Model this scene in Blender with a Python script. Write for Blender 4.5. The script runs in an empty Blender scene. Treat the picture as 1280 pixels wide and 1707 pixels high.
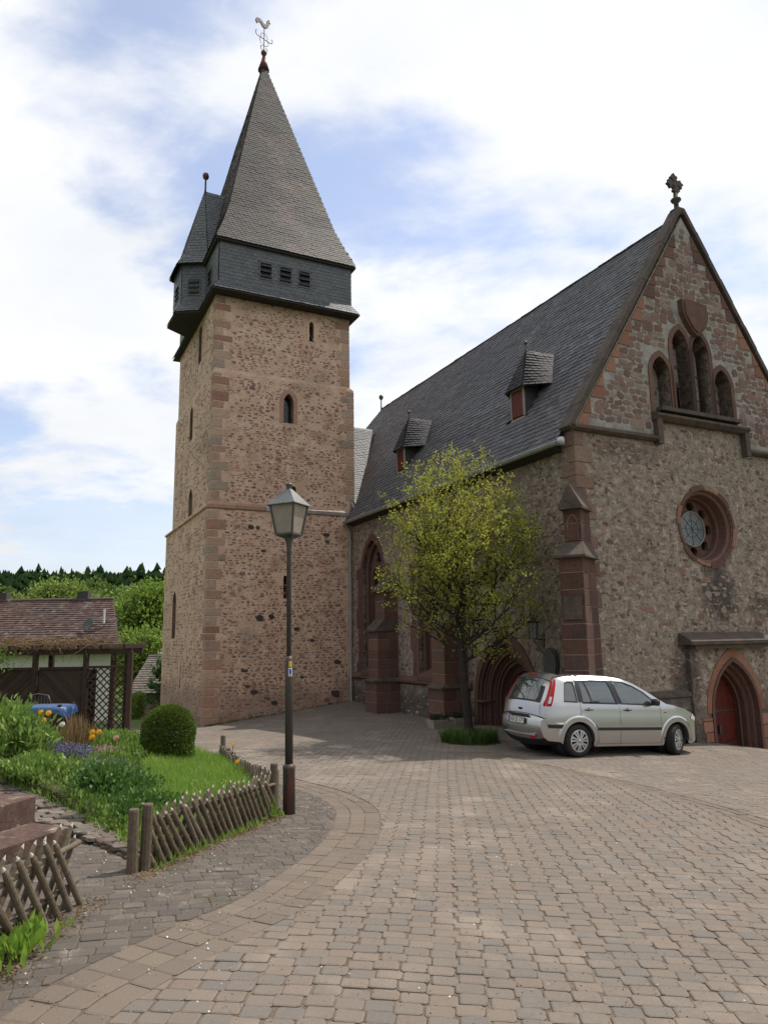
import bpy, bmesh, math, random
import numpy as np
from mathutils import Vector, Matrix, noise
from mathutils.geometry import tessellate_polygon

SC = bpy.context.scene
COL = SC.collection
R = math.radians
# ------------------------------------------------------------------ camera
EYE = Vector((0, 0, 1.65)); FPX = 1202.0
_u = Vector((-.0163, 1, -.176)).normalized()
_f = (Vector((0, 0, -1)) - _u * _u.dot(Vector((0, 0, -1)))).normalized()
_r = _f.cross(_u)
CAMROT = Matrix((_r, _f, _u))
cd = bpy.data.cameras.new('camera'); cam = bpy.data.objects.new('camera', cd); COL.objects.link(cam)
cd.sensor_fit = 'VERTICAL'; cd.sensor_height = 36; cd.sensor_width = 36; cd.lens = 36 * FPX / 1707
cd.clip_end = 4000; cd.clip_start = .05
cam.matrix_world = Matrix.Translation(EYE) @ CAMROT.to_4x4()
SC.camera = cam
# ------------------------------------------------------------------ sun, sky, exposure
SUN_EL, SUN_AZ = R(57), R(30)          # azimuth measured from +X towards +Y
sd = Vector((math.cos(SUN_EL) * math.cos(SUN_AZ), math.cos(SUN_EL) * math.sin(SUN_AZ), math.sin(SUN_EL)))
sl = bpy.data.lights.new('sun', 'SUN'); sl.energy = 4.4; sl.angle = R(.6); sl.color = (1, .93, .84)
so = bpy.data.objects.new('sun', sl); COL.objects.link(so); so.rotation_euler = sd.to_track_quat('Z', 'Y').to_euler()
so.location = sd * 60
w = bpy.data.worlds.new('World'); SC.world = w; w.use_nodes = True
nt = w.node_tree; nt.nodes.clear(); N = nt.nodes.new; L = nt.links.new
out = N('ShaderNodeOutputWorld'); bg = N('ShaderNodeBackground'); bg.inputs[1].default_value = .088
sky = N('ShaderNodeTexSky'); sky.sky_type = 'NISHITA'; sky.sun_disc = False
sky.sun_elevation = SUN_EL; sky.sun_rotation = R(90) - SUN_AZ
tc = N('ShaderNodeTexCoord'); sep = N('ShaderNodeSeparateXYZ'); L(tc.outputs['Generated'], sep.inputs[0])
def mth(op, a, b=None, c=None):
    m = N('ShaderNodeMath'); m.operation = op
    for i, v in enumerate((a, b, c)):
        if v is None: continue
        if isinstance(v, (int, float)): m.inputs[i].default_value = v
        else: L(v, m.inputs[i])
    return m.outputs[0]
zz = mth('MAXIMUM', sep.outputs[2], 0.0); den = mth('ADD', zz, .22)
cx_ = mth('DIVIDE', sep.outputs[0], den); cy_ = mth('DIVIDE', sep.outputs[1], den)
cmb = N('ShaderNodeCombineXYZ'); L(cx_, cmb.inputs[0]); L(cy_, cmb.inputs[1]); cmb.inputs[2].default_value = 3.1
def cloud_noise(sc, det, off, rough=.55, dist=.25):
    mp = N('ShaderNodeMapping'); L(cmb.outputs[0], mp.inputs[0]); mp.inputs['Location'].default_value = off
    mp.inputs['Rotation'].default_value = (0, 0, R(35)); mp.inputs['Scale'].default_value = (.95, 1.2, 1)
    n = N('ShaderNodeTexNoise'); L(mp.outputs[0], n.inputs[0]); n.inputs['Scale'].default_value = sc
    n.inputs['Detail'].default_value = det; n.inputs['Roughness'].default_value = rough; n.inputs['Distortion'].default_value = dist
    return n.outputs[0]
n1 = cloud_noise(1.15, 9, (3.2, 8.5, 0)); n2 = cloud_noise(3.2, 8, (1, 4, 2)); n3 = cloud_noise(2.0, 6, (9, 2, 5))
cov = N('ShaderNodeMapRange'); cov.interpolation_type = 'SMOOTHSTEP'
L(mth('ADD', mth('MULTIPLY', n1, .68), mth('MULTIPLY', n2, .32)), cov.inputs[0]); cov.inputs[1].default_value = .40; cov.inputs[2].default_value = .52
lowc = N('ShaderNodeMapRange'); L(zz, lowc.inputs[0]); lowc.inputs[1].default_value = .02; lowc.inputs[2].default_value = .3
lowc.inputs[3].default_value = .75; lowc.inputs[4].default_value = 0
cvr = mth('MAXIMUM', cov.outputs[0], lowc.outputs[0])
cvr = mth('ADD', mth('MULTIPLY', cvr, .68), .30)
sh = N('ShaderNodeMapRange'); L(n3, sh.inputs[0]); sh.inputs[1].default_value = .3; sh.inputs[2].default_value = .7
cc = N('ShaderNodeMix'); cc.data_type = 'RGBA'; L(sh.outputs[0], cc.inputs[0])
cc.inputs[6].default_value = (10.4, 10.7, 11.1, 1); cc.inputs[7].default_value = (12.6, 12.6, 12.7, 1)
# thin clouds scatter the sunlight forwards: they are brightest on the sun's side of the sky
dt = N('ShaderNodeVectorMath'); dt.operation = 'DOT_PRODUCT'; nv = N('ShaderNodeVectorMath'); nv.operation = 'NORMALIZE'; L(tc.outputs['Generated'], nv.inputs[0]); L(nv.outputs[0], dt.inputs[0]); dt.inputs[1].default_value = sd
fwd = N('ShaderNodeMapRange'); fwd.interpolation_type = 'SMOOTHSTEP'; L(dt.outputs['Value'], fwd.inputs[0]); fwd.inputs[1].default_value = -.45; fwd.inputs[2].default_value = .45; fwd.inputs[3].default_value = .50; fwd.inputs[4].default_value = 1.0
cs = N('ShaderNodeVectorMath'); cs.operation = 'SCALE'; L(cc.outputs[2], cs.inputs[0]); L(fwd.outputs[0], cs.inputs[3])
mx = N('ShaderNodeMix'); mx.data_type = 'RGBA'; L(cvr, mx.inputs[0]); sk2 = N('ShaderNodeVectorMath'); sk2.operation = 'SCALE'; L(sky.outputs[0], sk2.inputs[0]); sk2.inputs[3].default_value = 2.0; sk3 = N('ShaderNodeVectorMath'); sk3.operation = 'MULTIPLY'; L(sk2.outputs[0], sk3.inputs[0]); sk3.inputs[1].default_value = (.90, .98, 1.13); L(sk3.outputs[0], mx.inputs[6]); L(cs.outputs[0], mx.inputs[7])
L(mx.outputs[2], bg.inputs[0]); L(bg.outputs[0], out.inputs[0])
SC.view_settings.view_transform = 'Standard'; SC.view_settings.look = 'None'; SC.view_settings.gamma = 1
SC.view_settings.exposure = 0.0; SC.view_settings.use_curve_mapping = False
SC.cycles.max_bounces = 6; SC.cycles.transparent_max_bounces = 8

# ------------------------------------------------------------------ helpers
RNG = random.Random(7)
CH_TH = R(26.5); CH_O = Vector((4.406, 16.099, -.65))
FC = Matrix.Translation(CH_O) @ Matrix.Rotation(CH_TH, 4, 'Z')       # church frame
I4 = Matrix.Identity(4)
WM = {}
def tag(o, label=None, cat=None, group=None, kind=None):
    if label: o['label'] = label
    if cat: o['category'] = cat
    if group: o['group'] = group
    if kind: o['kind'] = kind
    return o
def link(o, parent=None, world=I4):
    COL.objects.link(o); world = world.copy()
    if parent is not None:
        o.parent = parent; o.matrix_basis = WM[parent.name].inverted() @ world
    else: o.matrix_basis = world
    WM[o.name] = world
    return o
def empty(name, world, label=None, cat=None, group=None, parent=None):
    o = bpy.data.objects.new(name, None); o.empty_display_size = .2; link(o, parent, world)
    return tag(o, label, cat, group)
class MB:
    def __init__(s): s.v = []; s.f = []; s.mi = []; s.sm = []
    def add(s, vs, fs, mi=0, M=None, sm=False):
        b = len(s.v)
        if M is not None: vs = [M @ Vector(p) for p in vs]
        s.v.extend([tuple(p) for p in vs]); s.f.extend([tuple(i + b for i in f) for f in fs])
        s.mi.extend([mi] * len(fs)); s.sm.extend([sm] * len(fs)); return s
    def box(s, c, d, mi=0, M=None, bev=0):
        x, y, z = c; a, b, e = d[0] / 2, d[1] / 2, d[2] / 2
        if bev <= 0:
            vs = [(x + i * a, y + j * b, z + k * e) for i in (-1, 1) for j in (-1, 1) for k in (-1, 1)]
            fs = [(0, 1, 3, 2), (4, 6, 7, 5), (0, 4, 5, 1), (2, 3, 7, 6), (0, 2, 6, 4), (1, 5, 7, 3)]
            return s.add(vs, fs, mi, M)
        g = bev; vs = []
        for i in (-1, 1):
            for j in (-1, 1):
                for k in (-1, 1):
                    vs += [(x + i * a, y + j * (b - g), z + k * (e - g)), (x + i * (a - g), y + j * b, z + k * (e - g)), (x + i * (a - g), y + j * (b - g), z + k * e)]
        q = lambda i, j, k, w: ((i * 2 + j) * 2 + k) * 3 + w
        fs = []
        for w_, (p0, p1) in ((0, (1, 2)), (1, (0, 2)), (2, (0, 1))):
            for sgn in (0, 1):
                ring = []
                for (m, n) in ((0, 0), (0, 1), (1, 1), (1, 0)):
                    ix = [0, 0, 0]; ix[w_] = sgn; ix[p0] = m; ix[p1] = n; ring.append(q(*ix, w_))
                fs.append(tuple(ring))
        for w_ in range(3):     # edge quads running along axis w_
            p0, p1 = [t for t in range(3) if t != w_]
            for m in (0, 1):
                for n in (0, 1):
                    r_ = []
                    for t, ww in ((0, p0), (0, p1), (1, p1), (1, p0)):
                        ix = [0, 0, 0]; ix[w_] = t; ix[p0] = m; ix[p1] = n; r_.append(q(*ix, ww))
                    fs.append(tuple(r_))
        for i in (0, 1):
            for j in (0, 1):
                for k in (0, 1): fs.append((q(i, j, k, 0), q(i, j, k, 1), q(i, j, k, 2)))
        return s.add(vs, fs, mi, M)
    def tube(s, pts, rad, n=8, mi=0, M=None, cap=True, sm=True):
        pts = [Vector(p) for p in pts]; m = len(pts)
        if not isinstance(rad, (list, tuple)): rad = [rad] * m
        vs = []; up = None
        for i, p in enumerate(pts):
            t = (pts[min(i + 1, m - 1)] - pts[max(i - 1, 0)])
            t = t.normalized() if t.length > 1e-9 else Vector((0, 0, 1))
            if up is None: up = t.orthogonal().normalized()
            up = (up - t * up.dot(t)); up = up.normalized() if up.length > 1e-6 else t.orthogonal().normalized()
            sd_ = t.cross(up)
            for k in range(n):
                a = 2 * math.pi * k / n; vs.append(p + (up * math.cos(a) + sd_ * math.sin(a)) * rad[i])
        fs = [(i * n + k, i * n + (k + 1) % n, (i + 1) * n + (k + 1) % n, (i + 1) * n + k) for i in range(m - 1) for k in range(n)]
        b0 = len(s.f); s.add(vs, fs, mi, M, sm)
        if cap: s.add([vs[k] for k in range(n)] + [vs[(m - 1) * n + k] for k in range(n)], [tuple(range(n - 1, -1, -1)), tuple(range(n, 2 * n))], mi, M)
        return s
    def lathe(s, prof, n=12, c=(0, 0), mi=0, M=None, sm=True, rot=0):
        vs = [(c[0] + r_ * math.cos(rot + 2 * math.pi * k / n), c[1] + r_ * math.sin(rot + 2 * math.pi * k / n), z) for r_, z in prof for k in range(n)]
        m = len(prof)
        fs = [(i * n + k, i * n + (k + 1) % n, (i + 1) * n + (k + 1) % n, (i + 1) * n + k) for i in range(m - 1) for k in range(n)]
        fs += [tuple(range(n - 1, -1, -1)), tuple((m - 1) * n + k for k in range(n))]
        return s.add(vs, fs, mi, M, sm)
    def prism(s, poly, d0, d1, fr, mi=0, M=None, holes=(), back=True):
        """poly in 2D; fr(u,v,d)->3D ; front at d0, back at d1"""
        loops = [list(poly)] + [list(h) for h in holes]
        tris = tessellate_polygon([[Vector((a, b, 0)) for a, b in lp] for lp in loops])
        flat = [p for lp in loops for p in lp]; n = len(flat)
        vs = [fr(a, b, d0) for a, b in flat] + [fr(a, b, d1) for a, b in flat]
        fs = [tuple(t) for t in tris]
        if back: fs += [tuple(i + n for i in reversed(t)) for t in tris]
        o = 0
        for lp in loops:
            k = len(lp)
            fs += [(o + i, o + (i + 1) % k, n + o + (i + 1) % k, n + o + i) for i in range(k)]; o += k
        return s.add(vs, fs, mi, M)
    def me(s, name, mats, fix=True):
        m = bpy.data.meshes.new(name); m.from_pydata(s.v, [], s.f)
        for q in (mats if isinstance(mats, (list, tuple)) else [mats]): m.materials.append(q)
        m.polygons.foreach_set('material_index', s.mi); m.polygons.foreach_set('use_smooth', s.sm)
        if fix:
            bm = bmesh.new(); bm.from_mesh(m); bmesh.ops.recalc_face_normals(bm, faces=bm.faces); bm.to_mesh(m); bm.free()
        m.update(); return m
    def build(s, name, mats, parent=None, world=None, fix=True, **kw):
        o = bpy.data.objects.new(name, s.me(name, mats, fix))
        link(o, parent, world if world is not None else (WM[parent.name] if parent else I4)); return tag(o, **kw)

# unit pieces shared by many objects --------------------------------------------------
def unit_stone(rng, n=9, irr=.16):
    vs = []; fs = []
    outl = []
    for k in range(n):
        a = 2 * math.pi * (k + rng.uniform(-.25, .25)) / n; c, s_ = math.cos(a), math.sin(a)
        p = 3.2; r_ = 1 / (abs(c) ** p + abs(s_) ** p) ** (1 / p) * .5 * rng.uniform(1 - irr, 1)
        outl.append((c * r_, s_ * r_))
    vs += [(x, y, -.3) for x, y in outl]; vs += [(x * .8, y * .76, rng.uniform(.7, 1.1)) for x, y in outl]; vs.append((0, 0, rng.uniform(1, 1.25)))
    fs += [(k, (k + 1) % n, n + (k + 1) % n, n + k) for k in range(n)]; fs += [(n + k, n + (k + 1) % n, 2 * n) for k in range(n)]
    return vs, fs
def unit_rub(rng, n=7, irr=.36, p=2.8, ins=.88, rad=.54):
    outl = []
    for k in range(n):
        a = 2 * math.pi * (k + rng.uniform(-.32, .32)) / n; c, s_ = math.cos(a), math.sin(a); r_ = 1 / (abs(c) ** p + abs(s_) ** p) ** (1 / p) * rad * rng.uniform(1 - irr, 1); outl.append((c * r_, s_ * r_))
    vs = [(x, y, -.6) for x, y in outl] + [(x * ins, y * ins, rng.uniform(.6, 1.1)) for x, y in outl] + [(0, 0, rng.uniform(.9, 1.15))]
    return vs, [(k, (k + 1) % n, n + (k + 1) % n, n + k) for k in range(n)] + [(n + k, n + (k + 1) % n, 2 * n) for k in range(n)]
def unit_slate(rng, rounded=True):
    o = [(-.49, 1), (-.49, .06), (-.42, 0), (.22, .02 * rng.random()), (.43, .1), (.49, .3), (.49, 1)] if rounded else [(-.49, 1), (-.49, 0), (.44, rng.uniform(0, .03)), (.49, .08), (.49, 1)]
    n = len(o); vs = [(x, y, 0) for x, y in o] + [(x, y, 1) for x, y in o]
    return vs, [tuple(range(n, 2 * n))] + [(k, (k + 1) % n, n + (k + 1) % n, n + k) for k in range(n)]
def unit_paver(rng):
    c = .16; h = .5; o = []
    for sx, sy in ((1, 1), (-1, 1), (-1, -1), (1, -1)):
        c1, c2 = rng.uniform(.06, .15), rng.uniform(.07, .18)
        pr = [(sx * h, sy * (h - c2)), (sx * (h - c1 * .8), sy * h)]
        o += pr if sx * sy > 0 else pr[::-1]
    o = [(x * rng.uniform(.97, 1), y * rng.uniform(.97, 1)) for x, y in o]
    n = len(o); vs = [(x, y, -1) for x, y in o] + [(x, y, -.12) for x, y in o] + [(x * .88, y * .86, rng.uniform(-.02, .03)) for x, y in o]
    fs = [tuple(range(2 * n, 3 * n))] + [(j * n + k, j * n + (k + 1) % n, (j + 1) * n + (k + 1) % n, (j + 1) * n + k) for j in (0, 1) for k in range(n)]
    return vs, fs
def unit_block(rng):
    m = MB(); m.box((0, 0, .5), (1, 1, 1)); g = .03
    vs = [(-.5, -.5, -.2), (.5, -.5, -.2), (.5, .5, -.2), (-.5, .5, -.2), (-.5, -.5, .8), (.5, -.5, .8), (.5, .5, .8), (-.5, .5, .8)]
    vs += [(x * (1 - 2 * g), y * .9, 1) for x, y in ((-.5, -.5), (.5, -.5), (.5, .5), (-.5, .5))]
    fs = [(j * 4 + k, j * 4 + (k + 1) % 4, j * 4 + 4 + (k + 1) % 4, j * 4 + 4 + k) for j in (0, 1) for k in range(4)] + [(8, 9, 10, 11)]
    return vs, fs
_rr = random.Random(3)
UNITS = {'stone': [unit_rub(_rr) for _ in range(14)], 'ashlar': [unit_rub(_rr, 12, .10, 8, .94, .53) for _ in range(8)], 'slate': [unit_slate(_rr) for _ in range(3)], 'slate_sq': [unit_slate(_rr, False) for _ in range(3)],
         'paver': [unit_paver(_rr) for _ in range(8)], 'block': [unit_block(_rr)]}
UMESH = {}
def umesh(kind, vi, mat, name):
    k = (kind, vi, mat.name, name)
    if k not in UMESH:
        vs, fs = UNITS[kind][vi]; m = bpy.data.meshes.new(name); m.from_pydata(vs, [], fs); m.materials.append(mat)
        bm = bmesh.new(); bm.from_mesh(m); bmesh.ops.recalc_face_normals(bm, faces=bm.faces); bm.to_mesh(m); bm.free(); UMESH[k] = m
    return UMESH[k]
MCI = np.array((CAMROT.to_4x4().inverted() @ Matrix.Translation(-EYE)))
def score(mats, F):
    F = np.array(F); A = np.array([np.array(m) for m in mats]); A = F @ A
    c = A[:, :3, 3]; nrm = np.cross(A[:, :3, 0], A[:, :3, 1]); ar = np.linalg.norm(nrm, axis=1)
    d = np.array(EYE) - c; dist = np.linalg.norm(d, axis=1)
    facing = np.einsum('ij,ij->i', nrm, d) / (ar * dist + 1e-9)
    cc_ = (MCI @ np.c_[c, np.ones(len(c))].T).T; z = -cc_[:, 2]
    x = FPX * cc_[:, 0] / np.maximum(z, .01); y = FPX * cc_[:, 1] / np.maximum(z, .01)
    vis = (z > .1) & (np.abs(x) < 650) & (np.abs(y) < 865) & (facing > .02)
    return np.where(vis, ar * facing / dist ** 2, -1.)
def emit(name, parent, pieces, mat, F=FC, maxn=300, stuffname=None, kind='stone', hide=None):
    """pieces: [(variant, Matrix)] ; the largest in view are single objects, the others one joined mesh"""
    if not pieces: return
    sc_ = score([p[1] for p in pieces], F)
    if hide is not None: sc_ = np.where([hide(p[1]) for p in pieces], -1, sc_)
    order = np.argsort(-sc_); ind = [i for i in order[:maxn] if sc_[i] > 0]; sel = set(ind)
    for i in ind:
        vi, M = pieces[i]; o = bpy.data.objects.new(name, umesh(kind, vi, mat, name)); link(o, parent, F @ M)
    rest = [p for i, p in enumerate(pieces) if i not in sel]
    if rest:
        V = []; FF = []; b = 0
        for vi, M in rest:
            vs, fs = UNITS[kind][vi]; A = np.array(M); vv = np.array(vs) @ A[:3, :3].T + A[:3, 3]
            V.append(vv); FF += [tuple(q + b for q in f) for f in fs]; b += len(vs)
        m = bpy.data.meshes.new(stuffname or name + '_mass'); m.from_pydata(np.concatenate(V).tolist(), [], FF); m.materials.append(mat)
        bm = bmesh.new(); bm.from_mesh(m); bmesh.ops.recalc_face_normals(bm, faces=bm.faces); bm.to_mesh(m); bm.free()
        o = bpy.data.objects.new(stuffname or name + '_mass', m); link(o, parent, F); o['kind'] = 'stuff'
def basis(U, V, Nn, t):
    return Matrix(((U[0], V[0], Nn[0], t[0]), (U[1], V[1], Nn[1], t[1]), (U[2], V[2], Nn[2], t[2]), (0, 0, 0, 1)))

# ------------------------------------------------------------------ materials
def rgb(h):
    h = h.lstrip('#'); c = [int(h[i:i + 2], 16) / 255 for i in (0, 2, 4)]
    return tuple(((x / 12.92) if x < .04045 else ((x + .055) / 1.055) ** 2.4) for x in c)
def mat(name, stops, src='noise', scale=3, amp=.25, dscale=30, bump=.15, bscale=40, rough=.85, metal=0, spec=.3, blot=None, trans=0, coat=0, bdist=.02, stretch=None, damp=None, stain=None):
    """stops: colours picked by 'rnd' (per piece) or 'noise'; amp: fine brightness grain; blot: (colour, scale, lo, hi) stain of its own shape"""
    m = bpy.data.materials.new(name); m.use_nodes = True; t = m.node_tree; n = t.nodes; l = t.links.new
    bs = n['Principled BSDF']; bs.inputs['Roughness'].default_value = rough; bs.inputs['Metallic'].default_value = metal
    bs.inputs['Specular IOR Level'].default_value = spec; bs.inputs['Coat Weight'].default_value = coat
    tc = n.new('ShaderNodeTexCoord'); geo = n.new('ShaderNodeNewGeometry'); oi = n.new('ShaderNodeObjectInfo')
    co = tc.outputs['Object']
    if src == 'rnd' or stretch == 'world': co = geo.outputs['Position']
    if isinstance(stretch, tuple):
        mp = n.new('ShaderNodeMapping'); l(co, mp.inputs[0]); mp.inputs['Scale'].default_value = stretch; co = mp.outputs[0]
    def noi(s, d=5, r_=.6):
        q = n.new('ShaderNodeTexNoise'); l(co, q.inputs[0]); q.inputs['Scale'].default_value = s; q.inputs['Detail'].default_value = d; q.inputs['Roughness'].default_value = r_; return q.outputs[0]
    ramp = n.new('ShaderNodeValToRGB'); e = ramp.color_ramp.elements
    while len(e) < len(stops): e.new(.5)
    for i, c in enumerate(stops):
        e[i].position = i / max(1, len(stops) - 1) if src == 'rnd' else .3 + .4 * i / max(1, len(stops) - 1); e[i].color = (*c[:3], 1)
    if src == 'rnd':
        a = n.new('ShaderNodeMath'); a.operation = 'ADD'; l(geo.outputs['Random Per Island'], a.inputs[0]); l(oi.outputs['Random'], a.inputs[1])
        b = n.new('ShaderNodeMath'); b.operation = 'FRACT'; l(a.outputs[0], b.inputs[0]); l(b.outputs[0], ramp.inputs[0])
    else: l(noi(scale), ramp.inputs[0])
    col = ramp.outputs[0]
    if blot:
        for (bc, bsx, lo, hi) in (blot if isinstance(blot, list) else [blot]):
            mr = n.new('ShaderNodeMapRange'); l(noi(bsx, 8, .65), mr.inputs[0]); mr.inputs[1].default_value = lo; mr.inputs[2].default_value = hi
            mxx = n.new('ShaderNodeMix'); mxx.data_type = 'RGBA'; l(mr.outputs[0], mxx.inputs[0]); l(col, mxx.inputs[6]); mxx.inputs[7].default_value = (*bc, 1); col = mxx.outputs[2]
    def overlay(fac, colr):
        nonlocal col
        mxx = n.new('ShaderNodeMix'); mxx.data_type = 'RGBA'; l(fac, mxx.inputs[0]); l(col, mxx.inputs[6]); mxx.inputs[7].default_value = (*colr, 1); col = mxx.outputs[2]
    def ma(op, a, b):
        q = n.new('ShaderNodeMath'); q.operation = op; q.use_clamp = False
        for i, v in enumerate((a, b)):
            if isinstance(v, (int, float)): q.inputs[i].default_value = v
            else: l(v, q.inputs[i])
        return q.outputs[0]
    if damp or stain: sp3 = n.new('ShaderNodeSeparateXYZ'); l(tc.outputs['Object'], sp3.inputs[0])
    if damp:                       # rising damp: (height, noise reach, colour, strength)
        for (hz, rch, dc_, stg) in damp:
            v = ma('ADD', sp3.outputs[2], ma('MULTIPLY', ma('SUBTRACT', noi(1.6, 6, .7), .5), -rch)); mr = n.new('ShaderNodeMapRange'); l(v, mr.inputs[0]); mr.inputs[1].default_value = hz; mr.inputs[2].default_value = hz - .5; mr.inputs[3].default_value = 0; mr.inputs[4].default_value = stg; overlay(mr.outputs[0], dc_)
    if stain:                      # water stains: (x, z, rx, rz, colour, strength)
        for (sx, sz, rx, rz, dc_, stg) in stain:
            a = ma('DIVIDE', ma('SUBTRACT', sp3.outputs[0], sx), rx); b = ma('DIVIDE', ma('SUBTRACT', sp3.outputs[2], sz), rz); d2 = ma('ADD', ma('MULTIPLY', a, a), ma('MULTIPLY', b, b))
            d3 = ma('ADD', d2, ma('MULTIPLY', ma('SUBTRACT', noi(4, 8, .7), .5), 3.2)); mr = n.new('ShaderNodeMapRange'); l(d3, mr.inputs[0]); mr.inputs[1].default_value = 1.0; mr.inputs[2].default_value = .1; mr.inputs[3].default_value = 0; mr.inputs[4].default_value = stg; overlay(mr.outputs[0], dc_)
    if amp:
        mr = n.new('ShaderNodeMapRange'); l(noi(dscale, 6, .7), mr.inputs[0]); mr.inputs[1].default_value = .3; mr.inputs[2].default_value = .7
        mr.inputs[3].default_value = 1 - amp; mr.inputs[4].default_value = 1 + amp
        vm = n.new('ShaderNodeVectorMath'); vm.operation = 'SCALE'; l(col, vm.inputs[0]); l(mr.outputs[0], vm.inputs[3]); col = vm.outputs[0]
    l(col, bs.inputs['Base Color'])
    if bump:
        bp = n.new('ShaderNodeBump'); bp.inputs['Strength'].default_value = bump; bp.inputs['Distance'].default_value = bdist; l(noi(bscale, 6, .65), bp.inputs['Height']); l(bp.outputs[0], bs.inputs['Normal'])
    if trans:
        tr = n.new('ShaderNodeBsdfTranslucent'); l(col, tr.inputs[0]); ms = n.new('ShaderNodeMixShader'); ms.inputs[0].default_value = trans
        l(bs.outputs[0], ms.inputs[1]); l(tr.outputs[0], ms.inputs[2]); l(ms.outputs[0], n['Material Output'].inputs[0])
    return m
def flat(name, c, rough=.5, metal=0, spec=.4, coat=0): return mat(name, [c, c], amp=0, bump=0, rough=rough, metal=metal, spec=spec, coat=coat)

m_mortar_tower = mat('tower_mortar', [(.49, .31, .21), (.60, .40, .285), (.66, .48, .355)], damp=[(-.1, .9, (.13, .12, .06), .7), (.9, 2.2, (.24, .155, .11), .6)], scale=1.8, amp=.34, dscale=22, bump=.9, bscale=14, bdist=.03, blot=[((.34, .18, .125), 1.1, .55, .72), ((.22, .16, .115), .45, .58, .8), ((.20, .13, .10), 7, .60, .68)])
m_stone_tower = mat('tower_rubble', [(.37, .18, .13), (.24, .11, .085), (.35, .23, .16), (.13, .09, .085), (.42, .28, .19), (.31, .13, .10), (.20, .15, .125), (.46, .32, .23), (.30, .16, .12)], src='rnd', amp=.3, dscale=25, bump=.5, bscale=30)
m_quoin_tower = mat('tower_quoin', [(.43, .29, .20), (.38, .22, .15), (.33, .25, .19), (.46, .32, .225), (.40, .26, .18), (.30, .15, .105), (.44, .31, .22), (.28, .22, .175)], src='rnd', amp=.25, dscale=12, bump=.4, bscale=25, blot=((.16, .14, .12), 1.5, .56, .75))
m_mortar_nave = mat('nave_mortar', [(.16, .13, .10), (.27, .215, .168), (.39, .32, .25)], scale=5, amp=.45, dscale=30, bump=1, bscale=12, bdist=.05, blot=[((.095, .07, .055), .6, .56, .80), ((.12, .085, .068), 6.5, .55, .60), ((.42, .34, .265), 5.5, .545, .60), ((.22, .105, .078), 8.5, .60, .64), ((.40, .35, .29), 14, .60, .66)], damp=[(.9, 1.2, (.075, .062, .05), .8)], stain=[(4.35, 3.3, .75, 1.0, (.055, .045, .04), .9), (5.9, 3.0, .6, .4, (.07, .055, .045), .7), (2.9, 1.3, .5, .9, (.06, .05, .042), .8), (1.5, 6.6, 1.2, .3, (.08, .065, .05), .6)])
m_mortar_gable = mat('gable_mortar', [(.20, .19, .155), (.30, .28, .24), (.40, .375, .325)], scale=2.5, amp=.3, dscale=25, bump=.8, bscale=16, bdist=.03, blot=((.12, .10, .08), 1.2, .58, .75))
m_stone_nave = mat('nave_rubble', [(.19, .09, .068), (.30, .235, .18), (.35, .28, .215), (.13, .068, .057), (.25, .20, .155), (.39, .31, .24), (.23, .11, .082), (.09, .075, .07), (.31, .24, .18), (.22, .175, .14), (.25, .12, .088), (.33, .265, .21)], src='rnd', amp=.35, dscale=22, bump=.6, bscale=28)
m_stone_gable = mat('gable_stone', [(.19, .11, .085), (.15, .085, .068), (.23, .145, .115), (.20, .125, .10), (.14, .085, .075), (.27, .20, .16), (.22, .17, .14)], src='rnd', amp=.3, dscale=20, bump=.5, bscale=28, blot=((.36, .33, .28), 4, .6, .7))
m_sand = mat('red_sandstone', [(.15, .08, .056), (.115, .062, .046), (.185, .105, .074)], scale=1.6, amp=.25, dscale=18, bump=.4, bscale=30, blot=((.10, .065, .05), 1.1, .55, .75))
m_sand_block = mat('sandstone_block', [(.14, .068, .049), (.11, .055, .042), (.165, .09, .064), (.095, .052, .044), (.13, .072, .054)], src='rnd', amp=.22, dscale=15, bump=.35, bscale=30, blot=((.095, .065, .055), 1.3, .56, .76))
m_quoin_nave = mat('nave_quoin', [(.25, .17, .12), (.20, .12, .088), (.29, .21, .155), (.16, .088, .064), (.23, .145, .10)], src='rnd', amp=.28, dscale=14, bump=.5, bscale=25, blot=((.12, .09, .07), 2, .56, .7))
m_sand_dark = mat('dark_sandstone', [(.105, .052, .038), (.085, .042, .033), (.125, .066, .048), (.07, .04, .035)], src='rnd', amp=.3, dscale=15, bump=.45, bscale=30, blot=((.05, .038, .033), 1.6, .52, .7))  # darker sandstone tone for the corner buttress
m_orange_block = mat('orange_sandstone', [(.27, .125, .075), (.22, .10, .065), (.30, .155, .10)], src='rnd', amp=.2, dscale=15, bump=.35, bscale=30)
m_dark_stone = mat('weathered_ledge', [(.055, .048, .04), (.09, .07, .055), (.13, .085, .065)], scale=3, amp=.35, dscale=20, bump=.6, bscale=25)
m_joint = mat('lime_joint', [(.30, .24, .19), (.37, .30, .24)], amp=.2, bump=.3)
m_slate_roof = mat('roof_slate', [(.070, .067, .072), (.095, .09, .094), (.055, .052, .06), (.12, .115, .12), (.08, .07, .078)], src='rnd', amp=.28, dscale=9, bump=.3, bscale=20, rough=.62, spec=.4, blot=((.06, .062, .045), .5, .55, .75))
m_slate_spire = mat('spire_slate', [(.052, .046, .041), (.062, .055, .048), (.045, .04, .036), (.068, .059, .052), (.056, .045, .04)], src='rnd', amp=.22, dscale=6, bump=.25, bscale=20, rough=.6, spec=.4, blot=((.16, .11, .09), .45, .5, .7))
m_slate_dormer = mat('dormer_slate', [(.040, .039, .041), (.055, .053, .055), (.032, .031, .034), (.065, .062, .064)], src='rnd', amp=.25, dscale=9, bump=.25, bscale=20, rough=.75, spec=.25)
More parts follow.
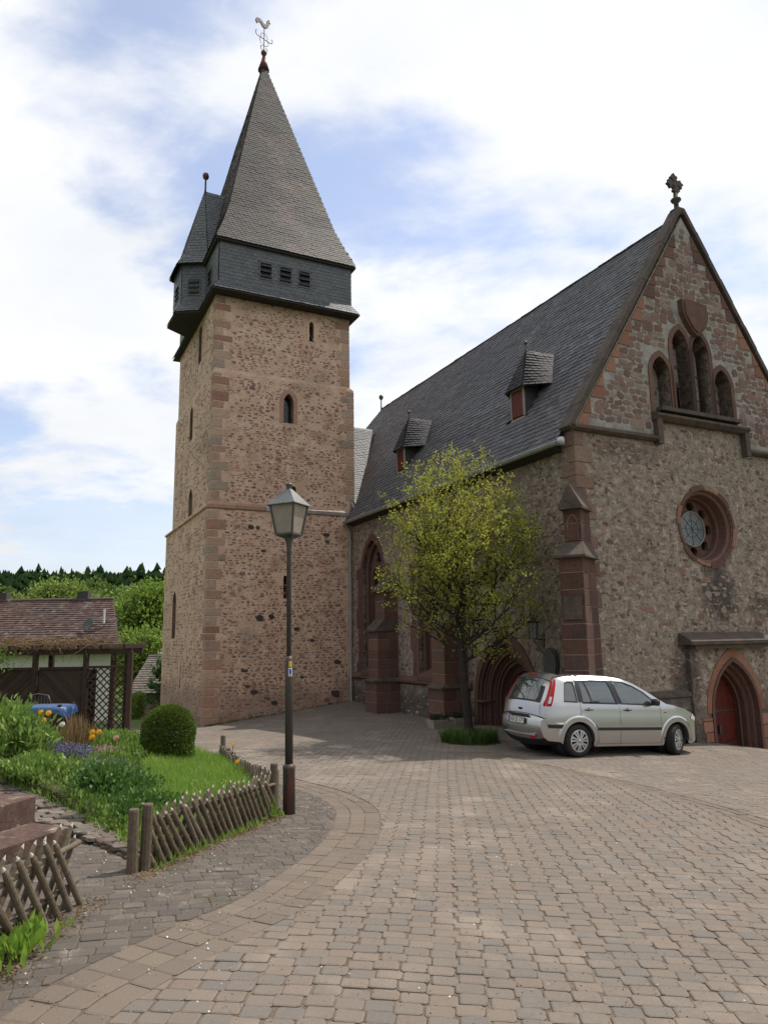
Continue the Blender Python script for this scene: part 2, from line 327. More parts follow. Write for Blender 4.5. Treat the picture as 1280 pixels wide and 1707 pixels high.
m_slate_clad = mat('cladding_slate', [(.085, .09, .095), (.10, .107, .112), (.072, .077, .08), (.11, .115, .118)], src='rnd', amp=.15, dscale=9, bump=.2, bscale=20, rough=.5, spec=.5)
m_roof_deck = mat('roof_deck', [(.05, .048, .05), (.07, .066, .066)], amp=.2)
m_soffit = mat('soffit_board', [(.035, .03, .028), (.05, .042, .038)], amp=.2)
m_paver = mat('concrete_paver', [(.168, .136, .108), (.155, .134, .112), (.177, .14, .11), (.138, .124, .11), (.165, .138, .113), (.186, .149, .118), (.146, .128, .11), (.168, .131, .103)], src='rnd', amp=.36, dscale=190, bump=.45, bscale=160, bdist=.004, rough=.9, blot=[((.27, .225, .18), 1.2, .52, .78), ((.085, .072, .06), .7, .58, .85), ((.12, .12, .075), 2.6, .62, .8)])
m_paver_old = mat('sidewalk_paver', [(.10, .083, .068), (.084, .072, .062), (.118, .098, .081), (.092, .083, .072), (.13, .108, .088)], src='rnd', amp=.25, dscale=110, bump=.5, bscale=120, bdist=.005, rough=.92, blot=[((.24, .21, .175), 5, .58, .75), ((.06, .05, .038), 1.1, .56, .8), ((.07, .08, .035), 2.2, .60, .75)])
m_paver_band = mat('gutter_paver', [(.145, .117, .092), (.155, .125, .098), (.132, .107, .086), (.165, .133, .102)], src='rnd', amp=.2, dscale=130, bump=.4, bscale=130, bdist=.004, rough=.9)
m_sandbed = mat('joint_sand', [(.10, .07, .05), (.14, .108, .078), (.20, .155, .105)], scale=2.5, amp=.4, dscale=60, bump=.6, bscale=80, stretch='world')
m_ground = mat('meadow', [(.055, .085, .018), (.075, .12, .025), (.10, .135, .04)], scale=.12, amp=.35, dscale=1.5, bump=.5, bscale=2, bdist=.2, stretch='world')
m_asphalt = mat('old_asphalt', [(.07, .066, .06), (.10, .095, .085)], scale=.6, amp=.2, dscale=20, bump=.3, stretch='world')
m_soil = mat('garden_soil', [(.055, .04, .025), (.09, .065, .04), (.06, .08, .025)], scale=3, amp=.4, dscale=25, bump=.8, bscale=20)
m_iron = mat('lamp_iron', [(.06, .058, .055), (.085, .082, .078), (.05, .048, .045)], scale=9, amp=.15, rough=.42, metal=.35, bump=.08, spec=.5)
m_rust = mat('worn_red_primer', [(.07, .06, .055), (.07, .06, .055), (.20, .07, .05)], scale=6, amp=.2, rough=.5, metal=.2, stretch=(1, 1, .25))
m_zinc = mat('zinc', [(.32, .33, .33), (.45, .46, .46)], scale=3, amp=.12, rough=.42, metal=.6)
m_lampglass = mat('lamp_milky_pane', [(.26, .22, .175), (.34, .29, .235)], scale=6, amp=.1, bump=0, rough=.25); m_lampzinc = mat('lamp_zinc', [(.13, .135, .13), (.19, .195, .19)], scale=5, amp=.15, rough=.5, metal=.4)
m_black = flat('black_void', (.008, .008, .009), .4)
m_glass = flat('dark_window_glass', (.012, .014, .015), .12, spec=.5)
m_doorred = mat('red_door_paint', [(.14, .023, .015), (.10, .018, .012), (.17, .03, .018)], scale=4, amp=.2, dscale=14, rough=.5, bump=.15)
m_wood = mat('weathered_fence_wood', [(.125, .094, .064), (.09, .068, .046), (.16, .125, .09), (.10, .085, .053)], src='rnd', amp=.3, dscale=25, bump=.5, bscale=30, rough=.85)
m_woodtip = mat('sunlit_wood_end', [(.42, .38, .33), (.5, .46, .4)], amp=.3)  # pale slat tips: sun on the slats put into the colour
m_darkwood = mat('dark_stained_wood', [(.035, .022, .015), (.05, .032, .022), (.06, .038, .026)], src='rnd', amp=.25, dscale=15, bump=.3, bscale=20)
# ------------------------------------------------------------------ ground
CTRL = [(0, 0, 0), (-3, 0, .02), (3, 0, -.03), (0, 4, -.05), (-1.1, 8.4, -.25), (3.6, 14.4, -.66), (3.0, 15.8, -.66), (5.85, 15.55, -.80), (4.4, 16.1, -.66), (7.4, 17.5, -.88),
        (9.4, 18.5, -1.2), (12, 19.9, -1.5), (-1.3, 27.4, -.62), (-6.1, 24.9, -1.16), (-9.9, 32.4, -1.2), (2.8, 18.8, -.64), (-8.5, 20, -.85), (-13, 20, -.8), (-3.6, 12.4, -.32),
        (-2.7, 12.1, -.38), (-5, 10.5, 0.0), (-9, 11, .05), (-2.5, 6.5, -.06), (-2, 4.3, 0), (8, 8, -.6), (8, 3, -.35), (-6, 4, .1), (4, 9, -.42), (-1.0, 15.8, -.6), (12, 12, -1.1), (-4.9, 19.8, -.85), (0, -6, .2)]
_P = np.array([(a, b) for a, b, c in CTRL], float); _Z = np.array([c for a, b, c in CTRL], float)
def _k(d): return np.where(d > 1e-9, d, 0)          # linear kernel: tame extrapolation
_A = np.linalg.norm(_P[:, None] - _P[None], axis=2); _n = len(_P)
_Mx = np.zeros((_n + 3, _n + 3)); _Mx[:_n, :_n] = -_k(_A) + np.eye(_n) * .25 * -1
_Mx[:_n, _n] = 1; _Mx[:_n, _n + 1:] = _P; _Mx[_n, :_n] = 1; _Mx[_n + 1:, :_n] = _P.T
_S = np.linalg.solve(_Mx, np.r_[_Z, 0, 0, 0])
def near(x, y):
    q = np.array((x, y)); return float(-(np.linalg.norm(_P - q, axis=1) * _S[:_n]).sum() + _S[_n] + _S[_n + 1] * x + _S[_n + 2] * y)
def sstep(a, b, v):
    t = min(1, max(0, (v - a) / (b - a))); return t * t * (3 - 2 * t)
def far(x, y):
    r_ = math.hypot(x, y); z = -2.2 - 3.2 * sstep(30, 60, r_)
    a = math.atan2(x, y)
    h = 28.5 + 2.0 * math.sin(a * 5 + 1) + 1.0 * math.sin(a * 13)
    return z + (h + 6) * sstep(85, 420, r_) + 1.2 * noise.noise(Vector((x * .02, y * .02, 0)))
def gz(x, y):
    d = math.hypot(x, y - 12); k = sstep(17, 32, d)
    return (1 - k) * near(x, y) + k * far(x, y) if k < 1 else far(x, y)
mb = MB(); rads = [i * .6 for i in range(1, 56)]
while rads[-1] < 1500: rads.append(rads[-1] * 1.07)
NA = 144; mb.v.append((0, 11, gz(0, 11) - .03))
for r_ in rads:
    for k in range(NA):
        a = 2 * math.pi * k / NA; x, y = r_ * math.cos(a), 11 + r_ * math.sin(a); mb.v.append((x, y, gz(x, y) - .03))
mb.f = [(0, 1 + k, 1 + (k + 1) % NA) for k in range(NA)] + [(1 + i * NA + k, 1 + (i + 1) * NA + k, 1 + (i + 1) * NA + (k + 1) % NA, 1 + i * NA + (k + 1) % NA) for i in range(len(rads) - 1) for k in range(NA)]
mb.mi = [0] * len(mb.f); mb.sm = [True] * len(mb.f)
mb.build('ground', m_ground, kind='structure')

def inpoly(x, y, P):
    c = False; j = len(P) - 1
    for i in range(len(P)):
        if (P[i][1] > y) != (P[j][1] > y) and x < (P[j][0] - P[i][0]) * (y - P[i][1]) / (P[j][1] - P[i][1]) + P[i][0]: c = not c
        j = i
    return c
def drape(name, P, step, off, m, zf=gz, **kw):
    xs = [p[0] for p in P]; ys = [p[1] for p in P]; mb = MB(); idx = {}
    def vid(i, j):
        if (i, j) not in idx:
            x, y = min(xs) + i * step, min(ys) + j * step; idx[(i, j)] = len(mb.v); mb.v.append((x, y, zf(x, y) + off))
        return idx[(i, j)]
    for i in range(int((max(xs) - min(xs)) / step) + 1):
        for j in range(int((max(ys) - min(ys)) / step) + 1):
            if inpoly(min(xs) + (i + .5) * step, min(ys) + (j + .5) * step, P):
                mb.f.append((vid(i, j), vid(i + 1, j), vid(i + 1, j + 1), vid(i, j + 1))); mb.mi.append(0); mb.sm.append(True)
    ec = {}
    for f in mb.f:
        for a, b in zip(f, f[1:] + f[:1]): ec[(a, b)] = 1
    for (a, b) in list(ec):
        if (b, a) not in ec:
            va, vb = mb.v[a], mb.v[b]; n0 = len(mb.v); mb.v += [(va[0], va[1], va[2] - .3), (vb[0], vb[1], vb[2] - .3)]; mb.f.append((a, n0, n0 + 1, b)); mb.mi.append(0); mb.sm.append(False)
    return mb.build(name, m, kind='structure', **kw)
GARDEN = [(-1.90, 6.10), (-1.19, 8.1), (-1.38, 9.1), (-2.1, 10.8), (-2.75, 12.1), (-3.1, 13.2), (-4.3, 14.6), (-6.2, 17.2), (-7.5, 19), (-14, 20.5), (-14, 9.5), (-6, 9.9), (-4.9, 9.35), (-4.05, 8.57), (-3.14, 7.7), (-2.2, 6.62)]
PATH = [(-1.86, 5.88), (-1.93, 6.16), (-2.2, 6.62), (-3.14, 7.7), (-4.05, 8.57), (-4.9, 9.35), (-6, 9.9), (-6.4, 8.7), (-5.0, 8.3), (-4.2, 7.75), (-3.4, 7.25), (-2.64, 6.70)]
COURT = [(-2.3, .9), (9, .9), (14.5, 5), (14.5, 20.5), (5, 17), (3.2, 21), (-1.5, 28.2), (-7, 25.5), (-9.2, 23.5), (-8.3, 19.9), (-6.2, 17.2), (-4.3, 14.6), (-3.1, 13.2), (-2.75, 12.1), (-2.1, 10.8), (-1.38, 9.1), (-1.19, 8.1), (-1.87, 5.98), (-2.64, 6.70), (-3.6, 7.5), (-5.4, 4.6), (-4.6, 2.2)]
court = drape('pavement', COURT, .25, .0205, m_sandbed)
drape('unseen_road', [(-42, -45), (48, -45), (48, 16), (14.4, 16), (14.4, 4.9), (9, 1.0), (-2.4, 1.0), (-4.7, 2.3), (-6, 4), (-42, 3)], 1.5, -.012, m_asphalt)  # added out of view so the car paint reflects grey, not meadow green
# bands
def smooth(pts, n=14):
    o = []
    P = [Vector(p) for p in pts]; P = [P[0] * 2 - P[1]] + P + [P[-1] * 2 - P[-2]]
    for i in range(1, len(P) - 2):
        for k in range(n):
            t = k / n; a, b, c, d = P[i - 1], P[i], P[i + 1], P[i + 2]
            o.append(.5 * ((2 * b) + (c - a) * t + (2 * a - 5 * b + 4 * c - d) * t * t + (3 * b - a - 3 * c + d) * t ** 3))
    o.append(P[-2]); return o
B1 = smooth([(-1.75, 1.2), (-1.62, 2.6), (-1.48, 3.56), (-1.35, 3.94), (-1.05, 4.55), (-.78, 5.1), (-.57, 5.85), (-.42, 6.6), (-.34, 7.4), (-.34, 8.1), (-.38, 8.7), (-.55, 9.3), (-.88, 9.95), (-1.35, 10.6), (-1.95, 11.5), (-2.5, 12.6), (-3.0, 13.9)])
B2 = smooth([(1.2, 14.9), (1.96, 14.25), (2.45, 13.5), (3.05, 12.3), (3.5, 11.1), (3.75, 9.9), (3.95, 8.7), (4.15, 7.4), (4.4, 5.5), (4.7, 3.2), (5.0, 1.2)])
def nearest(P, x, y):
    q = Vector((x, y)); bi = min(range(len(P) - 1), key=lambda i: (P[i] - q).length_squared)
    t = (P[min(bi + 1, len(P) - 1)] - P[max(bi - 1, 0)]).normalized(); n = Vector((t.y, -t.x))     # right-hand side of travel
    return (q - P[bi]).dot(n), P[bi], t, n
W1, W2 = .24, .13                  # half widths of the bands
def clip(poly, p0, n):             # keep side where (p-p0).n > 0
    o = []
    for i in range(len(poly)):
        a, b = poly[i], poly[(i + 1) % len(poly)]; da, db = (a - p0).dot(n), (b - p0).dot(n)
        if da > 0: o.append(a)
        if (da > 0) != (db > 0): o.append(a + (b - a) * (da / (da - db)))
    return o
pv = {'road': [], 'walk': [], 'band': [], 'park': []}; cutmb = {k: MB() for k in pv}
gcache = {}
def gzc(x, y):
    k = (round(x * 2), round(y * 2))
    if k not in gcache:
        z = gz(k[0] / 2, k[1] / 2); gcache[k] = (z, (gz(k[0] / 2 + .25, k[1] / 2) - z) * 4, (gz(k[0] / 2, k[1] / 2 + .25) - z) * 4)
    z, gx, gy = gcache[k]; return z + gx * (x - k[0] / 2) + gy * (y - k[1] / 2), gx, gy
CIN = FC.inverted()
def put(kind, x, y, ang, w, h, top=.028, cuts=()):
    if not inpoly(x, y, COURT): return
    q = CIN @ Vector((x, y, 0))
    if q.x > -.02 and q.y > -.02: return
    if -5.5 < q.x < .2 and q.y > 12.6: return
    if (q - Vector((-2.1, 1.5, q.z))).length < .62: return
    z, gx, gy = gzc(x, y); z = gz(x, y)
    c, s_ = math.cos(ang), math.sin(ang)
    jx = RNG.gauss(0, .008); jy = RNG.gauss(0, .008)
    U = Vector((c, s_, gx * c + gy * s_ + jx)).normalized(); V = Vector((-s_, c, -gx * s_ + gy * c + jy)); Nn = U.cross(V).normalized(); V = Nn.cross(U)
    t = Vector((x, y, z + top + RNG.gauss(0, .0014)))
    if cuts:
        P = [Vector((x, y)) + Vector((c, s_)) * a + Vector((-s_, c)) * b for a, b in ((-w / 2, -h / 2), (w / 2, -h / 2), (w / 2, h / 2), (-w / 2, h / 2))]
        for p0, n_ in cuts: P = clip(P, p0, n_)
        if len(P) < 3: return
        cc_ = sum(P, Vector((0, 0))) / len(P); ar = abs(sum(P[i].cross(P[(i + 1) % len(P)]) for i in range(len(P)))) / 2
        if ar < .003: return
        n = len(P); lv = lambda p, k, dz: (cc_.x + (p.x - cc_.x) * k, cc_.y + (p.y - cc_.y) * k, t.z + gx * (p.x - x) + gy * (p.y - y) + dz)
        cutmb[kind].add([lv(p, .97, -.03) for p in P] + [lv(p, .97, -.004) for p in P] + [lv(p, .88, 0) for p in P],
                        [tuple(range(2 * n, 3 * n))] + [(j * n + k, j * n + (k + 1) % n, (j + 1) * n + (k + 1) % n, (j + 1) * n + k) for j in (0, 1) for k in range(n)])
        return
    M = basis(U * (w - .002), V * (h - .002), Nn * .03, t); pv[kind].append((RNG.randrange(8), M))
# road field: columns running away from the viewer
PW, PH = .140, .110; a0 = R(-5); ca, sa = math.cos(a0), math.sin(a0)
for i in range(-75, 82):
    ph = RNG.uniform(-.022, .022); u0_ = i * PW + RNG.gauss(0, .002); lean_ = RNG.uniform(-.006, .006)
    for j in range(-4, 270):
        u = u0_ + (.010 if j % 2 else -.010) + RNG.gauss(0, .004); v = 1.0 + j * PH + ph + .006 * math.sin(i * 2.1 + j * .2)
        x, y = u * ca - v * sa, u * sa + v * ca
        x += .05 * math.sin(y * .35)
        if not (-7.5 < x < 5.6) or y > 27.5: continue
        cuts = []
        if y < 14:
            d1, p1, t1, n1_ = nearest(B1, x, y)
            if d1 < W1 - .09: continue
            if d1 < W1 + .09: cuts.append((p1 + n1_ * (W1 + .005), n1_))
        if y < 14.9:
            d2, p2, t2, n2_ = nearest(B2, x, y)       # B2 travels towards the camera: its right-hand side is the road
            if d2 < W2 - .09: continue
            if d2 < W2 + .09: cuts.append((p2 + n2_ * (W2 + .005), n2_))
        put('road', x, y, a0, PW * RNG.uniform(.97, 1.0), PH, cuts=cuts)
# sidewalk left of band 1
a1 = R(17); ca, sa = math.cos(a1), math.sin(a1); off = 0
for j in range(-60, 130):
    off = RNG.uniform(0, .14)
    for i in range(-60, 40):
        w_, h_ = .135, .105
        u, v = -off + i * w_, j * h_; x, y = u * ca - v * sa, 1.0 + u * sa + v * ca
        if not (-5.5 < x < 0 and .9 < y < 13): continue
        d1, p1, t1, n1_ = nearest(B1, x, y)
        if d1 > -W1 + .08: continue
        if inpoly(x, y, GARDEN) or inpoly(x, y, PATH): continue
        put('walk', x, y, a1, w_, h_, top=.026, cuts=[(p1 - n1_ * (W1 + .005), -n1_)] if d1 > -W1 - .08 else ())
# parking area right of band 2
a2 = R(25); ca, sa = math.cos(a2), math.sin(a2)
for j in range(-130, 170):
    off = RNG.uniform(0, .16)
    for i in range(-60, 90):
        w_, h_ = .165, .12
        u, v = -off + i * w_, j * h_; x, y = u * ca - v * sa + 5, 10 + u * sa + v * ca
        if not (1.5 < x < 14.5 and .9 < y < 20.5): continue
        d2, p2, t2, n2_ = nearest(B2, x, y)
        if y > 14.9 and x < 5.6: continue
        if y <= 14.9:
            if d2 > -W2 + .09: continue
        if x < 5.6 and y > 14.2 and d2 > -.5: continue
        put('park', x, y, a2, w_, h_, cuts=[(p2 - n2_ * (W2 + .005), -n2_)] if (y <= 14.9 and d2 > -W2 - .09) else ())
def band(P, offs, w_, stp, kind):
    for o_ in offs:
        acc = RNG.uniform(0, stp); 
        for i in range(len(P) - 1):
            seg = P[i + 1] - P[i]; Ls = seg.length
            while acc < Ls:
                t = seg.normalized(); n_ = Vector((t.y, -t.x)); q = P[i] + t * acc + n_ * o_
                put(kind, q.x, q.y, math.atan2(n_.y, n_.x), w_, stp, top=.026); acc += stp
            acc -= Ls
band(B1, (-.16, 0, .16), .155, .165, 'band'); band(B2, (-.065, .065), .125, .17, 'band')
allp = [('road', m_paver), ('walk', m_paver_old), ('band', m_paver_band), ('park', m_paver)]
# the 300 that show largest, over all kinds
tot = [(k, i) for k, _ in allp for i in range(len(pv[k]))]
scr = np.concatenate([score([p[1] for p in pv[k]], I4) for k, _ in allp]); best = set(np.argsort(-scr)[:300].tolist()); b_ = 0
for k, m_ in allp:
    n_ = len(pv[k]); mine = {i - b_ for i in best if b_ <= i < b_ + n_}; b_ += n_
    for i in mine:
        vi, M = pv[k][i]; link(bpy.data.objects.new('paver', umesh('paver', vi, m_, 'paver')), court, M)
    emit('paver', court, [p for i, p in enumerate(pv[k]) if i not in mine], m_, F=I4, maxn=0, stuffname={'road': 'road_pavers', 'walk': 'sidewalk_pavers', 'band': 'gutter_pavers', 'park': 'parking_pavers'}[k], kind='paver')
    if cutmb[k].v: cutmb[k].build('cut_pavers', m_, court, I4, kind='stuff')
print('pavers', {k: len(v) for k, v in pv.items()})

# ------------------------------------------------------------------ masonry helpers
def rubble(u0, u1, v0, v1, hr, wr, prob, ok, rng, gap=.02, big=.05):
    out_ = []; v = v0
    while v < v1:
        h = rng.uniform(*hr); u = u0 + rng.uniform(0, .15)
        while u < u1:
            w_ = rng.uniform(*wr); hh = h * rng.uniform(.65, 1.2)
            if rng.random() < big: w_ *= 1.5; hh *= 1.7
            if rng.random() < (prob(u, v) if callable(prob) else prob) and ok(u + w_ / 2, v + h / 2, w_, hh):
                out_.append((u + w_ / 2, v + h / 2 + rng.uniform(-.02, .02), w_, hh, rng.gauss(0, .12)))
            u += w_ + rng.uniform(gap, gap * 3.5)
        v += h + rng.uniform(gap * .6, gap * 1.6)
    return out_
def rub_mats(lst, P0, U, V, Nn, proud, rng, nv=8):
    r_ = []
    for (u, v, w_, h, rot) in lst:
        c, s_ = math.cos(rot), math.sin(rot); A = (U * c + V * s_) * w_; B = (V * c - U * s_) * h
        r_.append((rng.randrange(nv), basis(A, B, Nn * rng.uniform(*proud), P0 + U * u + V * v)))
    return r_
def arch(cx, w_, z0, zs, za, n=8):
    """pointed arch outline from bottom left over the apex to bottom right"""
    a = w_ / 2; r_ = za - zs; Rr = (a * a + r_ * r_) / (2 * a); o = [(cx - a, z0)]
    th = math.atan2(r_, Rr - a) if Rr > a else math.pi / 2
    L_ = [(cx - a + Rr - Rr * math.cos(th * k / n), zs + Rr * math.sin(th * k / n)) for k in range(n + 1)]
    o += L_ + [(2 * cx - x, z) for x, z in reversed(L_[:-1])] + [(cx + a, z0)]
    return o
def boxhole(cx, w_, z0, z1): return [(cx - w_ / 2, z0), (cx - w_ / 2, z1), (cx + w_ / 2, z1), (cx + w_ / 2, z0)]
def near_poly(u, v, w_, h, P):
    for a in (-.5, 0, .5):
        for b in (-.5, 0, .5):
            if inpoly(u + a * w_, v + b * h, P): return True
    return False
def ring(mb, o1, o2, fr, d, mi=0):
    n = len(o1); mb.add([fr(a, b, d) for a, b in o1] + [fr(a, b, d) for a, b in o2], [(i, i + 1, n + i + 1, n + i) for i in range(n - 1)], mi)
def jamb(mb, o, fr, d0, d1, mi=0, closed=False):
    n = len(o); mb.add([fr(a, b, d0) for a, b in o] + [fr(a, b, d1) for a, b in o], [(i, (i + 1) % n, n + (i + 1) % n, n + i) for i in range(n if closed else n - 1)], mi)
def clip_poly2(poly, a, axis, keep):
    o = []
    for i in range(len(poly)):
        p, q = poly[i], poly[(i + 1) % len(poly)]; dp, dq = (p[axis] - a) * keep, (q[axis] - a) * keep
        if dp >= 0: o.append(p)
        if (dp >= 0) != (dq >= 0):
            t = dp / (dp - dq); o.append((p[0] + (q[0] - p[0]) * t, p[1] + (q[1] - p[1]) * t))
    return o
def slates(bl, br, tr, tl, ex, sw, rng, thick=.012, over=1.45, tilt=.02, nv=3, wob=0, curve=0, skip=None):
    bl, br, tr, tl = map(Vector, (bl, br, tr, tl)); out_ = []
    H = ((tl - bl).length + (tr - br).length) / 2; rows = max(1, round(H / ex)); Nn0 = (br - bl).cross(tl - bl)
    if Nn0.length < 1e-6: Nn0 = (br - bl).cross(tr - bl)
    Nn0.normalize()
    for j in range(rows):
        t = j / rows; a = bl.lerp(tl, t); b = br.lerp(tr, t); th_ = min(1, (j + .75) / rows); ah = bl.lerp(tl, th_); bh = br.lerp(tr, th_); t2 = (j + 1) / rows; a2 = bl.lerp(tl, t2); b2 = br.lerp(tr, t2)
        wl = (b - a).length
        if wl < .03: continue
        U = (b - a) / wl; k = max(1, round(wl / sw)); ws = wl / k; V = ((a2 + b2) / 2 - (a + b) / 2); ln = V.length; V = V / ln; V = (V - U * V.dot(U)).normalized()
        e0_, e1_ = max(0, (ah - a).dot(U)), min(wl, (bh - a).dot(U)); o_ = (j % 2) * .5 + rng.uniform(-.08, .08)
        for i in range(-1, k + 1):
            c0, c1 = (i + o_) * ws, (i + 1 + o_) * ws; c0, c1 = max(e0_, c0), min(e1_, c1)
            if c1 - c0 < ws * .2: continue
            w_ = (c1 - c0); pos = a + U * ((c0 + c1) / 2)
            if skip and skip(pos): continue
            l_ = ln * over; tt = tilt * rng.uniform(.8, 1.25)
            V2 = (V * l_ - Nn0 * tt); N2 = U.cross(V2).normalized()
            out_.append((rng.randrange(nv), basis(U * (w_ * .985), V2, N2 * thick, pos + Nn0 * (tt + .004 + (.016 * (1 + noise.noise(pos * .7)) + .004 * rng.random() if ex < .2 else 0)) + V * rng.uniform(-.008, .008))))
    return out_
# ------------------------------------------------------------------ church
X_, Y_, Z_ = Vector((1, 0, 0)), Vector((0, 1, 0)), Vector((0, 0, 1))
church = empty('church', FC, 'rubble stone church nave with slate roof, gothic windows and steep gable right of the tower', 'church')
GW, GH, AX, AZ, NL = 8.49, 7.05, 4.245, 13.50, 18.5
frF = lambda u, v, d: (u, d, v)                 # facade: u = x, d = depth towards +y
frS = lambda u, v, d: (d, u, v)                 # nave side: u = y, d = depth towards +x
LANC = [(2.955, .62, 7.75, 8.8, 9.27), (3.73, .60, 7.75, 9.62, 10.14), (4.46, .60, 7.75, 9.60, 10.12), (5.21, .62, 7.75, 8.8, 9.25)]
lanc = [arch(*a, n=5) for a in LANC]
rose = [(4.12 + .92 * math.sin(2 * math.pi * k / 32), 4.95 + .92 * math.cos(2 * math.pi * k / 32)) for k in range(32)]
DC = 4.40; door_o = arch(DC, 1.70, -.75, .45, 1.72, 7)
rng = random.Random(11)
facade = MB(); facade.prism([(0, -2.2), (GW, -2.2), (GW, GH), (AX, AZ), (0, GH)], 0, .5, frF, holes=lanc + [rose, door_o])
wall = facade.build('facade_wall', m_mortar_nave, church)
# nave side wall
wins = [(10.89, 1.62, 1.15, 4.7, 5.83), (6.75, 1.62, 1.15, 4.7, 5.83)]
win_o = [arch(*a, n=7) for a in wins]
PC = 3.10; por_o = arch(PC, 2.50, -.6, .62, 2.24, 8)
side = MB(); side.prism([(0.5, -1.2), (22.6, -1.2), (22.6, GH - .02), (.5, GH - .02)], 0, .5, frS, holes=win_o + [por_o])
swall = side.build('side_wall', m_mortar_nave, church)
rw = MB(); rw.box((GW - .25, 11.5, 2.4), (.5, 22, 9.2)); rw.box((GW / 2, 22.4, 2.9), (GW - 1.0, .4, 8.2)); rw.build('rear_wall', m_mortar_nave, church)
gm = MB(); gm.prism([(.02, 7.12), (2.6, 7.12), (2.6, 7.7), (5.8, 7.7), (5.8, 7.12), (GW - .02, 7.12), (AX, AZ - .04)], -.012, -.001, frF, holes=[[(a, max(b, 7.72)) for a, b in q] for q in lanc])
# gable facing of squared stones in pale mortar
gab = gm.build('gable_wall', m_mortar_gable, church)
def ok_f(u, v, w_, h):
    if near_poly(u, v, w_, h, door_o) or math.hypot(u - 4.12, v - 4.95) < 1.12 + w_ / 2: return False
    if 2.95 < u < 5.65 and v < 2.2: return False
    if u < .18 or v < -.6: return False
    if 2.5 < u < 5.9 and v > 7.5: return False
    return v + h / 2 < 7.0 or (2.7 < u < 5.6 and v < 7.55)
lst = rubble(.1, GW, -1.4, 7.5, (.045, .115), (.07, .25), lambda u, v: .46 + .5 * noise.noise(Vector((u * .7, v * .7, 3))), ok_f, rng, .015, .09)
fac_st = rub_mats(lst, Vector((0, 0, 0)), X_, Z_, -Y_, (.003, .013), rng, 14)
m_pale = mat('pale_field_stone', [(.25, .20, .155), (.29, .24, .185), (.22, .175, .14), (.32, .27, .215)], src='rnd', amp=.45, dscale=24, bump=.7, bscale=22, blot=((.2, .15, .12), 6, .56, .68))
pale_st = rub_mats([q for q in rubble(.1, GW, -1.4, 7.5, (.10, .19), (.14, .36), lambda u, v: .20 + .8 * noise.noise(Vector((u * .5 + 7, v * .5, 5))) + (.12 if v > 5.5 else 0), ok_f, rng, .03, .03)], Vector((0, .002, 0)), X_, Z_, -Y_, (.003, .009), rng, 14)
def ok_g(u, v, w_, h):
    lim = (v - 7.05) * (AX / (AZ - 7.05)) + .16
    if u - w_ / 2 < lim or u + w_ / 2 > GW - lim or v < 7.3: return False
    if 2.5 < u < 5.95 and v < 7.85: return False
    for (c, w2, z0, zs, za) in LANC:
        if abs(u - c) < w2 / 2 + .12 + w_ / 2 and v < za + .2: return False
    if abs(u - 4.25) < .62 and 9.9 < v < 11.1: return False
    return True
lg = rubble(.3, GW, 7.3, 13, (.12, .18), (.15, .33), .99, ok_g, rng, .010, .02)
gab_st = rub_mats(lg, Vector((0, -.012, 0)), X_, Z_, -Y_, (.004, .014), rng)
def ok_s(u, v, w_, h):
    if any(near_poly(u, v, w_ + .5, h, o) for o in win_o) or near_poly(u, v, w_ + .35, h, por_o): return False
    return u > .45 and v < 6.85
ls = rubble(.4, 12.65, -.3, 6.9, (.045, .115), (.07, .23), lambda u, v: .50 + .5 * noise.noise(Vector((u * .6, v * .6, 9))) + (.15 if v > 3.5 else -.1), ok_s, rng, .018, .08)
sid_st = rub_mats(ls, Vector((0, 0, 0)), Y_, Z_, -X_, (.003, .014), rng, 14)
emit('stone', wall, fac_st, m_stone_nave, maxn=110, stuffname='facade_rubble')
emit('pale_stone', wall, pale_st, m_pale, maxn=40, stuffname='pale_rubble')
emit('stone', gab, [(v % 8, M) for v, M in gab_st], m_stone_gable, maxn=110, stuffname='gable_rubble', kind='ashlar')
emit('stone', swall, sid_st, m_stone_nave, maxn=80, stuffname='side_rubble')
# quoins of the corner + raking gable blocks
qs = []; z = -1.0; k = 0
while z < 7.0:
    h = rng.uniform(.26, .42); l1, l2 = (.52, .26) if k % 2 else (.28, .5)
    if z + h > 7.03: h = 7.03 - z
    mq = MB(); mq.box(((l1 - .02) / 2 - .012, (l2 - .02) / 2 - .012, z + h / 2), (l1, l2, h - .018), bev=.012)
    q = mq.build('quoin', m_quoin_nave, wall, FC); z += h; k += 1
k = 0; t = 0.0; Lr = math.hypot(AX, AZ - 7.1); sl_ = (AZ - 7.1) / AX
for s_ in (0, 1):
    z = 7.12; k = 0
    while z < AZ - .7:
        h = rng.uniform(.3, .45); x0 = (z - 7.05) / sl_ + .02; x1 = (z + h - 7.05) / sl_; wd = rng.uniform(.22, .30) if k % 2 else rng.uniform(.36, .48)
        P = [(x0, z), (x0 + wd, z), (x0 + wd, z + h - .02), (x1, z + h - .02)]
        P = [(min(max(a, .02), AX - .02), b) for a, b in P]
        if s_: P = [(GW - a, b) for a, b in P]
        MB().prism(P, -.034, -.0125, frF).build('kneeler_block', m_orange_block if z < 10.5 else m_sand_block, gab, FC); z += h; k += 1
# coping along both rakes
for s_ in (0, 1):
    n = 11; f_ = lambda u: GW - u if s_ else u
    for i in range(n):
        t0, t1 = i / n, (i + 1) / n
        a, b = Vector((-.10 + (AX + .10) * t0, 7.0 + (AZ + .18 - 7.0) * t0)), Vector((-.10 + (AX + .10) * t1, 7.0 + (AZ + .18 - 7.0) * t1))
        n_ = Vector((-(b - a).y, (b - a).x)).normalized() * .12
        n_ = n_ * (1 + .06 * (i % 2)); P = [a, b, b + n_, a + n_]; MB().prism([(f_(p.x), p.y) for p in P], -.07 - .006 * (i % 2), .30 + .006 * (i % 2), frF).build('coping_stone', m_dark_stone, church, FC)
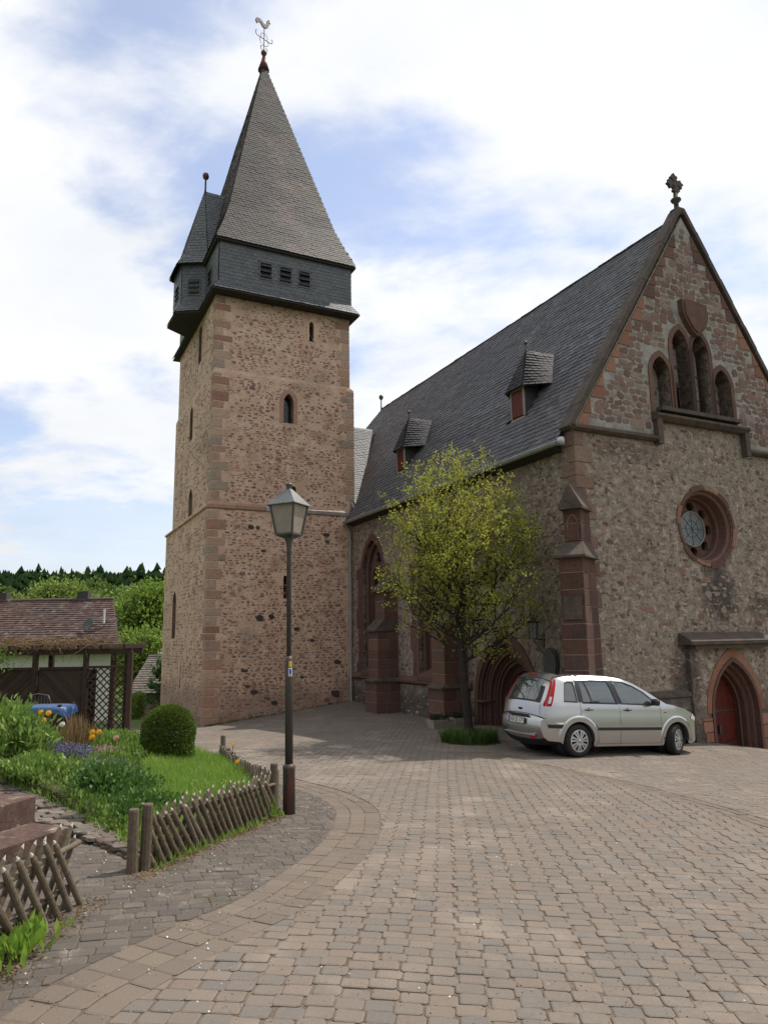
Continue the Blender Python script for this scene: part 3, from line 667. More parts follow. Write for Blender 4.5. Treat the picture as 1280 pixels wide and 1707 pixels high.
# string course
def ledge(pts, h=.2, pr=.17, name='string_course', m=m_dark_stone, fr=frF, par=church):
    mb_ = MB()
    for (a, b) in zip(pts, pts[1:]):
        hor = abs(a[1] - b[1]) < 1e-6
        if hor:
            z1 = a[1]; mb_.add([fr(u, z, -d) for u in (a[0], b[0]) for d, z in ((0.0, z1), (pr, z1 - .09), (pr, z1 - .15), (pr * .5, z1 - h), (0.0, z1 - h))],
                               [(i, (i + 1) % 5, 5 + (i + 1) % 5, 5 + i) for i in range(5)] + [(4, 3, 2, 1, 0), (5, 6, 7, 8, 9)])
        else:
            mb_.box(((a[0] + b[0]) / 2, -pr / 2 - .002, (a[1] + b[1]) / 2 - h / 2), (h * .8, pr, abs(a[1] - b[1]) + h * .9))
    return mb_.build(name, m, par, FC)
ledge([(-.08, 7.17), (2.62, 7.17)]); ledge([(2.62, 7.1), (2.62, 7.66)]); ledge([(2.5, 7.76), (5.86, 7.76)], h=.24, pr=.24); ledge([(5.8, 7.1), (5.8, 7.66)]); ledge([(5.8, 7.17), (GW + .05, 7.17)])
# lancets: recess, blind back wall with rubble, stone surround
for i, ((c, w2, z0, zs, za), o) in enumerate(zip(LANC, lanc)):
    wn = MB(); jamb(wn, o, frF, -.036, .40); oo = arch(c, w2 + .26, z0 - .0, zs, za + .16, 5); ring(wn, oo, o, frF, -.036); jamb(wn, oo, frF, -.036, -.012)
    win = wn.build('blind_window', m_sand_block if i != 3 else m_sand, church, FC)
    bk = MB().prism(o, .38, .42, frF).build('back_wall', m_mortar_gable, win, FC)
    lb = rubble(c - w2 / 2, c + w2 / 2, z0, za, (.1, .16), (.1, .25), .8, lambda u, v, a, b: inpoly(u, v, o), rng, .03)
    emit('stone', win, rub_mats(lb, Vector((0, .38, 0)), X_, Z_, -Y_, (.01, .03), rng), m_stone_gable, maxn=0, stuffname='infill_stones')
    if i == 1: MB().box((c + .02, .375, 8.2), (w2 - .1, .03, .95)).build('opening', m_black, win, FC)
    if i == 1: MB().box((c, .36, 8.75), (w2 - .04, .06, .14)).build('lintel', m_sand_block, win, FC)
MB().box((4.16, -.1, 7.83), (2.9, .2, .1)).build('window_sill', m_dark_stone, church, FC)
shield = MB(); sp = [(3.80, 10.96), (4.22, 10.98), (4.72, 10.94), (4.74, 10.55), (4.62, 10.28), (4.42, 10.1), (4.28, 10.0), (4.1, 10.12), (3.9, 10.4), (3.8, 10.6)]
shield.prism(sp, -.16, 0, frF); shield.prism([(4.27 + (a - 4.27) * .84, 10.52 + (b - 10.52) * .84) for a, b in sp], -.19, -.155, frF); shield.build('carved_shield', m_sand, church, FC)
# rose window
rs = MB(); circ = lambda r_, n=40: [(4.12 + r_ * math.sin(2 * math.pi * k / n), 4.95 + r_ * math.cos(2 * math.pi * k / n)) for k in range(n + 1)]
for ra, rb, da, db in ((1.0, .93, -.02, -.02), (.93, .90, -.02, .06), (.90, .84, .06, .10), (.84, .80, .10, .30), (.80, .76, .30, .34), (.76, .75, .34, .52)):
    n = 41; A_, B_ = circ(ra), circ(rb); rs.add([frF(a, b, da) for a, b in A_] + [frF(a, b, db) for a, b in B_], [(i, i + 1, n + i + 1, n + i) for i in range(n - 1)], sm=False)
jamb(rs, circ(1.0), frF, -.02, .0)
rosew = rs.build('rose_window', m_sand_block, church, FC)
for k in range(12):
    a0_, a1_ = 2 * math.pi * (k + .03) / 12, 2 * math.pi * (k + .97) / 12
    P = [(4.12 + r_ * math.sin(a), 4.95 + r_ * math.cos(a)) for r_, a in [(.935, a0_ + (a1_ - a0_) * t / 4) for t in range(5)] + [(1.06 if k % 2 else 1.01, a1_ - (a1_ - a0_) * t / 4) for t in range(5)]]
    MB().prism(P, -.032, -.018, frF).build('ring_stone', m_sand_block if k % 3 else m_orange_block, rosew, FC)
pet = []
for k in range(8):
    a = 2 * math.pi * k / 8; c, s_ = math.cos(a), math.sin(a); P = []
    for r_, t in ((.47, 0), (.50, .09), (.55, .14), (.62, .135), (.69, .075), (.72, 0), (.69, -.075), (.62, -.135), (.55, -.14), (.50, -.09)): P.append((4.12 + r_ * s_ + t * c, 4.95 + r_ * c - t * s_))
    pet.append(P)
MB().prism(circ(.755)[:-1], .46, .56, frF, holes=pet + [circ(.43, 24)[:-1]]).build('tracery', m_sand, rosew, FC)
MB().prism(circ(.75)[:-1], .57, .59, frF).build('dark_pane', m_glass, rosew, FC)
tor = MB(); tor.tube([frF(a, b, .44) for a, b in circ(.45, 28)], .017, 6); 
tor.build('pale_ring', m_joint, rosew, FC)
m_leaded = mat('leaded_roundel_glass', [(.05, .06, .06), (.10, .115, .115), (.03, .035, .035)], scale=5, amp=.4, dscale=18, bump=.3, rough=.15, spec=.8)
MB().prism(circ(.44, 28)[:-1], .45, .455, frF).build('roundel_pane', m_leaded, rosew, FC)
ld = MB()
for k in range(8):
    a = 2 * math.pi * k / 8; ld.tube([frF(4.12, 4.95, .445), frF(4.12 + .43 * math.sin(a), 4.95 + .43 * math.cos(a), .445)], .006, 4)
ld.tube([frF(a, b, .445) for a, b in circ(.22, 18)], .006, 4); ld.build('lead_cames', m_iron, rosew, FC)
# plinth of the facade
m_stain = mat('damp_plinth_stone', [(.07, .06, .05), (.12, .10, .085), (.17, .145, .12)], scale=3, amp=.4, dscale=20, bump=.9, bscale=12, bdist=.03)
for a, b in ((.25, 2.96), (5.64, GW)):
    MB().box(((a + b) / 2, -.03, -.65), (b - a, .06, 3.0)).build('plinth', m_stain, wall, FC)
    MB().add([(x, y, z) for x in (a - .02, b) for y, z in ((0, 1.02), (-.11, .93), (-.11, .87), (0, .80))], [(0, 1, 5, 4), (1, 2, 6, 5), (2, 3, 7, 6), (0, 3, 2, 1), (4, 5, 6, 7)]).build('plinth_moulding', m_dark_stone, wall, FC)
    emit('stone', wall, rub_mats(rubble(a + .1, b - .1, -1.2, .8, (.06, .14), (.08, .24), .6, lambda u, v, w_, h: True, rng, .02), Vector((0, -.06, 0)), X_, Z_, -Y_, (.004, .014), rng, 14), m_stain, maxn=0, stuffname='plinth_rubble')
# facade door with canopy slab
pd = MB(); pd.prism([(2.98, -.8), (5.62, -.8), (5.62, 2.05), (2.98, 2.05)], -.13, -.002, frF, holes=[arch(DC, 1.72, -.8, .45, 1.73, 7)]); porch = pd.build('door_surround', m_mortar_nave, church, FC)
emit('stone', porch, rub_mats(rubble(3.05, 5.6, -.6, 2.0, (.08, .14), (.1, .24), .35, lambda u, v, a, b: not near_poly(u, v, a + .5, b + .2, door_o), rng, .03), Vector((0, -.13, 0)), X_, Z_, -Y_, (.006, .02), rng), m_stone_nave, maxn=0, stuffname='surround_rubble')
can = MB(); can.add([(2.76, -.42, 2.05), (5.84, -.42, 2.05), (5.84, .0, 2.05), (2.76, .0, 2.05), (2.76, -.42, 2.13), (5.84, -.42, 2.13), (5.62, -.0, 2.34), (2.80, -.0, 2.34)], [(0, 3, 2, 1), (4, 5, 6, 7), (0, 1, 5, 4), (1, 2, 6, 5), (3, 0, 4, 7), (2, 3, 7, 6)])
can.box((4.3, -.2, 2.0), (2.72, .3, .1)); can.build('canopy', m_dark_stone, church, FC)
pm = MB(); prev = arch(DC, 1.72, -.8, .45, 1.73, 7); d = -.16
for i, (w2, za, dd) in enumerate(((1.56, 1.63, .02), (1.44, 1.54, .14), (1.30, 1.44, .30), (1.26, 1.41, .50))):
    o = arch(DC, w2, -.8, .45, za, 7); ring(pm, prev, o, frF, d); jamb(pm, o, frF, d, dd); d = dd; prev = o
    if i < 3: pm.tube([frF(a, b, d - .01) for a, b in arch(DC, w2 - .04, -.8, .45, za - .03, 7)], .03, 6)
portal1 = pm.build('door_arch', m_sand_block, church, FC)
for k in range(9):
    oo = arch(DC, 2.02, .3, .45, 1.98, 9); oi = arch(DC, 1.74, .3, .45, 1.74, 9); i0 = 1 + k * 2; P = oi[i0:i0 + 3] + oo[i0:i0 + 3][::-1]
    if len(P) == 6: MB().prism([(4.4 + (a - 4.4) * 1.0, b) for a, b in P], -.152, -.131, frF).build('voussoir', m_orange_block, portal1, FC)
for s_ in (-1, 1):
    z = -.75
    while z < .3:
        h = rng.uniform(.2, .38); h = min(h, .36 - z) if z + h > .3 else h; wd = rng.uniform(.16, .36)
        MB().box((DC + s_ * (.87 + wd / 2), -.141, z + h / 2), (wd, .024, h - .02), bev=.006).build('jamb_stone', m_orange_block, portal1, FC); z += h
def plank_door(outl, x0, x1, npl, d, parent, fr=frF, name='plank', m=m_doorred):
    wd = (x1 - x0) / npl
    for i in range(npl):
        P = clip_poly2(clip_poly2(outl, x0 + i * wd + .004, 0, 1), x0 + (i + 1) * wd - .004, 0, -1)
        if len(P) >= 3: MB().prism(P, d, d + .05, fr).build(name, m, parent, FC)
dr = MB(); o = arch(DC, 1.26, -.62, .45, 1.41, 7); dr.prism(o, .47, .5, frF); door = dr.build('red_door', m_black, church, FC, label='low arched red plank door with iron strap hinges under stone canopy')
plank_door(o, DC - .63, DC + .63, 6, .42, door)
hg = MB()
for z in (.42, -.38): hg.box((DC + .0, .41, z), (1.1, .015, .035)); hg.box((DC - .1, .405, z), (.2, .015, .07))
hg.box((DC - .02, .38, -.02), (.06, .05, .2)); hg.build('iron_fitting', m_iron, door, FC)
MB().box((DC, -.12, -.60 ), (2.4, .7, .10), bev=.01).build('threshold_step', m_joint, church, FC)
# cross on the gable
cr = MB(); cx0, cz0 = AX, AZ + .16; KS = Matrix.Translation((cx0, .1, cz0)) @ Matrix.Scale(.62, 4) @ Matrix.Translation((-cx0, -.1, -cz0))
cr.box((cx0, .1, cz0 + .02), (.44, .5, .36), bev=.05); cr.lathe([(.11, cz0 + .1), (.10, cz0 + .5), (.22, cz0 + .6), (.23, cz0 + .68), (.10, cz0 + .76), (.085, cz0 + 1.0)], 8, (cx0, .1))
P = []
for k in range(4):
    a = k * math.pi / 2; ca_, sa_ = math.cos(a), math.sin(a)
    for t, r_ in ((-.09, .10), (-.075, .22), (-.19, .26), (-.20, .36), (-.10, .38), (0, .52), (.10, .38), (.20, .36), (.19, .26), (.075, .22), (.09, .10)): P.append((t * ca_ + r_ * sa_, -t * sa_ + r_ * ca_))
Mc = Matrix.Translation((cx0, .1, cz0 + 1.42)) @ Matrix.Rotation(R(-8), 4, 'Y'); hl = [[(.0 + .07 * math.cos(t) + q[0], .07 * math.sin(t) + q[1]) for t in (0, 1.26, 2.5, 3.77, 5.0)] for q in ((.14, .14), (-.14, .14), (.14, -.14), (-.14, -.14))]
cr.prism(P, -.07, .07, frF, M=Mc); rg_ = MB(); 
ringp = [(.27 * math.sin(k * math.pi / 12), .27 * math.cos(k * math.pi / 12)) for k in range(24)]; ringi = [(a * .72, b * .72) for a, b in ringp]
cr.prism(ringp, -.05, .05, frF, M=Mc, holes=[ringi]); cr.v = [tuple(KS @ Vector(p)) for p in cr.v]; cr.build('cross_finial', m_dark_stone, church, FC)
# roof
EX, EZ = -.28, 6.72; rk = (AZ + .0 - EZ) / (AX - EX); RY0, RY1, HY = .27, 18.5, 22.9
rf = MB(); e2 = GW - EX
rf.add([(EX, RY0, EZ), (EX, HY, EZ), (AX, RY0, AZ), (AX, RY1, AZ), (e2, RY0, EZ), (e2, HY, EZ)], [(0, 2, 3, 1), (4, 5, 3, 2), (1, 3, 5)])
rf.add([(EX, RY0, EZ), (EX, HY, EZ), (.1, RY0, EZ), (.1, HY, EZ)], [(0, 1, 3, 2)])
roof = rf.build('roof', m_roof_deck, church, FC)
DORM = [(2.87, .70), (9.80, .72)]
def skipd(p):
    for (yc, xx) in DORM:
        if abs(p.y - yc) < .42 and .55 < p.x < 1.45: return True
    return False
nrm = Vector((-rk, 0, 1)).normalized() * .02
sl1 = slates((EX, HY, EZ), (EX, RY0, EZ), (AX, RY0, AZ), (AX, RY1, AZ), .185, .25, rng, thick=.012, skip=skipd)
sl2 = slates((EX, HY, EZ), (AX, RY1, AZ), (AX, RY1, AZ), (AX, RY1, AZ), .3, .3, rng) if False else []
emit('slate', roof, sl1, m_slate_roof, maxn=150, kind='slate')
hipm = slates((e2, HY, EZ), (EX, HY, EZ), (AX, RY1, AZ), (AX, RY1, AZ), .22, .3, rng); rgt = slates((e2, RY0, EZ), (e2, HY, EZ), (AX, RY1, AZ), (AX, RY0, AZ), .22, .3, rng)
emit('slate', roof, hipm + rgt, m_slate_roof, maxn=0, kind='slate', stuffname='far_slates')
rc = MB()
for i in range(60):
    y0 = RY0 + i * (RY1 - RY0) / 60; y1 = y0 + (RY1 - RY0) / 60 + .04
    rc.add([(AX - .16, y0, AZ - .20), (AX, y0, AZ + .06), (AX + .16, y0, AZ - .20), (AX - .16, y1, AZ - .21), (AX, y1, AZ + .045), (AX + .16, y1, AZ - .21)], [(0, 1, 4, 3), (1, 2, 5, 4), (0, 2, 1)])
rc.build('ridge_slates', m_slate_roof, roof, FC, kind='stuff')
def finial(name, x, y, z, s_, parent, m=m_iron): MB().lathe([(.05 * s_, z), (.035 * s_, z + .3 * s_), (.03 * s_, z + .62 * s_), (.09 * s_, z + .68 * s_), (.13 * s_, z + .78 * s_), (.11 * s_, z + .88 * s_), (.02 * s_, z + .94 * s_)], 10, (x, y)).build(name, m, parent, FC)
finial('roof_finial', AX, RY1, AZ, .9, church)
# dormers
for di, (yc, xx) in enumerate(DORM):
    zb = EZ + rk * (xx - EX) ; hw = .29; zt = zb + .82; za = zb + 1.95; xf = xx - .02
    dm = MB(); dm.add([(xf, yc - hw, zb - .12), (xf, yc + hw, zb - .12), (xf, yc + hw, zt), (xf, yc - hw, zt)], [(0, 1, 2, 3)])
    xr = lambda z: EX + (z - EZ) / rk
    for s_ in (-1, 1): dm.add([(xf, yc + s_ * hw, zb - .12), (xf, yc + s_ * hw, zt), (xr(zt), yc + s_ * hw, zt)], [(0, 1, 2)])
    dorm = dm.build('dormer', m_roof_deck, church, FC, label=('dormer with red shutter nearest the gable', 'dormer with red shutter halfway to the tower')[di])
    fr_ = MB(); fx = xf - .03
    for (yy, zz_, wy_, hz) in ((yc, zt - .03, 2 * hw + .02, .05), (yc, zb - .05, 2 * hw + .02, .05), (yc - hw + .015, (zb + zt) / 2, .04, zt - zb), (yc + hw - .015, (zb + zt) / 2, .04, zt - zb)): fr_.box((fx, yy, zz_), (.05, wy_, hz))
    fr_.build('shutter_frame', m_joint, dorm, FC)
    for k in range(3): MB().box((fx + .012, yc - hw + .035 + (k + .5) * (2 * hw - .07) / 3, (zb + zt) / 2 - .01), (.03, (2 * hw - .07) / 3 - .006, zt - zb - .1)).build('shutter_board', m_doorred, dorm, FC)
    # little hipped roof with swept valleys: front hip + two flanks merging into the main roof
    hv = hw + .1; xe = xf - .14; apx = xf + .34; ps = []
    xb = xr(za) 
    for s_ in (-1, 1):
        prf = [(0, hv, zt - .06), (.18, hv * .82, zt + .14), (.5, hv * .5, zt + .55), (1, 0.0, za)]
        for (t0, w0, z0_), (t1, w1, z1_) in zip(prf, prf[1:]):
            f0 = Vector((xe + (apx - xe) * t0, yc + s_ * w0, z0_)); f1 = Vector((xe + (apx - xe) * t1, yc + s_ * w1, z1_))
            sw0 = w0 + .46 * (1 - t0) ** 1.3 + .03; sw1 = w1 + .46 * (1 - t1) ** 1.3 + .03
            b0 = Vector((xr(z0_ + .02) + .02, yc + s_ * sw0, z0_)); b1 = Vector((xr(z1_ + .02) + .02, yc + s_ * sw1, z1_))
            ps += slates(f0, b0, b1, f1, .13, .17, rng, tilt=.025) if s_ < 0 else slates(b0, f0, f1, b1, .13, .17, rng, tilt=.025)
            dm2 = MB().add([f0, b0, b1, f1], [(0, 1, 2, 3)])
            dm2.build('roof_flank', m_roof_deck, dorm, FC)
    for (t0, w0, z0_), (t1, w1, z1_) in zip(prf, prf[1:]):
        a_, b_2 = Vector((xe + (apx - xe) * t0, yc + w0, z0_)), Vector((xe + (apx - xe) * t0, yc - w0, z0_)); c_, d_ = Vector((xe + (apx - xe) * t1, yc - w1, z1_)), Vector((xe + (apx - xe) * t1, yc + w1, z1_))
        ps += slates(a_, b_2, c_, d_, .13, .15, rng); MB().add([a_, b_2, c_, d_], [(0, 1, 2, 3)]).build('roof_front', m_roof_deck, dorm, FC)
    # cheeks
    ps += slates((xr(zb) + .0, yc - hw - .02, zb), (xf, yc - hw - .02, zb), (xf, yc - hw - .02, zt), (xr(zt), yc - hw - .02, zt), .13, .15, rng)
    emit('slate', dorm, ps, m_slate_dormer, maxn=50, kind='slate', stuffname='dormer_slates')
    rdg = MB(); rdg.tube([(apx, yc, za + .02), (xr(za), yc, za + .03)], .04, 6); rdg.build('ridge', m_slate_roof, dorm, FC)
    finial('finial', apx, yc, za - .05, .42, dorm)
# connecting roof between tower and nave
cy = lambda y: 7.05 + (y - 12.3) * 1.05
cn = MB(); cn.add([(-.0, 12.3, 7.05), (.0, 16.9, cy(16.9)), (3.02, 16.9, cy(16.9))], [(0, 2, 1)]); cn.add([(-.0, 20.5, 7.6), (0, 16.9, cy(16.9)), (3.02, 16.9, cy(16.9))], [(0, 1, 2)]); conn = cn.build('valley_roof', m_roof_deck, church, FC)
emit('slate', conn, slates((.15, 12.55, cy(12.55)), (.3, 12.55, cy(12.55)), (3.0, 16.9, cy(16.9)), (.15, 16.9, cy(16.9)), .15, .22, rng, tilt=.02), m_slate_clad, maxn=60, kind='slate', stuffname='valley_slates')
# eaves cornice, gutter, downspout
cn = MB(); cn.add([(-.30, .45, 6.66), (-.30, 12.6, 6.66), (0, 12.6, 6.56), (0, .45, 6.56), (-.3, .45, 6.70), (-.3, 12.6, 6.70), (0, 12.6, 6.70), (0, .45, 6.70)], [(0, 1, 2, 3), (0, 4, 5, 1), (4, 7, 6, 5), (0, 3, 7, 4)]); cn.build('eaves_board', m_soffit, church, FC)
gt = MB(); n = 8; ys = (.05, 12.55)
sec = [(EX - .02 - .075 + .075 * math.cos(math.pi + math.pi * k / n), EZ - .02 + .075 * math.sin(math.pi + math.pi * k / n)) for k in range(n + 1)]
vs = [(a, y, b) for y in ys for a, b in sec]; gt.add(vs, [(k, k + 1, n + 2 + k, n + 1 + k) for k in range(n)], sm=True); gt.tube([(sec[0][0], ys[0], sec[0][1]), (sec[0][0], ys[1], sec[0][1])], .014, 6)
gt.lathe([(.0, 0), (.09, 0), (.09, .17), (0, .17)], 8, M=Matrix.Translation((EX - .09, .03, EZ - .12))); gt.build('gutter', m_zinc, church, FC)
MB().tube([(-.36, 12.5, 6.66), (-.2, 12.55, 6.45), (-.12, 12.58, 6.3), (-.12, 12.58, -.1)], .05, 8).build('downspout', m_zinc, church, FC)
# portal
pt = MB(); prev = arch(PC, 2.82, -.6, .62, 2.50, 8); d = -.04; jamb(pt, prev, frS, d, 0)
ORD = ((2.50, 2.24, .02), (2.36, 2.13, .16), (2.14, 1.98, .20), (2.02, 1.88, .36), (1.78, 1.72, .42), (1.66, 1.62, .58), (1.5, 1.5, .62), (1.44, 1.44, .75))
for i, (w2, za, dd) in enumerate(ORD):
    o = arch(PC, w2, -.6, .62, za, 8); ring(pt, prev, o, frS, d); jamb(pt, o, frS, d, dd); d = dd; prev = o
    if i % 2: pt.tube([frS(a, b, d - .02) for a, b in arch(PC, w2 - .03, -.6, .62, za - .02, 8)], .038, 6)
portal = pt.build('portal_arch', m_sand_block, church, FC)
for s_ in (-1, 1): MB().box((.16, PC + s_ * 1.12, .62), (.44, .34, .05)).build('impost', m_sand, portal, FC)
o = arch(PC, 1.44, -.5, .62, 1.44, 8); dr = MB(); dr.prism(o, .74, .8, frS); pdoor = dr.build('portal_door', m_black, church, FC, label='dark red plank door deep inside the gothic side portal')
plank_door(o, PC - .72, PC + .72, 6, .69, pdoor, fr=frS, m=mat('dark_red_paint', [(.13, .03, .022), (.09, .022, .018)], amp=.2, rough=.5))
# gothic windows in the nave side
for i, ((c, w2, z0, zs, za), o) in enumerate(zip(wins, win_o)):
    wn = MB(); oo = arch(c, w2 + .36, z0, zs, za + .24, 7); ring(wn, oo, o, frS, -.02); jamb(wn, oo, frS, -.02, 0); jamb(wn, o, frS, -.02, .14)
    o2 = arch(c, w2 - .3, z0, zs, za - .12, 7); ring(wn, o, o2, frS, .14) ; 
    n_ = len(o2); jamb(wn, o2, frS, .14, .40); wn.tube([frS(a, b, .15) for a, b in arch(c, w2 - .14, z0, zs, za - .06, 7)], .035, 6)
    win = wn.build('gothic_window', m_sand_block, church, FC)
    MB().add([frS(c - w2 / 2, z0, -.12), frS(c + w2 / 2, z0, -.12), frS(c + w2 / 2, z0 + .3, .4), frS(c - w2 / 2, z0 + .3, .4), frS(c - w2 / 2, z0 - .12, -.12), frS(c + w2 / 2, z0 - .12, -.12)], [(0, 1, 2, 3), (0, 4, 5, 1)]).build('sill', m_sand, win, FC)
    MB().prism(o2, .40, .42, frS).build('pane', m_glass, win, FC)
    hw = (w2 - .3) / 2; l1 = arch(c - hw / 2, hw - .12, z0, zs - .35, zs + .15, 5); l2 = arch(c + hw / 2, hw - .12, z0, zs - .35, zs + .15, 5)
    fo = [(c + .26 * math.sin(2 * math.pi * k / 12) * (1 if k % 3 else .6), zs + .52 + .26 * math.cos(2 * math.pi * k / 12) * (1 if k % 3 else .6)) for k in range(12)]
    MB().prism(o2, .28, .39, frS, holes=[l1, l2, fo]).build('tracery', m_sand, win, FC)
    bars = MB()
    for k in range(6): bars.tube([frS(c - hw, z0 + .5 + k * .52, .34), frS(c + hw, z0 + .5 + k * .52, .34)], .01, 4)
    bars.build('glazing_bars', m_iron, win, FC)
    z = z0
    while z < zs:                       # long and short jamb stones beside the opening
        h = rng.uniform(.3, .45)
        for s_ in (-1, 1):
            wd = rng.choice((.2, .34)); MB().box((-.012, c + s_ * (w2 / 2 + .19 + wd / 2), z + h / 2), (.024, wd, h - .02)).build('jamb_stone', m_sand_block, win, FC)
        z += h
# plinth moulding of the side wall
pl = MB()
for (a, b) in ((4.6, 4.8), (5.55, 8.9), (9.75, 12.6)): pl.add([(x, y, z) for y in (a, b) for x, z in ((0, 1.13), (-.12, 1.0), (-.12, .94), (0, .86))], [(0, 1, 5, 4), (1, 2, 6, 5), (2, 3, 7, 6), (0, 3, 2, 1), (4, 5, 6, 7)])
pl.build('plinth_moulding', m_sand, church, FC)
# buttresses: stacked blocks round a joint-coloured core
def buttress(M, hw, stages, label, top, bmat_=m_sand_block):
    """M maps local (p = projection, q = sideways, z) into the church frame; stages: (z0, z1, projection, halfwidth)"""
    core = MB()
    for (z0, z1, pr, h2) in stages: core.box((pr / 2 - .01, 0, (z0 + z1) / 2), (pr - .0, 2 * h2 - .02, z1 - z0), M=M)
    b = core.build('buttress', m_joint, church, FC, label=label)
    for (z0, z1, pr, h2) in stages:
        n = max(1, round((z1 - z0) / .34)); hh = (z1 - z0) / n
        for i in range(n):
            sp_ = pr * rng.uniform(.42, .62); zc = z0 + (i + .5) * hh
            bm_ = m_sand_block if z0 > 0 else m_dark_stone if False else m_sand_block
            MB().box((pr - sp_ / 2 + .004, 0, zc), (sp_ - .008, 2 * h2 + .01, hh - .012), bev=.008, M=M).build('block', bmat_, b, FC)
            MB().box(((pr - sp_) / 2 - .02, 0, zc), (pr - sp_ - .006 + .04, 2 * h2 + .008, hh - .012), bev=.008, M=M).build('block', bmat_, b, FC)
    for (z0, z1, p0, p1, h0, h1) in top:      # weatherings
        MB().add([(p0, -h0, z0), (p0, h0, z0), (-.02, h0, z0), (-.02, -h0, z0), (p0, -h0, z0 + .05), (p0, h0, z0 + .05), (p1, h1, z1), (p1, -h1, z1), (-.02, h1, z1), (-.02, -h1, z1)],
                 [(0, 1, 2, 3), (0, 4, 5, 1), (4, 7, 6, 5), (1, 5, 6, 8, 2), (0, 3, 9, 7, 4), (7, 9, 8, 6)], M=M).build('weathering', m_dark_stone, b, FC)
    return b
def bm(px, py, ang): return Matrix.Translation((px, py, 0)) @ Matrix.Rotation(R(ang), 4, 'Z')
stA = [(-.7, .95, .86, .42), (1.0, 2.62, .76, .35), (2.62, 3.85, .5, .35)]; tpA = [(.93, 1.06, .92, .76, .45, .35), (2.55, 2.95, .84, .5, .38, .35), (3.85, 4.5, .62, .05, .40, .3)]
buttress(bm(0, 9.33, 180), .35, stA, 'stepped sandstone buttress next to the tower', tpA)
stB = [(-.7, .95, .86, .42), (1.0, 2.62, .76, .35), (2.62, 5.2, .5, .33)]
buttress(bm(0, 5.17, 180), .35, stB, 'stepped sandstone buttress behind the young tree', tpA[:2] + [(5.2, 5.9, .62, .05, .38, .3)])
stC = [(-.9, .9, 1.06, .31), (.95, 2.55, .95, .26), (2.55, 4.0, .90, .25), (4.0, 5.1, .62, .19)]
C_ = buttress(bm(0.06, 0.02, 211), .3, stC, 'tall corner buttress with gabled pinnacle', [(.88, 1.0, 1.12, .95, .37, .28), (3.95, 4.32, 1.02, .62, .36, .20)], m_sand_dark)
Mc = bm(0.06, .02, 211)
gb = MB(); gb.add([(.74, -.27, 5.1), (.74, .27, 5.1), (.74, 0, 5.62), (0, -.27, 5.1), (0, .27, 5.1), (0, 0, 5.62), (.74, -.27, 5.04), (.74, .27, 5.04), (0, -.27, 5.04), (0, .27, 5.04)], [(0, 1, 2), (0, 2, 5, 3), (1, 4, 5, 2), (6, 7, 1, 0), (6, 0, 3, 8), (7, 9, 4, 1), (6, 8, 9, 7)], M=Mc)
gb.tube([(.73, .10 * math.cos(t * .785), 5.27 + .1 * math.sin(t * .785)) for t in range(9)], .02, 6, M=Mc); gb.build('gablet', m_dark_stone, C_, FC)
tpn = MB(); tpn.prism(arch(0, .26, 4.35, 4.72, 4.95, 4), .0, .02, lambda u, v, d: (.622 + .012 - d, u, v), holes=[arch(0, .18, 4.37, 4.72, 4.89, 4)], M=Mc); tpn.build('blind_tracery', m_sand, C_, FC)
MB().box((.93, 0, 2.88), (.03, .40, .5), bev=.01, M=Mc).build('inscription_tablet', m_dark_stone, C_, FC)
# wall lantern and oval plaque beside the corner buttress
wl = empty('wall_lantern', FC @ Matrix.Translation((-.05, 1.5, 2.2)), 'small grey wall lantern on a bracket between side portal and corner buttress', 'lantern')
lb = MB(); lb.tube([(0, 1.5, 2.22), (-.28, 1.5, 2.25)], .015, 6); lb.tube([(-.02, 1.5, 1.9), (-.28, 1.5, 2.22)], .012, 6); lb.box((-.02, 1.5, 2.2), (.03, .1, .3)); lb.build('bracket', m_iron, wl, FC)
MB().lathe([(.16, 2.62), (.15, 2.65), (.05, 2.76), (.02, 2.82)], 8, (-.28, 1.5)).build('cap', m_iron, wl, FC)
MB().lathe([(.085, 2.26), (.115, 2.61)], 8, (-.28, 1.5), sm=False).build('pane', m_zinc, wl, FC)
fr_ = MB()
for k in range(8): a = k * math.pi / 4; fr_.tube([(-.28 + .087 * math.cos(a), 1.5 + .087 * math.sin(a), 2.25), (-.28 + .118 * math.cos(a), 1.5 + .118 * math.sin(a), 2.62)], .008, 4)
fr_.build('frame', m_iron, wl, FC)
op = MB(); oval = lambda s_: [(1.22 + .27 * s_ * math.cos(t * math.pi / 14), 1.68 + .36 * s_ * math.sin(t * math.pi / 14)) for t in range(28)]
op.prism(oval(1), -.06, 0, frS); op.prism(oval(.86), -.05, -.085, frS); opl = op.build('oval_plaque', m_iron, None, FC); tag(opl, 'dark oval memorial plaque on the wall above the car', 'plaque')
# notices on the portal door
nt_ = empty('notice_sheet', FC @ Matrix.Translation((.66, 2.62, .9)), 'white notice sheets pinned on the dark portal door left of the car', 'notice')
m_paper = flat('paper', (.62, .62, .6), .7); m_paper2 = flat('yellow_paper', (.5, .42, .12), .7)
MB().box((.665, 2.75, .95), (.01, .30, .30)).build('sheet', m_paper, nt_, FC); MB().box((.665, 2.78, .6), (.01, .24, .34)).build('sheet', m_paper, nt_, FC); MB().box((.658, 2.66, .84), (.008, .12, .12)).build('sheet', m_paper2, nt_, FC)
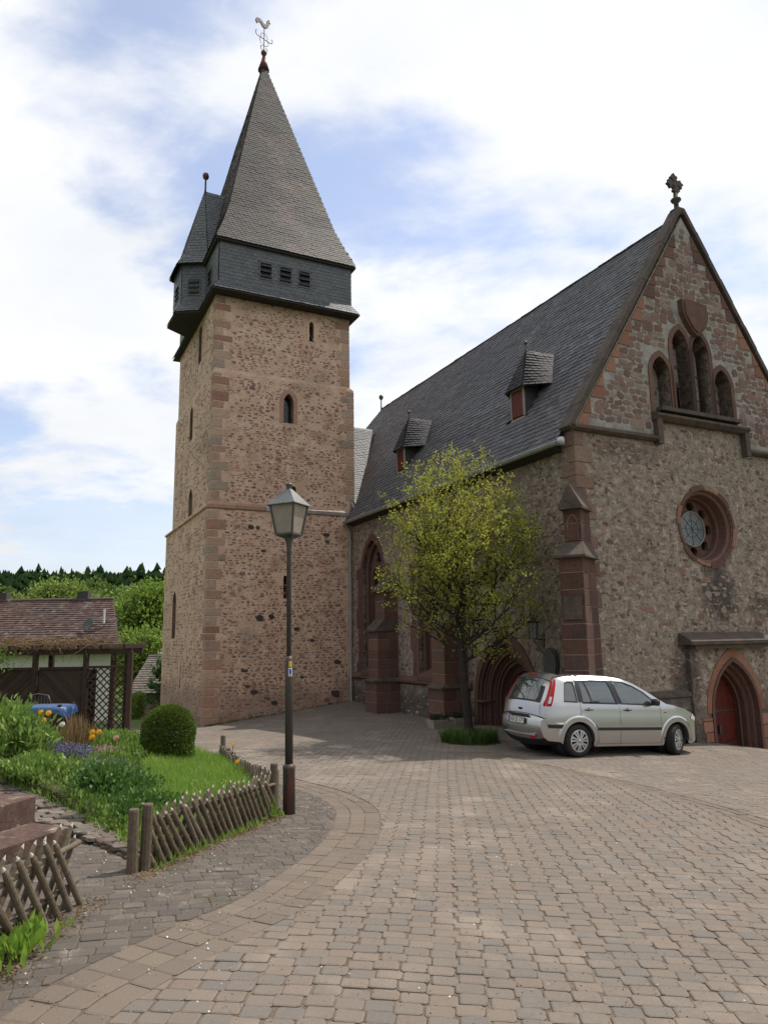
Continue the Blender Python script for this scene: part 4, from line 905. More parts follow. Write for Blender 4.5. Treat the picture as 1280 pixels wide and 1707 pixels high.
# ------------------------------------------------------------------ tower
TB = Vector((-2.7, 12.7, -.5))
tower = empty('church_tower', FC @ Matrix.Translation(TB), 'tall square rubble stone church tower with slate hung belfry and steep pyramid spire', 'tower')
rng = random.Random(23)
LX0, LX1, LY0, LY1 = -5.5, .12, 12.7, 21.05
MX0, MX1, MY0, MY1 = -5.40, .20, 12.84, 20.15
UX0, UX1, UY0, UY1 = -5.38, .04, 12.87, 19.78
def fr_front(y0): return lambda u, v, d: (u, y0 + d, v)
def fr_left(x0): return lambda u, v, d: (x0 + d, u, v)
slit = boxhole(-2.64, .15, 3.80, 4.62); hid = arch(-2.31, .22, 7.5, 7.9, 8.02, 4)
midw = arch(-2.52, .40, 10.45, 11.25, 11.63, 6); topw = arch(-1.585, .19, 13.92, 14.6, 14.76, 5)
l1 = arch(15.45, .40, 13.35, 14.6, 14.85, 5); l2 = arch(16.65, .40, 10.45, 11.5, 11.82, 5); l3 = arch(16.35, .52, 6.95, 7.9, 8.3, 5); l4 = arch(18.5, .55, 2.45, 3.9, 4.35, 5); l5 = boxhole(16.8, .14, .55, 1.4)
tw = MB()
tw.prism([(LX0, -2), (LX1, -2), (LX1, 7.05), (LX0, 7.05)], 0, .5, fr_front(LY0), holes=[slit])
tw.prism([(LY0 + .5, -2), (LY1, -2), (LY1, 7.05), (LY0 + .5, 7.05)], 0, .5, fr_left(LX0), holes=[l4, l5])
tw.box(((LX0 + LX1) / 2 + .3, LY1 - .26, 2.5), (LX1 - LX0 - .7, .5, 9.1)); tw.box((LX1 - .26, (LY0 + LY1) / 2, 2.5), (.5, LY1 - LY0 - 1.1, 9.1))
low = tw.build('lower_wall', m_mortar_tower, tower, FC)
tw = MB()
tw.prism([(MX0, 7.2), (MX1, 7.2), (MX1, 12.12), (MX0, 12.12)], 0, .5, fr_front(MY0), holes=[hid, midw])
tw.prism([(MY0 + .5, 7.2), (MY1, 7.2), (MY1, 12.12), (MY0 + .5, 12.12)], 0, .5, fr_left(MX0), holes=[l2, [(u, max(v, 7.25)) for u, v in l3]])
tw.box(((MX0 + MX1) / 2 + .3, MY1 - .26, 9.6), (MX1 - MX0 - .7, .5, 5)); tw.box((MX1 - .26, (MY0 + MY1) / 2, 9.6), (.5, MY1 - MY0 - 1.1, 5))
mid = tw.build('middle_wall', m_mortar_tower, tower, FC)
tw = MB()
tw.prism([(UX0, 12.2), (UX1, 12.2), (UX1, 15.3), (UX0, 15.3)], 0, .5, fr_front(UY0), holes=[topw])
tw.prism([(UY0 + .5, 12.2), (UY1, 12.2), (UY1, 15.3), (UY0 + .5, 15.3)], 0, .5, fr_left(UX0), holes=[l1])
tw.box(((UX0 + UX1) / 2 + .3, UY1 - .26, 13.7), (UX1 - UX0 - .7, .5, 3.1)); tw.box((UX1 - .26, (UY0 + UY1) / 2, 13.7), (.5, UY1 - UY0 - 1.1, 3.1))
upp = tw.build('upper_wall', m_mortar_tower, tower, FC)
def setoff(name, a, b, z0, z1, m, par):        # sloping set-off ring between two rectangles
    (x0, x1, y0, y1), (X0, X1, Y0, Y1) = a, b
    MB().add([(x0, y0, z0), (x1, y0, z0), (x1, y1, z0), (x0, y1, z0), (X0, Y0, z1), (X1, Y0, z1), (X1, Y1, z1), (X0, Y1, z1)], [(k, (k + 1) % 4, 4 + (k + 1) % 4, 4 + k) for k in range(4)]).build(name, m, par, FC)
m_ledge = mat('pale_ledge_stone', [(.33, .27, .24), (.25, .20, .17), (.38, .32, .28)], scale=2, amp=.2, dscale=20, bump=.3)
x = LX0 - .05; xs_ = []
while x < LX1:
    w_ = rng.uniform(.5, 1.1); w_ = min(w_, LX1 + .03 - x)
    c = m_quoin_tower if x < LX0 + 1.4 else m_ledge
    MB().add([(x, LY0 - .05, 6.98), (x + w_ - .015, LY0 - .05, 6.98), (x + w_ - .015, LY0 - .05, 7.10), (x, LY0 - .05, 7.10), (x, MY0, 7.22), (x + w_ - .015, MY0, 7.22), (x, LY0 + .01, 6.93), (x + w_ - .015, LY0 + .01, 6.93)],
             [(0, 1, 2, 3), (3, 2, 5, 4), (6, 7, 1, 0), (0, 3, 4, 6), (1, 7, 5, 2)]).build('ledge_stone', c, low, FC); x += w_
setoff('set_off', (LX0 + .0, LX1, LY0 + .02, LY1), (MX0, MX1, MY0, MY1), 7.04, 7.21, m_mortar_tower, low)
MB().tube([(LX0 - .02, LY0 + .03, 7.05), (LX0 - .02, LY1, 7.05)], .06, 6).build('edge_roll', m_mortar_tower, low, FC)
setoff('set_off', (MX0, MX1, MY0, MY1), (UX0, UX1, UY0, UY1), 12.11, 12.24, m_mortar_tower, mid)
HF = [slit, midw, topw, hid]; HL = [l1, l2, l3, l4, l5]
def okq(holes, pad, lim):
    def f(u, v, w_, h):
        if not (lim[0] < u - w_ / 2 and u + w_ / 2 < lim[1]): return False
        return not any(near_poly(u, v, w_ + pad, h + pad * .5, o) for o in holes)
    return f
dens = lambda s, lo=.30: (lambda u, v: lo + .34 * noise.noise(Vector((u * .8, v * .5, s))) + .18 * (1 - sstep(0, 9, v)))
fr_ = lambda lx0, lx1, z0, z1, s, hs: rubble(lx0, lx1, z0, z1, (.04, .10), (.07, .25), dens(s, .60), okq(hs, .3, (lx0 + .45, lx1 - .3)), rng, .02, .04)
sl_ = []
for (x0, x1, y0, z0, z1, par, s) in ((LX0, LX1, LY0, -.7, 6.9, low, 1), (MX0, MX1, MY0, 7.3, 12.0, mid, 2), (UX0, UX1, UY0, 12.3, 15.15, upp, 3)):
    emit('stone', par, rub_mats(fr_(x0, x1, z0, z1, s, HF), Vector((0, y0, 0)), X_, Z_, -Y_, (.004, .018), rng, 14), m_stone_tower, maxn=(60, 30, 10)[s - 1], stuffname='front_rubble')
for (y0, y1, x0, z0, z1, par, s) in ((LY0, LY1, LX0, -.7, 6.9, low, 4), (MY0, MY1, MX0, 7.3, 12.0, mid, 5), (UY0, UY1, UX0, 12.3, 15.1, upp, 6)):
    emit('stone', par, rub_mats(rubble(y0, y1, z0, z1, (.05, .11), (.10, .3), dens(s, .40), okq(HL, .3, (y0 + .35, y1 - .2)), rng, .03, .02), Vector((x0, 0, 0)), Y_, Z_, -X_, (.004, .016), rng, 14), m_stone_tower, maxn=8, stuffname='side_rubble')
# a few large dark field stones
big = []
for (u, v, w_, h) in ((-3.6, 3.1, .34, .30), (-3.15, 3.15, .26, .2), (-3.95, 6.35, .28, .18), (-3.7, 6.35, .2, .16), (-1.05, 6.2, .3, .2), (-.7, .35, .42, .34), (-3.75, .55, .4, .18), (-1.0, 5.95, .22, .16), (-.6, 1.5, .3, .18), (-3.0, .15, .3, .16), (-4.1, 1.3, .3, .12), (-.9, -.05, .2, .3), (-2.0, 1.0, .22, .12), (-4.0, .75, .22, .14), (-1.6, 2.3, .18, .14), (-2.2, 2.7, .26, .14), (-3.5, 5.5, .2, .12)):
    big.append((rng.randrange(8), basis(X_ * w_, Z_ * h, -Y_ * .03, Vector((u, LY0, v)))))
m_basalt = mat('dark_field_stone', [(.05, .042, .042), (.075, .06, .058), (.04, .036, .038)], src='rnd', amp=.3, dscale=20, bump=.5)
emit('dark_stone', low, big, m_basalt)
# quoins on the near corner and right corner
def quoins(cx_c, cy_c, sx, z0, z1, par, lo=(.24, .40)):
    z = z0; k = 0
    while z < z1 - .05:
        h = min(rng.uniform(*lo), z1 - z); a, b = ((.62, .34) if k % 2 else (.38, .6)); a *= rng.uniform(.8, 1.1); b *= rng.uniform(.8, 1.1)
        MB().box((cx_c + sx * (a / 2 - .012), cy_c + (b / 2 - .012), z + h / 2), (a, b, h - .022), bev=.015).build('quoin', m_quoin_tower, par, FC); z += h; k += 1
quoins(LX0, LY0, 1, -.9, 6.92, low); quoins(MX0, MY0, 1, 7.26, 12.08, mid); quoins(UX0, UY0, 1, 12.26, 15.2, upp)
quoins(MX1, MY0, -1, 7.6, 12.08, mid); quoins(UX1, UY0, -1, 12.26, 15.2, upp)
# windows of the tower
def twin(o, fr, par, sur=.14, depth=.34, m=m_orange_block, bars=True, cap=True, name='tower_window'):
    xs = [p[0] for p in o]; c = (min(xs) + max(xs)) / 2; vm = sum(p[1] for p in o) / len(o)
    wn = MB(); jamb(wn, o, fr, 0, depth, closed=True)
    if sur:
        oo = [(c + (a - c) * (1 + 2 * sur / (max(xs) - min(xs))), b + (sur if b > vm and len(o) > 5 else 0)) for a, b in o]; ring(wn, oo, o, fr, -.014); jamb(wn, oo, fr, -.014, 0)
        jamb(wn, o, fr, -.014, 0)
    win = wn.build(name, m, par, FC)
    MB().prism(o, depth - .02, depth, fr).build('pane', m_glass, win, FC)
    if bars:
        b = MB(); zs = [p[1] for p in o]; w_ = max(xs) - min(xs); z0, z1 = min(zs), max(zs)
        for k in range(int((z1 - z0) / .16) + 1):
            za = z0 + k * .16 - w_ * .0
            for s_ in (1, -1):
                p0, p1 = (min(xs), za), (max(xs), za + w_ * .9)
                if s_ < 0: p0, p1 = (max(xs), za), (min(xs), za + w_ * .9)
                if za + w_ * .9 < z1 - .1: b.tube([fr(*p0, depth - .03), fr(*p1, depth - .03)], .006, 3, cap=False)
        b.build('lead_lattice', m_iron, win, FC)
    return win
twin(midw, fr_front(MY0), mid, .16, m=m_quoin_tower); twin(topw, fr_front(UY0), upp, .1, m=m_mortar_tower); twin(slit, fr_front(LY0), low, 0, m=m_mortar_tower, bars=False); twin(hid, fr_front(MY0), mid, .05, m=m_mortar_tower, bars=False)
for o, x0, p in ((l1, UX0, upp), (l2, MX0, mid), ([(u, max(v, 7.25)) for u, v in l3], MX0, mid), (l4, LX0, low), (l5, LX0, low)): twin(o, fr_left(x0), p, 0 if o is l5 else .06, .30, m=m_sand_block, bars=False)
# belfry cladding, swept lip and bay
CX0, CX1, CY0, CY1 = -5.36, .02, 12.62, 19.95
BZ0, BZ1, BZ2 = 15.18, 15.62, 17.42
BAY = [(CX0, 14.75), (-6.22, 15.22), (-6.28, 16.55), (CX0, 17.15)]; LIP = .27
def outline(off):
    b = [(-5.36 - off, 14.75 - off * .55), (-6.22 - off * .85, 15.22 - off * .5), (-6.28 - off * .85, 16.55 + off * .5), (-5.36 - off, 17.15 + off * .45)]
    return [(CX1 + off, CY0 - off), (CX0 - off, CY0 - off)] + b + [(CX0 - off, CY1 + off), (CX1 + off, CY1 + off)]
O0, O1 = outline(LIP), outline(0); n = len(O0)
bf = MB(); bf.add([(a, b, BZ0) for a, b in O0] + [(a, b, BZ1) for a, b in O1] + [(a, b, BZ2) for a, b in O1], [(j * n + k, j * n + (k + 1) % n, (j + 1) * n + (k + 1) % n, (j + 1) * n + k) for j in (0, 1) for k in range(n)])
bel = bf.build('belfry', m_roof_deck, tower, FC)
sf = MB(); sf.add([(a, b, BZ0 - .05) for a, b in O0] + [(a, b, BZ0) for a, b in O0], [tuple(range(n))] + [(k, (k + 1) % n, n + (k + 1) % n, n + k) for k in range(n)]); sf.build('soffit', m_soffit, bel, FC)
LV = [(-3.56, .46), (-2.77, .46), (-2.0, .46)]
cl = []
def skipl(p):
    if abs(p.y - CY0) < .05 and 15.98 < p.z < 16.72 and any(abs(p.x - c) < w_ / 2 + .02 for c, w_ in LV): return True
    return False
for k in range(n):
    a, b = O0[k], O0[(k + 1) % n]; c, d = O1[k], O1[(k + 1) % n]
    # walk so that the outward normal points outside: outline runs clockwise seen from above on the front
    cl += slates((b[0], b[1], BZ0), (a[0], a[1], BZ0), (c[0], c[1], BZ1), (d[0], d[1], BZ1), .13, .2, rng, tilt=.012) if False else slates((a[0], a[1], BZ0), (b[0], b[1], BZ0), (d[0], d[1], BZ1), (c[0], c[1], BZ1), .13, .2, rng, tilt=-.012, thick=-.012)
    cl += slates((c[0], c[1], BZ1), (d[0], d[1], BZ1), (d[0], d[1], BZ2), (c[0], c[1], BZ2), .135, .2, rng, tilt=-.012, thick=-.012, skip=skipl)
def fixn(lst, cen):           # turn pieces whose normal looks inwards
    o = []
    for vi, M in lst:
        z = M.col[2].to_3d(); p = M.translation
        if z.dot(p - cen) < 0: M = M.copy(); M.col[2] = (-z).to_4d(); M.col[2][3] = 0
        o.append((vi, M))
    return o
def sgn_slates(a, b, c, d, cen, ex, sw, **kw):
    """slates on the quad a b c d (bottom left/right, top right/left), normal forced to look away from cen"""
    a, b, c, d = map(Vector, (a, b, c, d)); nn = (b - a).cross(d - a)
    if nn.length < 1e-6: nn = (b - a).cross(c - a)
    if nn.dot((a + b) / 2 - Vector(cen)) < 0: a, b, c, d = b, a, d, c
    return slates(a, b, c, d, ex, sw, rng, **kw)
cl = []; CEN = Vector((-2.7, 16.2, 15))
for k in range(n):
    a, b = O0[k], O0[(k + 1) % n]; c, d = O1[k], O1[(k + 1) % n]
    if min(a[1], b[1]) > 19 or min(a[0], b[0]) > 0: ex_ = .25
    else: ex_ = .135
    cl += sgn_slates((a[0], a[1], BZ0), (b[0], b[1], BZ0), (d[0], d[1], BZ1), (c[0], c[1], BZ1), CEN, .13, .2, tilt=.014)
    cl += sgn_slates((c[0], c[1], BZ1), (d[0], d[1], BZ1), (d[0], d[1], BZ2), (c[0], c[1], BZ2), CEN, ex_, .2, tilt=.014, skip=skipl)
emit('slate', bel, cl, m_slate_clad, maxn=90, kind='slate_sq', stuffname='cladding_slates')
m_lou = mat('louver_board', [(.03, .032, .035), (.045, .047, .05)], amp=.2, rough=.6)
def louver(P0, U, Nn, w_, h):
    lv = MB(); P0 = Vector(P0); lv.add([P0 - U * w_ / 2, P0 + U * w_ / 2, P0 + U * w_ / 2 + Z_ * h, P0 - U * w_ / 2 + Z_ * h], [(0, 1, 2, 3)], M=Matrix.Translation(Nn * .012))
    f = lv.build('louver_window', m_black, bel, FC)
    for k in range(3):
        q = P0 + Z_ * (h * (k + .25) / 3) + Nn * .012; a, b = q - U * w_ / 2, q + U * w_ / 2
        MB().add([a + Nn * .09, b + Nn * .09, b + Z_ * .13, a + Z_ * .13, a + Nn * .09 + Z_ * .025, b + Nn * .09 + Z_ * .025, b + Z_ * .155, a + Z_ * .155], [(0, 1, 2, 3), (4, 5, 6, 7), (0, 4, 5, 1), (0, 3, 7, 4), (1, 2, 6, 5)]).build('louver', m_lou, f, FC)
    fm = MB(); 
    for s_ in (-1, 1):
        c = P0 + U * s_ * (w_ / 2 + .025) + Nn * .03 + Z_ * h / 2; A = basis(U, Z_, Nn, c); fm.box((0, 0, 0), (.05, h + .08, .06), M=A)
    for zz_ in (-.02, h + .02): fm.box((0, 0, 0), (w_ + .1, .05, .07), M=basis(U, Z_, Nn, P0 + Nn * .03 + Z_ * zz_))
    fm.build('frame', m_slate_clad, f, FC)
for c, w_ in LV: louver((c, CY0, 16.02), X_, -Y_, w_, .64)
b0, b1 = Vector((CX0, 14.75, 0)), Vector((-6.22, 15.22, 0)); U = (b0 - b1).normalized(); Nn = U.cross(Z_)
if Nn.y > 0: Nn = -Nn
louver((b0 + b1) / 2 + Z_ * 16.0, U, Nn, .44, .64)
b2 = Vector((-6.28, 16.55, 0)); U = (b2 - b1).normalized(); louver((b1 + b2) / 2 + Z_ * 16.0, U, Vector((-1, 0, 0)), .5, .64)
louver((CX0, 13.95, 16.0), Y_, -X_, .5, .64)
# spire: swept foot, then straight pyramid to the apex
AP = Vector((-2.68, 16.28, 28.8)); SE = .17
def sq(off, z): return [Vector((CX0 - off, CY0 - off, z)), Vector((CX1 + off, CY0 - off, z)), Vector((CX1 + off, CY1 + off, z)), Vector((CX0 - off, CY1 + off, z))]
Q0 = sq(SE, 17.28); t = .055; Q1 = [a.lerp(AP, t) + Vector((0, 0, .0)) for a in sq(-.02, 17.55)]; Q2 = [a.lerp(AP, .14) for a in sq(-.10, 17.55)]; Q3 = [a.lerp(AP, .975) for a in sq(-.12, 17.55)]
spm = MB(); spm.add([*Q0, *Q1, *Q2, *Q3], [(j * 4 + k, j * 4 + (k + 1) % 4, j * 4 + 4 + (k + 1) % 4, j * 4 + 4 + k) for j in range(3) for k in range(4)] + [(3, 2, 1, 0), (12, 13, 14, 15)])
spire = spm.build('spire_roof', m_roof_deck, tower, FC)
MB().add([q - Z_ * .03 for q in Q0] + [q - Z_ * .08 for q in sq(SE - .02, 17.28)], [(k, (k + 1) % 4, 4 + (k + 1) % 4, 4 + k) for k in range(4)] + [(7, 6, 5, 4)]).build('eaves_board', m_soffit, spire, FC)
ss = []; far_s = []
for k in range(4):
    dst = ss if k in (0, 3) else far_s; e_ = .135 if k in (0, 3) else .3
    for A_, B_ in ((Q0, Q1), (Q1, Q2), (Q2, Q3)): dst += sgn_slates(A_[k], A_[(k + 1) % 4], B_[(k + 1) % 4], B_[k], CEN, e_, .19 if e_ < .2 else .4, tilt=.013)
emit('slate', spire, ss, m_slate_spire, maxn=150, kind='slate', stuffname='spire_slates'); emit('slate', spire, far_s, m_slate_spire, maxn=0, kind='slate', stuffname='far_spire_slates')
# bay roof leaning on the spire
ob = [(p[0] - .14 * (1 if i in (1, 2) else 0) , p[1]) for i, p in enumerate([(-5.5, 14.6), (-6.30, 15.10), (-6.36, 16.68), (-5.5, 17.3)])]
BA = Vector((-5.30, 15.85, 21.15)); BB = Vector((-4.1, 15.85, 21.15)); br_ = MB(); e0 = [Vector((a, b, 17.25)) for a, b in ob]
fo = [Vector((p.x * .93 - .38, p.y * .9 + 1.585, 17.75)) for p in e0]; fo = [e.lerp(BA, .11) + Vector((.12, 0, 0)) * 0 for e in e0]
fo = [Vector((f.x + .16, f.y + (.10 if f.y < 15.8 else -.10), f.z + .12)) for f in fo]
br_.add([*e0, *fo, BA], [(0, 1, 5, 4), (1, 2, 6, 5), (2, 3, 7, 6), (4, 5, 8), (5, 6, 8), (6, 7, 8)])
br_.add([e0[0], fo[0], BA, BB, Vector((-3.6, 14.7, 17.3)), e0[3], fo[3], Vector((-3.6, 17.2, 17.3))], [(0, 1, 4), (1, 2, 3, 4), (5, 6, 7), (6, 2, 3, 7), (0, 4, 7, 5)])
bay = br_.build('bay_roof', m_roof_deck, tower, FC)
bs = []; C2 = Vector((-4.6, 15.9, 17.5))
for k in range(3):
    bs += sgn_slates(e0[k], e0[k + 1], fo[k + 1], fo[k], C2, .15, .2, tilt=.018); bs += sgn_slates(fo[k], fo[k + 1], BA, BA, C2, .15, .2, tilt=.018)
bs += sgn_slates(fo[0], Vector((-4.2, 14.7, 17.6)), BB, BA, C2, .15, .2, tilt=.018); bs += sgn_slates(fo[3], Vector((-4.2, 17.2, 17.6)), BB, BA, C2, .15, .2, tilt=.018)
emit('slate', bay, bs, m_slate_clad, maxn=40, kind='slate', stuffname='bay_slates')
m_fin = mat('finial_copper', [(.10, .035, .03), (.13, .05, .04)], amp=.2, rough=.5, metal=.3)
MB().lathe([(.07, 21.0), (.04, 21.3), (.035, 21.78), (.11, 21.84), (.14, 21.95), (.11, 22.06), (.02, 22.1)], 10, (BA.x + .02, BA.y)).build('bay_finial', m_fin, tower, FC)
MB().lathe([(.27, 28.42), (.13, 28.9), (.055, 29.22), (.11, 29.27), (.145, 29.36), (.11, 29.45), (.02, 29.5)], 10, (AP.x, AP.y)).build('spire_tip', m_fin, tower, FC)
# wrought iron cross and weathercock
wv = empty('weathercock', FC @ Matrix.Translation((AP.x, AP.y, 29.25)), 'gilded weathercock on a wrought iron cross at the tip of the tower spire', 'weathercock')
ic = MB(); A_ = (AP.x, AP.y); ic.tube([(*A_, 29.2), (*A_, 30.75)], .022, 6)
Ux, Uy = math.cos(R(18)), math.sin(R(18)); P_ = lambda a, z: (A_[0] + a * Ux, A_[1] + a * Uy, z)
ic.tube([P_(-.36, 30.1), P_(.36, 30.1)], .018, 5)
for s_ in (-1, 1):
    ic.tube([P_(s_ * .36, 30.1), P_(s_ * .46, 30.16), P_(s_ * .47, 30.3), P_(s_ * .42, 30.36)], .018, 5)
    ic.tube([P_(s_ * .02, 29.75), P_(s_ * .18, 29.82), P_(s_ * .26, 30.0), P_(s_ * .18, 30.1)], .014, 5); ic.tube([P_(s_ * .02, 30.42), P_(s_ * .16, 30.34), P_(s_ * .2, 30.2), P_(s_ * .12, 30.12)], .014, 5)
    ic.tube([P_(s_ * .02, 29.45), P_(s_ * .15, 29.5), P_(s_ * .2, 29.62), P_(s_ * .1, 29.7)], .018, 5)
ic.build('iron_cross', m_iron, wv, FC)
m_gilt = mat('tarnished_gilt', [(.06, .05, .036), (.09, .075, .055)], amp=.2, rough=.4, metal=.5)
cp = [(-.42, 30.72), (-.50, 30.84), (-.46, 30.98), (-.30, 31.05), (-.14, 31.0), (-.04, 30.92), (.06, 30.92), (.12, 31.02), (.14, 31.18), (.2, 31.28), (.3, 31.26), (.27, 31.2), (.34, 31.14), (.24, 31.12), (.25, 30.98), (.2, 30.84), (.1, 30.74), (-.02, 30.70), (-.12, 30.74), (-.22, 30.86), (-.32, 30.86), (-.36, 30.76)]
MB().prism(cp, -.03, .03, lambda u, v, d: (A_[0] + u * Ux - d * Uy, A_[1] + u * Uy + d * Ux, v)).build('cock', m_gilt, wv, FC)
# ------------------------------------------------------------------ car
from mathutils.geometry import delaunay_2d_cdt
m_silver = mat('silver_car_paint', [(.47, .462, .455), (.49, .482, .475)], amp=.03, dscale=300, bump=0, rough=.28, metal=.85, coat=1.0)
m_cglass = mat('tinted_car_glass', [(.030, .045, .042), (.045, .06, .055), (.025, .035, .034)], scale=3, amp=0, bump=0, rough=.04, spec=1.0, coat=1)
m_trim = flat('black_trim', (.022, .022, .023), .5)
m_tyre = mat('tyre_rubber', [(.018, .018, .018), (.03, .029, .028)], amp=.2, rough=.85, bump=.2)
m_red = flat('red_lens', (.38, .006, .006), .25, spec=.3); m_white = flat('white_lens', (.6, .58, .57), .15, coat=.5); m_orange = flat('amber_lens', (.5, .12, .02), .2)
m_hub = flat('wheel_cover', (.50, .50, .50), .35, metal=.6)
zc = gz(3.6, 14.4); zf = gz(5.87, 15.42)
c_x = Vector((.912, .410, (zf - zc) / 2.485)).normalized(); c_y = Vector((-.410, .912, .0)); c_y = (c_y - c_x * c_y.dot(c_x)).normalized(); c_z = c_x.cross(c_y)
RA = .75; CW = Vector((3.6, 14.4, zc + .028)) + c_y * .735          # centre of the rear axle on the ground
CARM = basis(c_x, c_y, c_z, CW - c_x * RA)
car = empty('parked_car', CARM, 'silver five-door estate car parked in front of the church corner buttress', 'car')
ip = lambda x, P: float(np.interp(x, [p[0] for p in P], [p[1] for p in P]))
PLAN = [(-.05, .62), (.0, .665), (.08, .72), (.2, .775), (.4, .815), (1.0, .850), (2.4, .855), (3.2, .845), (3.5, .815), (3.75, .76), (3.93, .66), (4.05, .5)]
VERT = [(.1, -.05), (.22, -.03), (.35, -.006), (.5, 0), (.74, 0), (.78, -.012), (.95, -.025), (1.02, -.04), (1.2, -.105), (1.38, -.175), (1.46, -.235), (1.53, -.34)]
def yw(x, z): return ip(x, PLAN) + ip(z, VERT)
CONT = [(.34, .285), (.12, .30), (.03, .37), (-.01, .5), (-.01, .66), (.05, .71), (.075, .95), (.13, 1.05), (.24, 1.27), (.31, 1.41), (.40, 1.46), (.7, 1.50), (1.2, 1.525), (1.65, 1.52), (1.95, 1.485), (2.25, 1.385), (2.55, 1.235), (2.82, 1.085), (2.98, 1.01), (3.2, .975), (3.5, .915), (3.72, .83), (3.88, .72), (3.97, .6), (4.02, .45), (3.98, .27), (3.66, .22)]
def arc(cx, r_, a0, a1, n=14): return [(cx + r_ * math.cos(R(a0 + (a1 - a0) * k / n)), .307 + r_ * math.sin(R(a0 + (a1 - a0) * k / n))) for k in range(n + 1)]
CONT = CONT + arc(3.235, .355, -10, 190) + [(2.86, .20), (1.13, .20)] + arc(.75, .355, -10, 190)
WQ = [(.44, 1.03), (.745, 1.02), (.745, 1.395), (.62, 1.40), (.54, 1.37)]
WR = [(.86, 1.01), (1.705, 1.0), (1.60, 1.43), (1.2, 1.435), (.86, 1.42)]
WF = [(1.80, 1.0), (2.72, .985), (2.62, 1.10), (2.42, 1.24), (2.2, 1.345), (1.98, 1.42), (1.76, 1.43), (1.70, 1.43)]
def surf(poly, holes, off, s_, step=.09, dens_holes=True):
    allp = [poly] + list(holes); vs = []; ed = []
    for lp in allp:
        b = len(vs); k = len(lp)
        pts = []
        for i in range(k):
            p, q = lp[i], lp[(i + 1) % k]; L_ = math.hypot(q[0] - p[0], q[1] - p[1]); n_ = max(1, int(L_ / step))
            pts += [(p[0] + (q[0] - p[0]) * t / n_, p[1] + (q[1] - p[1]) * t / n_) for t in range(n_)]
        vs += pts; ed += [(b + i, b + (i + 1) % len(pts)) for i in range(len(pts))]
    xs = [p[0] for p in poly]; zs = [p[1] for p in poly]
    x = min(xs) + step / 2
    while x < max(xs):
        z = min(zs) + step / 2
        while z < max(zs):
            if inpoly(x, z, poly) and not any(inpoly(x, z, h) for h in holes): vs.append((x, z))
            z += step
        x += step
    o = delaunay_2d_cdt([Vector(v) for v in vs], ed, [], 0, 1e-5); V, F_ = o[0], o[2]
    fs = []
    for f in F_:
        c = sum((V[i] for i in f), Vector((0, 0))) / len(f)
        if inpoly(c.x, c.y, poly) and not any(inpoly(c.x, c.y, h) for h in holes): fs.append(tuple(f) if s_ > 0 else tuple(reversed(f)))
    return [(v.x, s_ * (yw(v.x, v.y) + off), v.y) for v in V], fs
def panel(name, poly, holes, m, off=0, par=car, sides=(-1, 1), step=.09, label=None):
    for s_ in sides:
        mb_ = MB(); v, f = surf(poly, holes, off, s_, step); mb_.add(v, f, sm=True); mb_.build(name, m, par, CARM, label=label)
SPL = [(.80, 'quarter_panel', -9), (1.745, 'rear_door', .80), (2.80, 'front_door', 1.745), (9, 'front_fender', 2.80)]
doors = {}
for (x1, nm, x0) in SPL:
    P = clip_poly2(clip_poly2(CONT, x0 + .004, 0, 1), x1 - .004, 0, -1)
    hs = {'quarter_panel': [WQ], 'rear_door': [WR], 'front_door': [WF]}.get(nm, [])
    for s_ in (-1, 1):
        mb_ = MB(); v, f = surf(P, hs, 0, s_); mb_.add(v, f, sm=True); doors[(nm, s_)] = mb_.build(nm, m_silver, car, CARM)
panel('inner_body', CONT, [WQ, WR, WF], m_trim, -.025)
for nm, P in (('quarter_panel', WQ), ('rear_door', WR), ('front_door', WF)):
    for s_ in (-1, 1):
        c = (sum(p[0] for p in P) / len(P), sum(p[1] for p in P) / len(P)); fr0 = [(c[0] + (a - c[0]) * 1.035, c[1] + (b - c[1]) * 1.05) for a, b in P]; i0 = [(c[0] + (a - c[0]) * .95, c[1] + (b - c[1]) * .93) for a, b in P]
        mb_ = MB(); v, f = surf(fr0, [i0], .003, s_, .1); mb_.add(v, f, sm=True); mb_.build('window_seal', m_trim, doors[(nm, s_)], CARM)
        mb_ = MB(); v, f = surf(P, [], -.010, s_, .12); mb_.add(v, f, sm=True); mb_.build('window', m_cglass, doors[(nm, s_)], CARM)
panel('pillar_trim', [(.76, 1.02), (.85, 1.015), (.85, 1.42), (.76, 1.41)], [], m_trim, .002); panel('pillar_trim', [(1.70, 1.0), (1.80, .995), (1.72, 1.435), (1.60, 1.435)], [], m_trim, .002)
panel('window_bar', [(1.08, 1.01), (1.115, 1.01), (1.02, 1.425), (.985, 1.425)], [], m_trim, -.004)
# strips over the centre: rear, roof, screen, bonnet
def strip(name, i0, i1, m, inset=0.0, off=0.0, par=car, bul=.03, ny=10, y0=-1, y1=1, pts=None):
    C_ = pts or CONT[i0:i1 + 1]; mb_ = MB(); vs = []
    for j, (x, z) in enumerate(C_):
        a, b = C_[max(j - 1, 0)], C_[min(j + 1, len(C_) - 1)]; t = Vector((b[0] - a[0], b[1] - a[1])).normalized(); n_ = Vector((-t.y, t.x))
        for k in range(ny + 1):
            q = y0 + (y1 - y0) * k / ny; yy = q * (yw(x, z) - inset); e = bul * (1 - abs(q) ** 2.6) + off
            vs.append((x + n_.x * e, yy, z + n_.y * e))
    fs = [(j * (ny + 1) + k, j * (ny + 1) + k + 1, (j + 1) * (ny + 1) + k + 1, (j + 1) * (ny + 1) + k) for j in range(len(C_) - 1) for k in range(ny)]
    mb_.add(vs, fs, sm=True); return mb_.build(name, m, par, CARM)
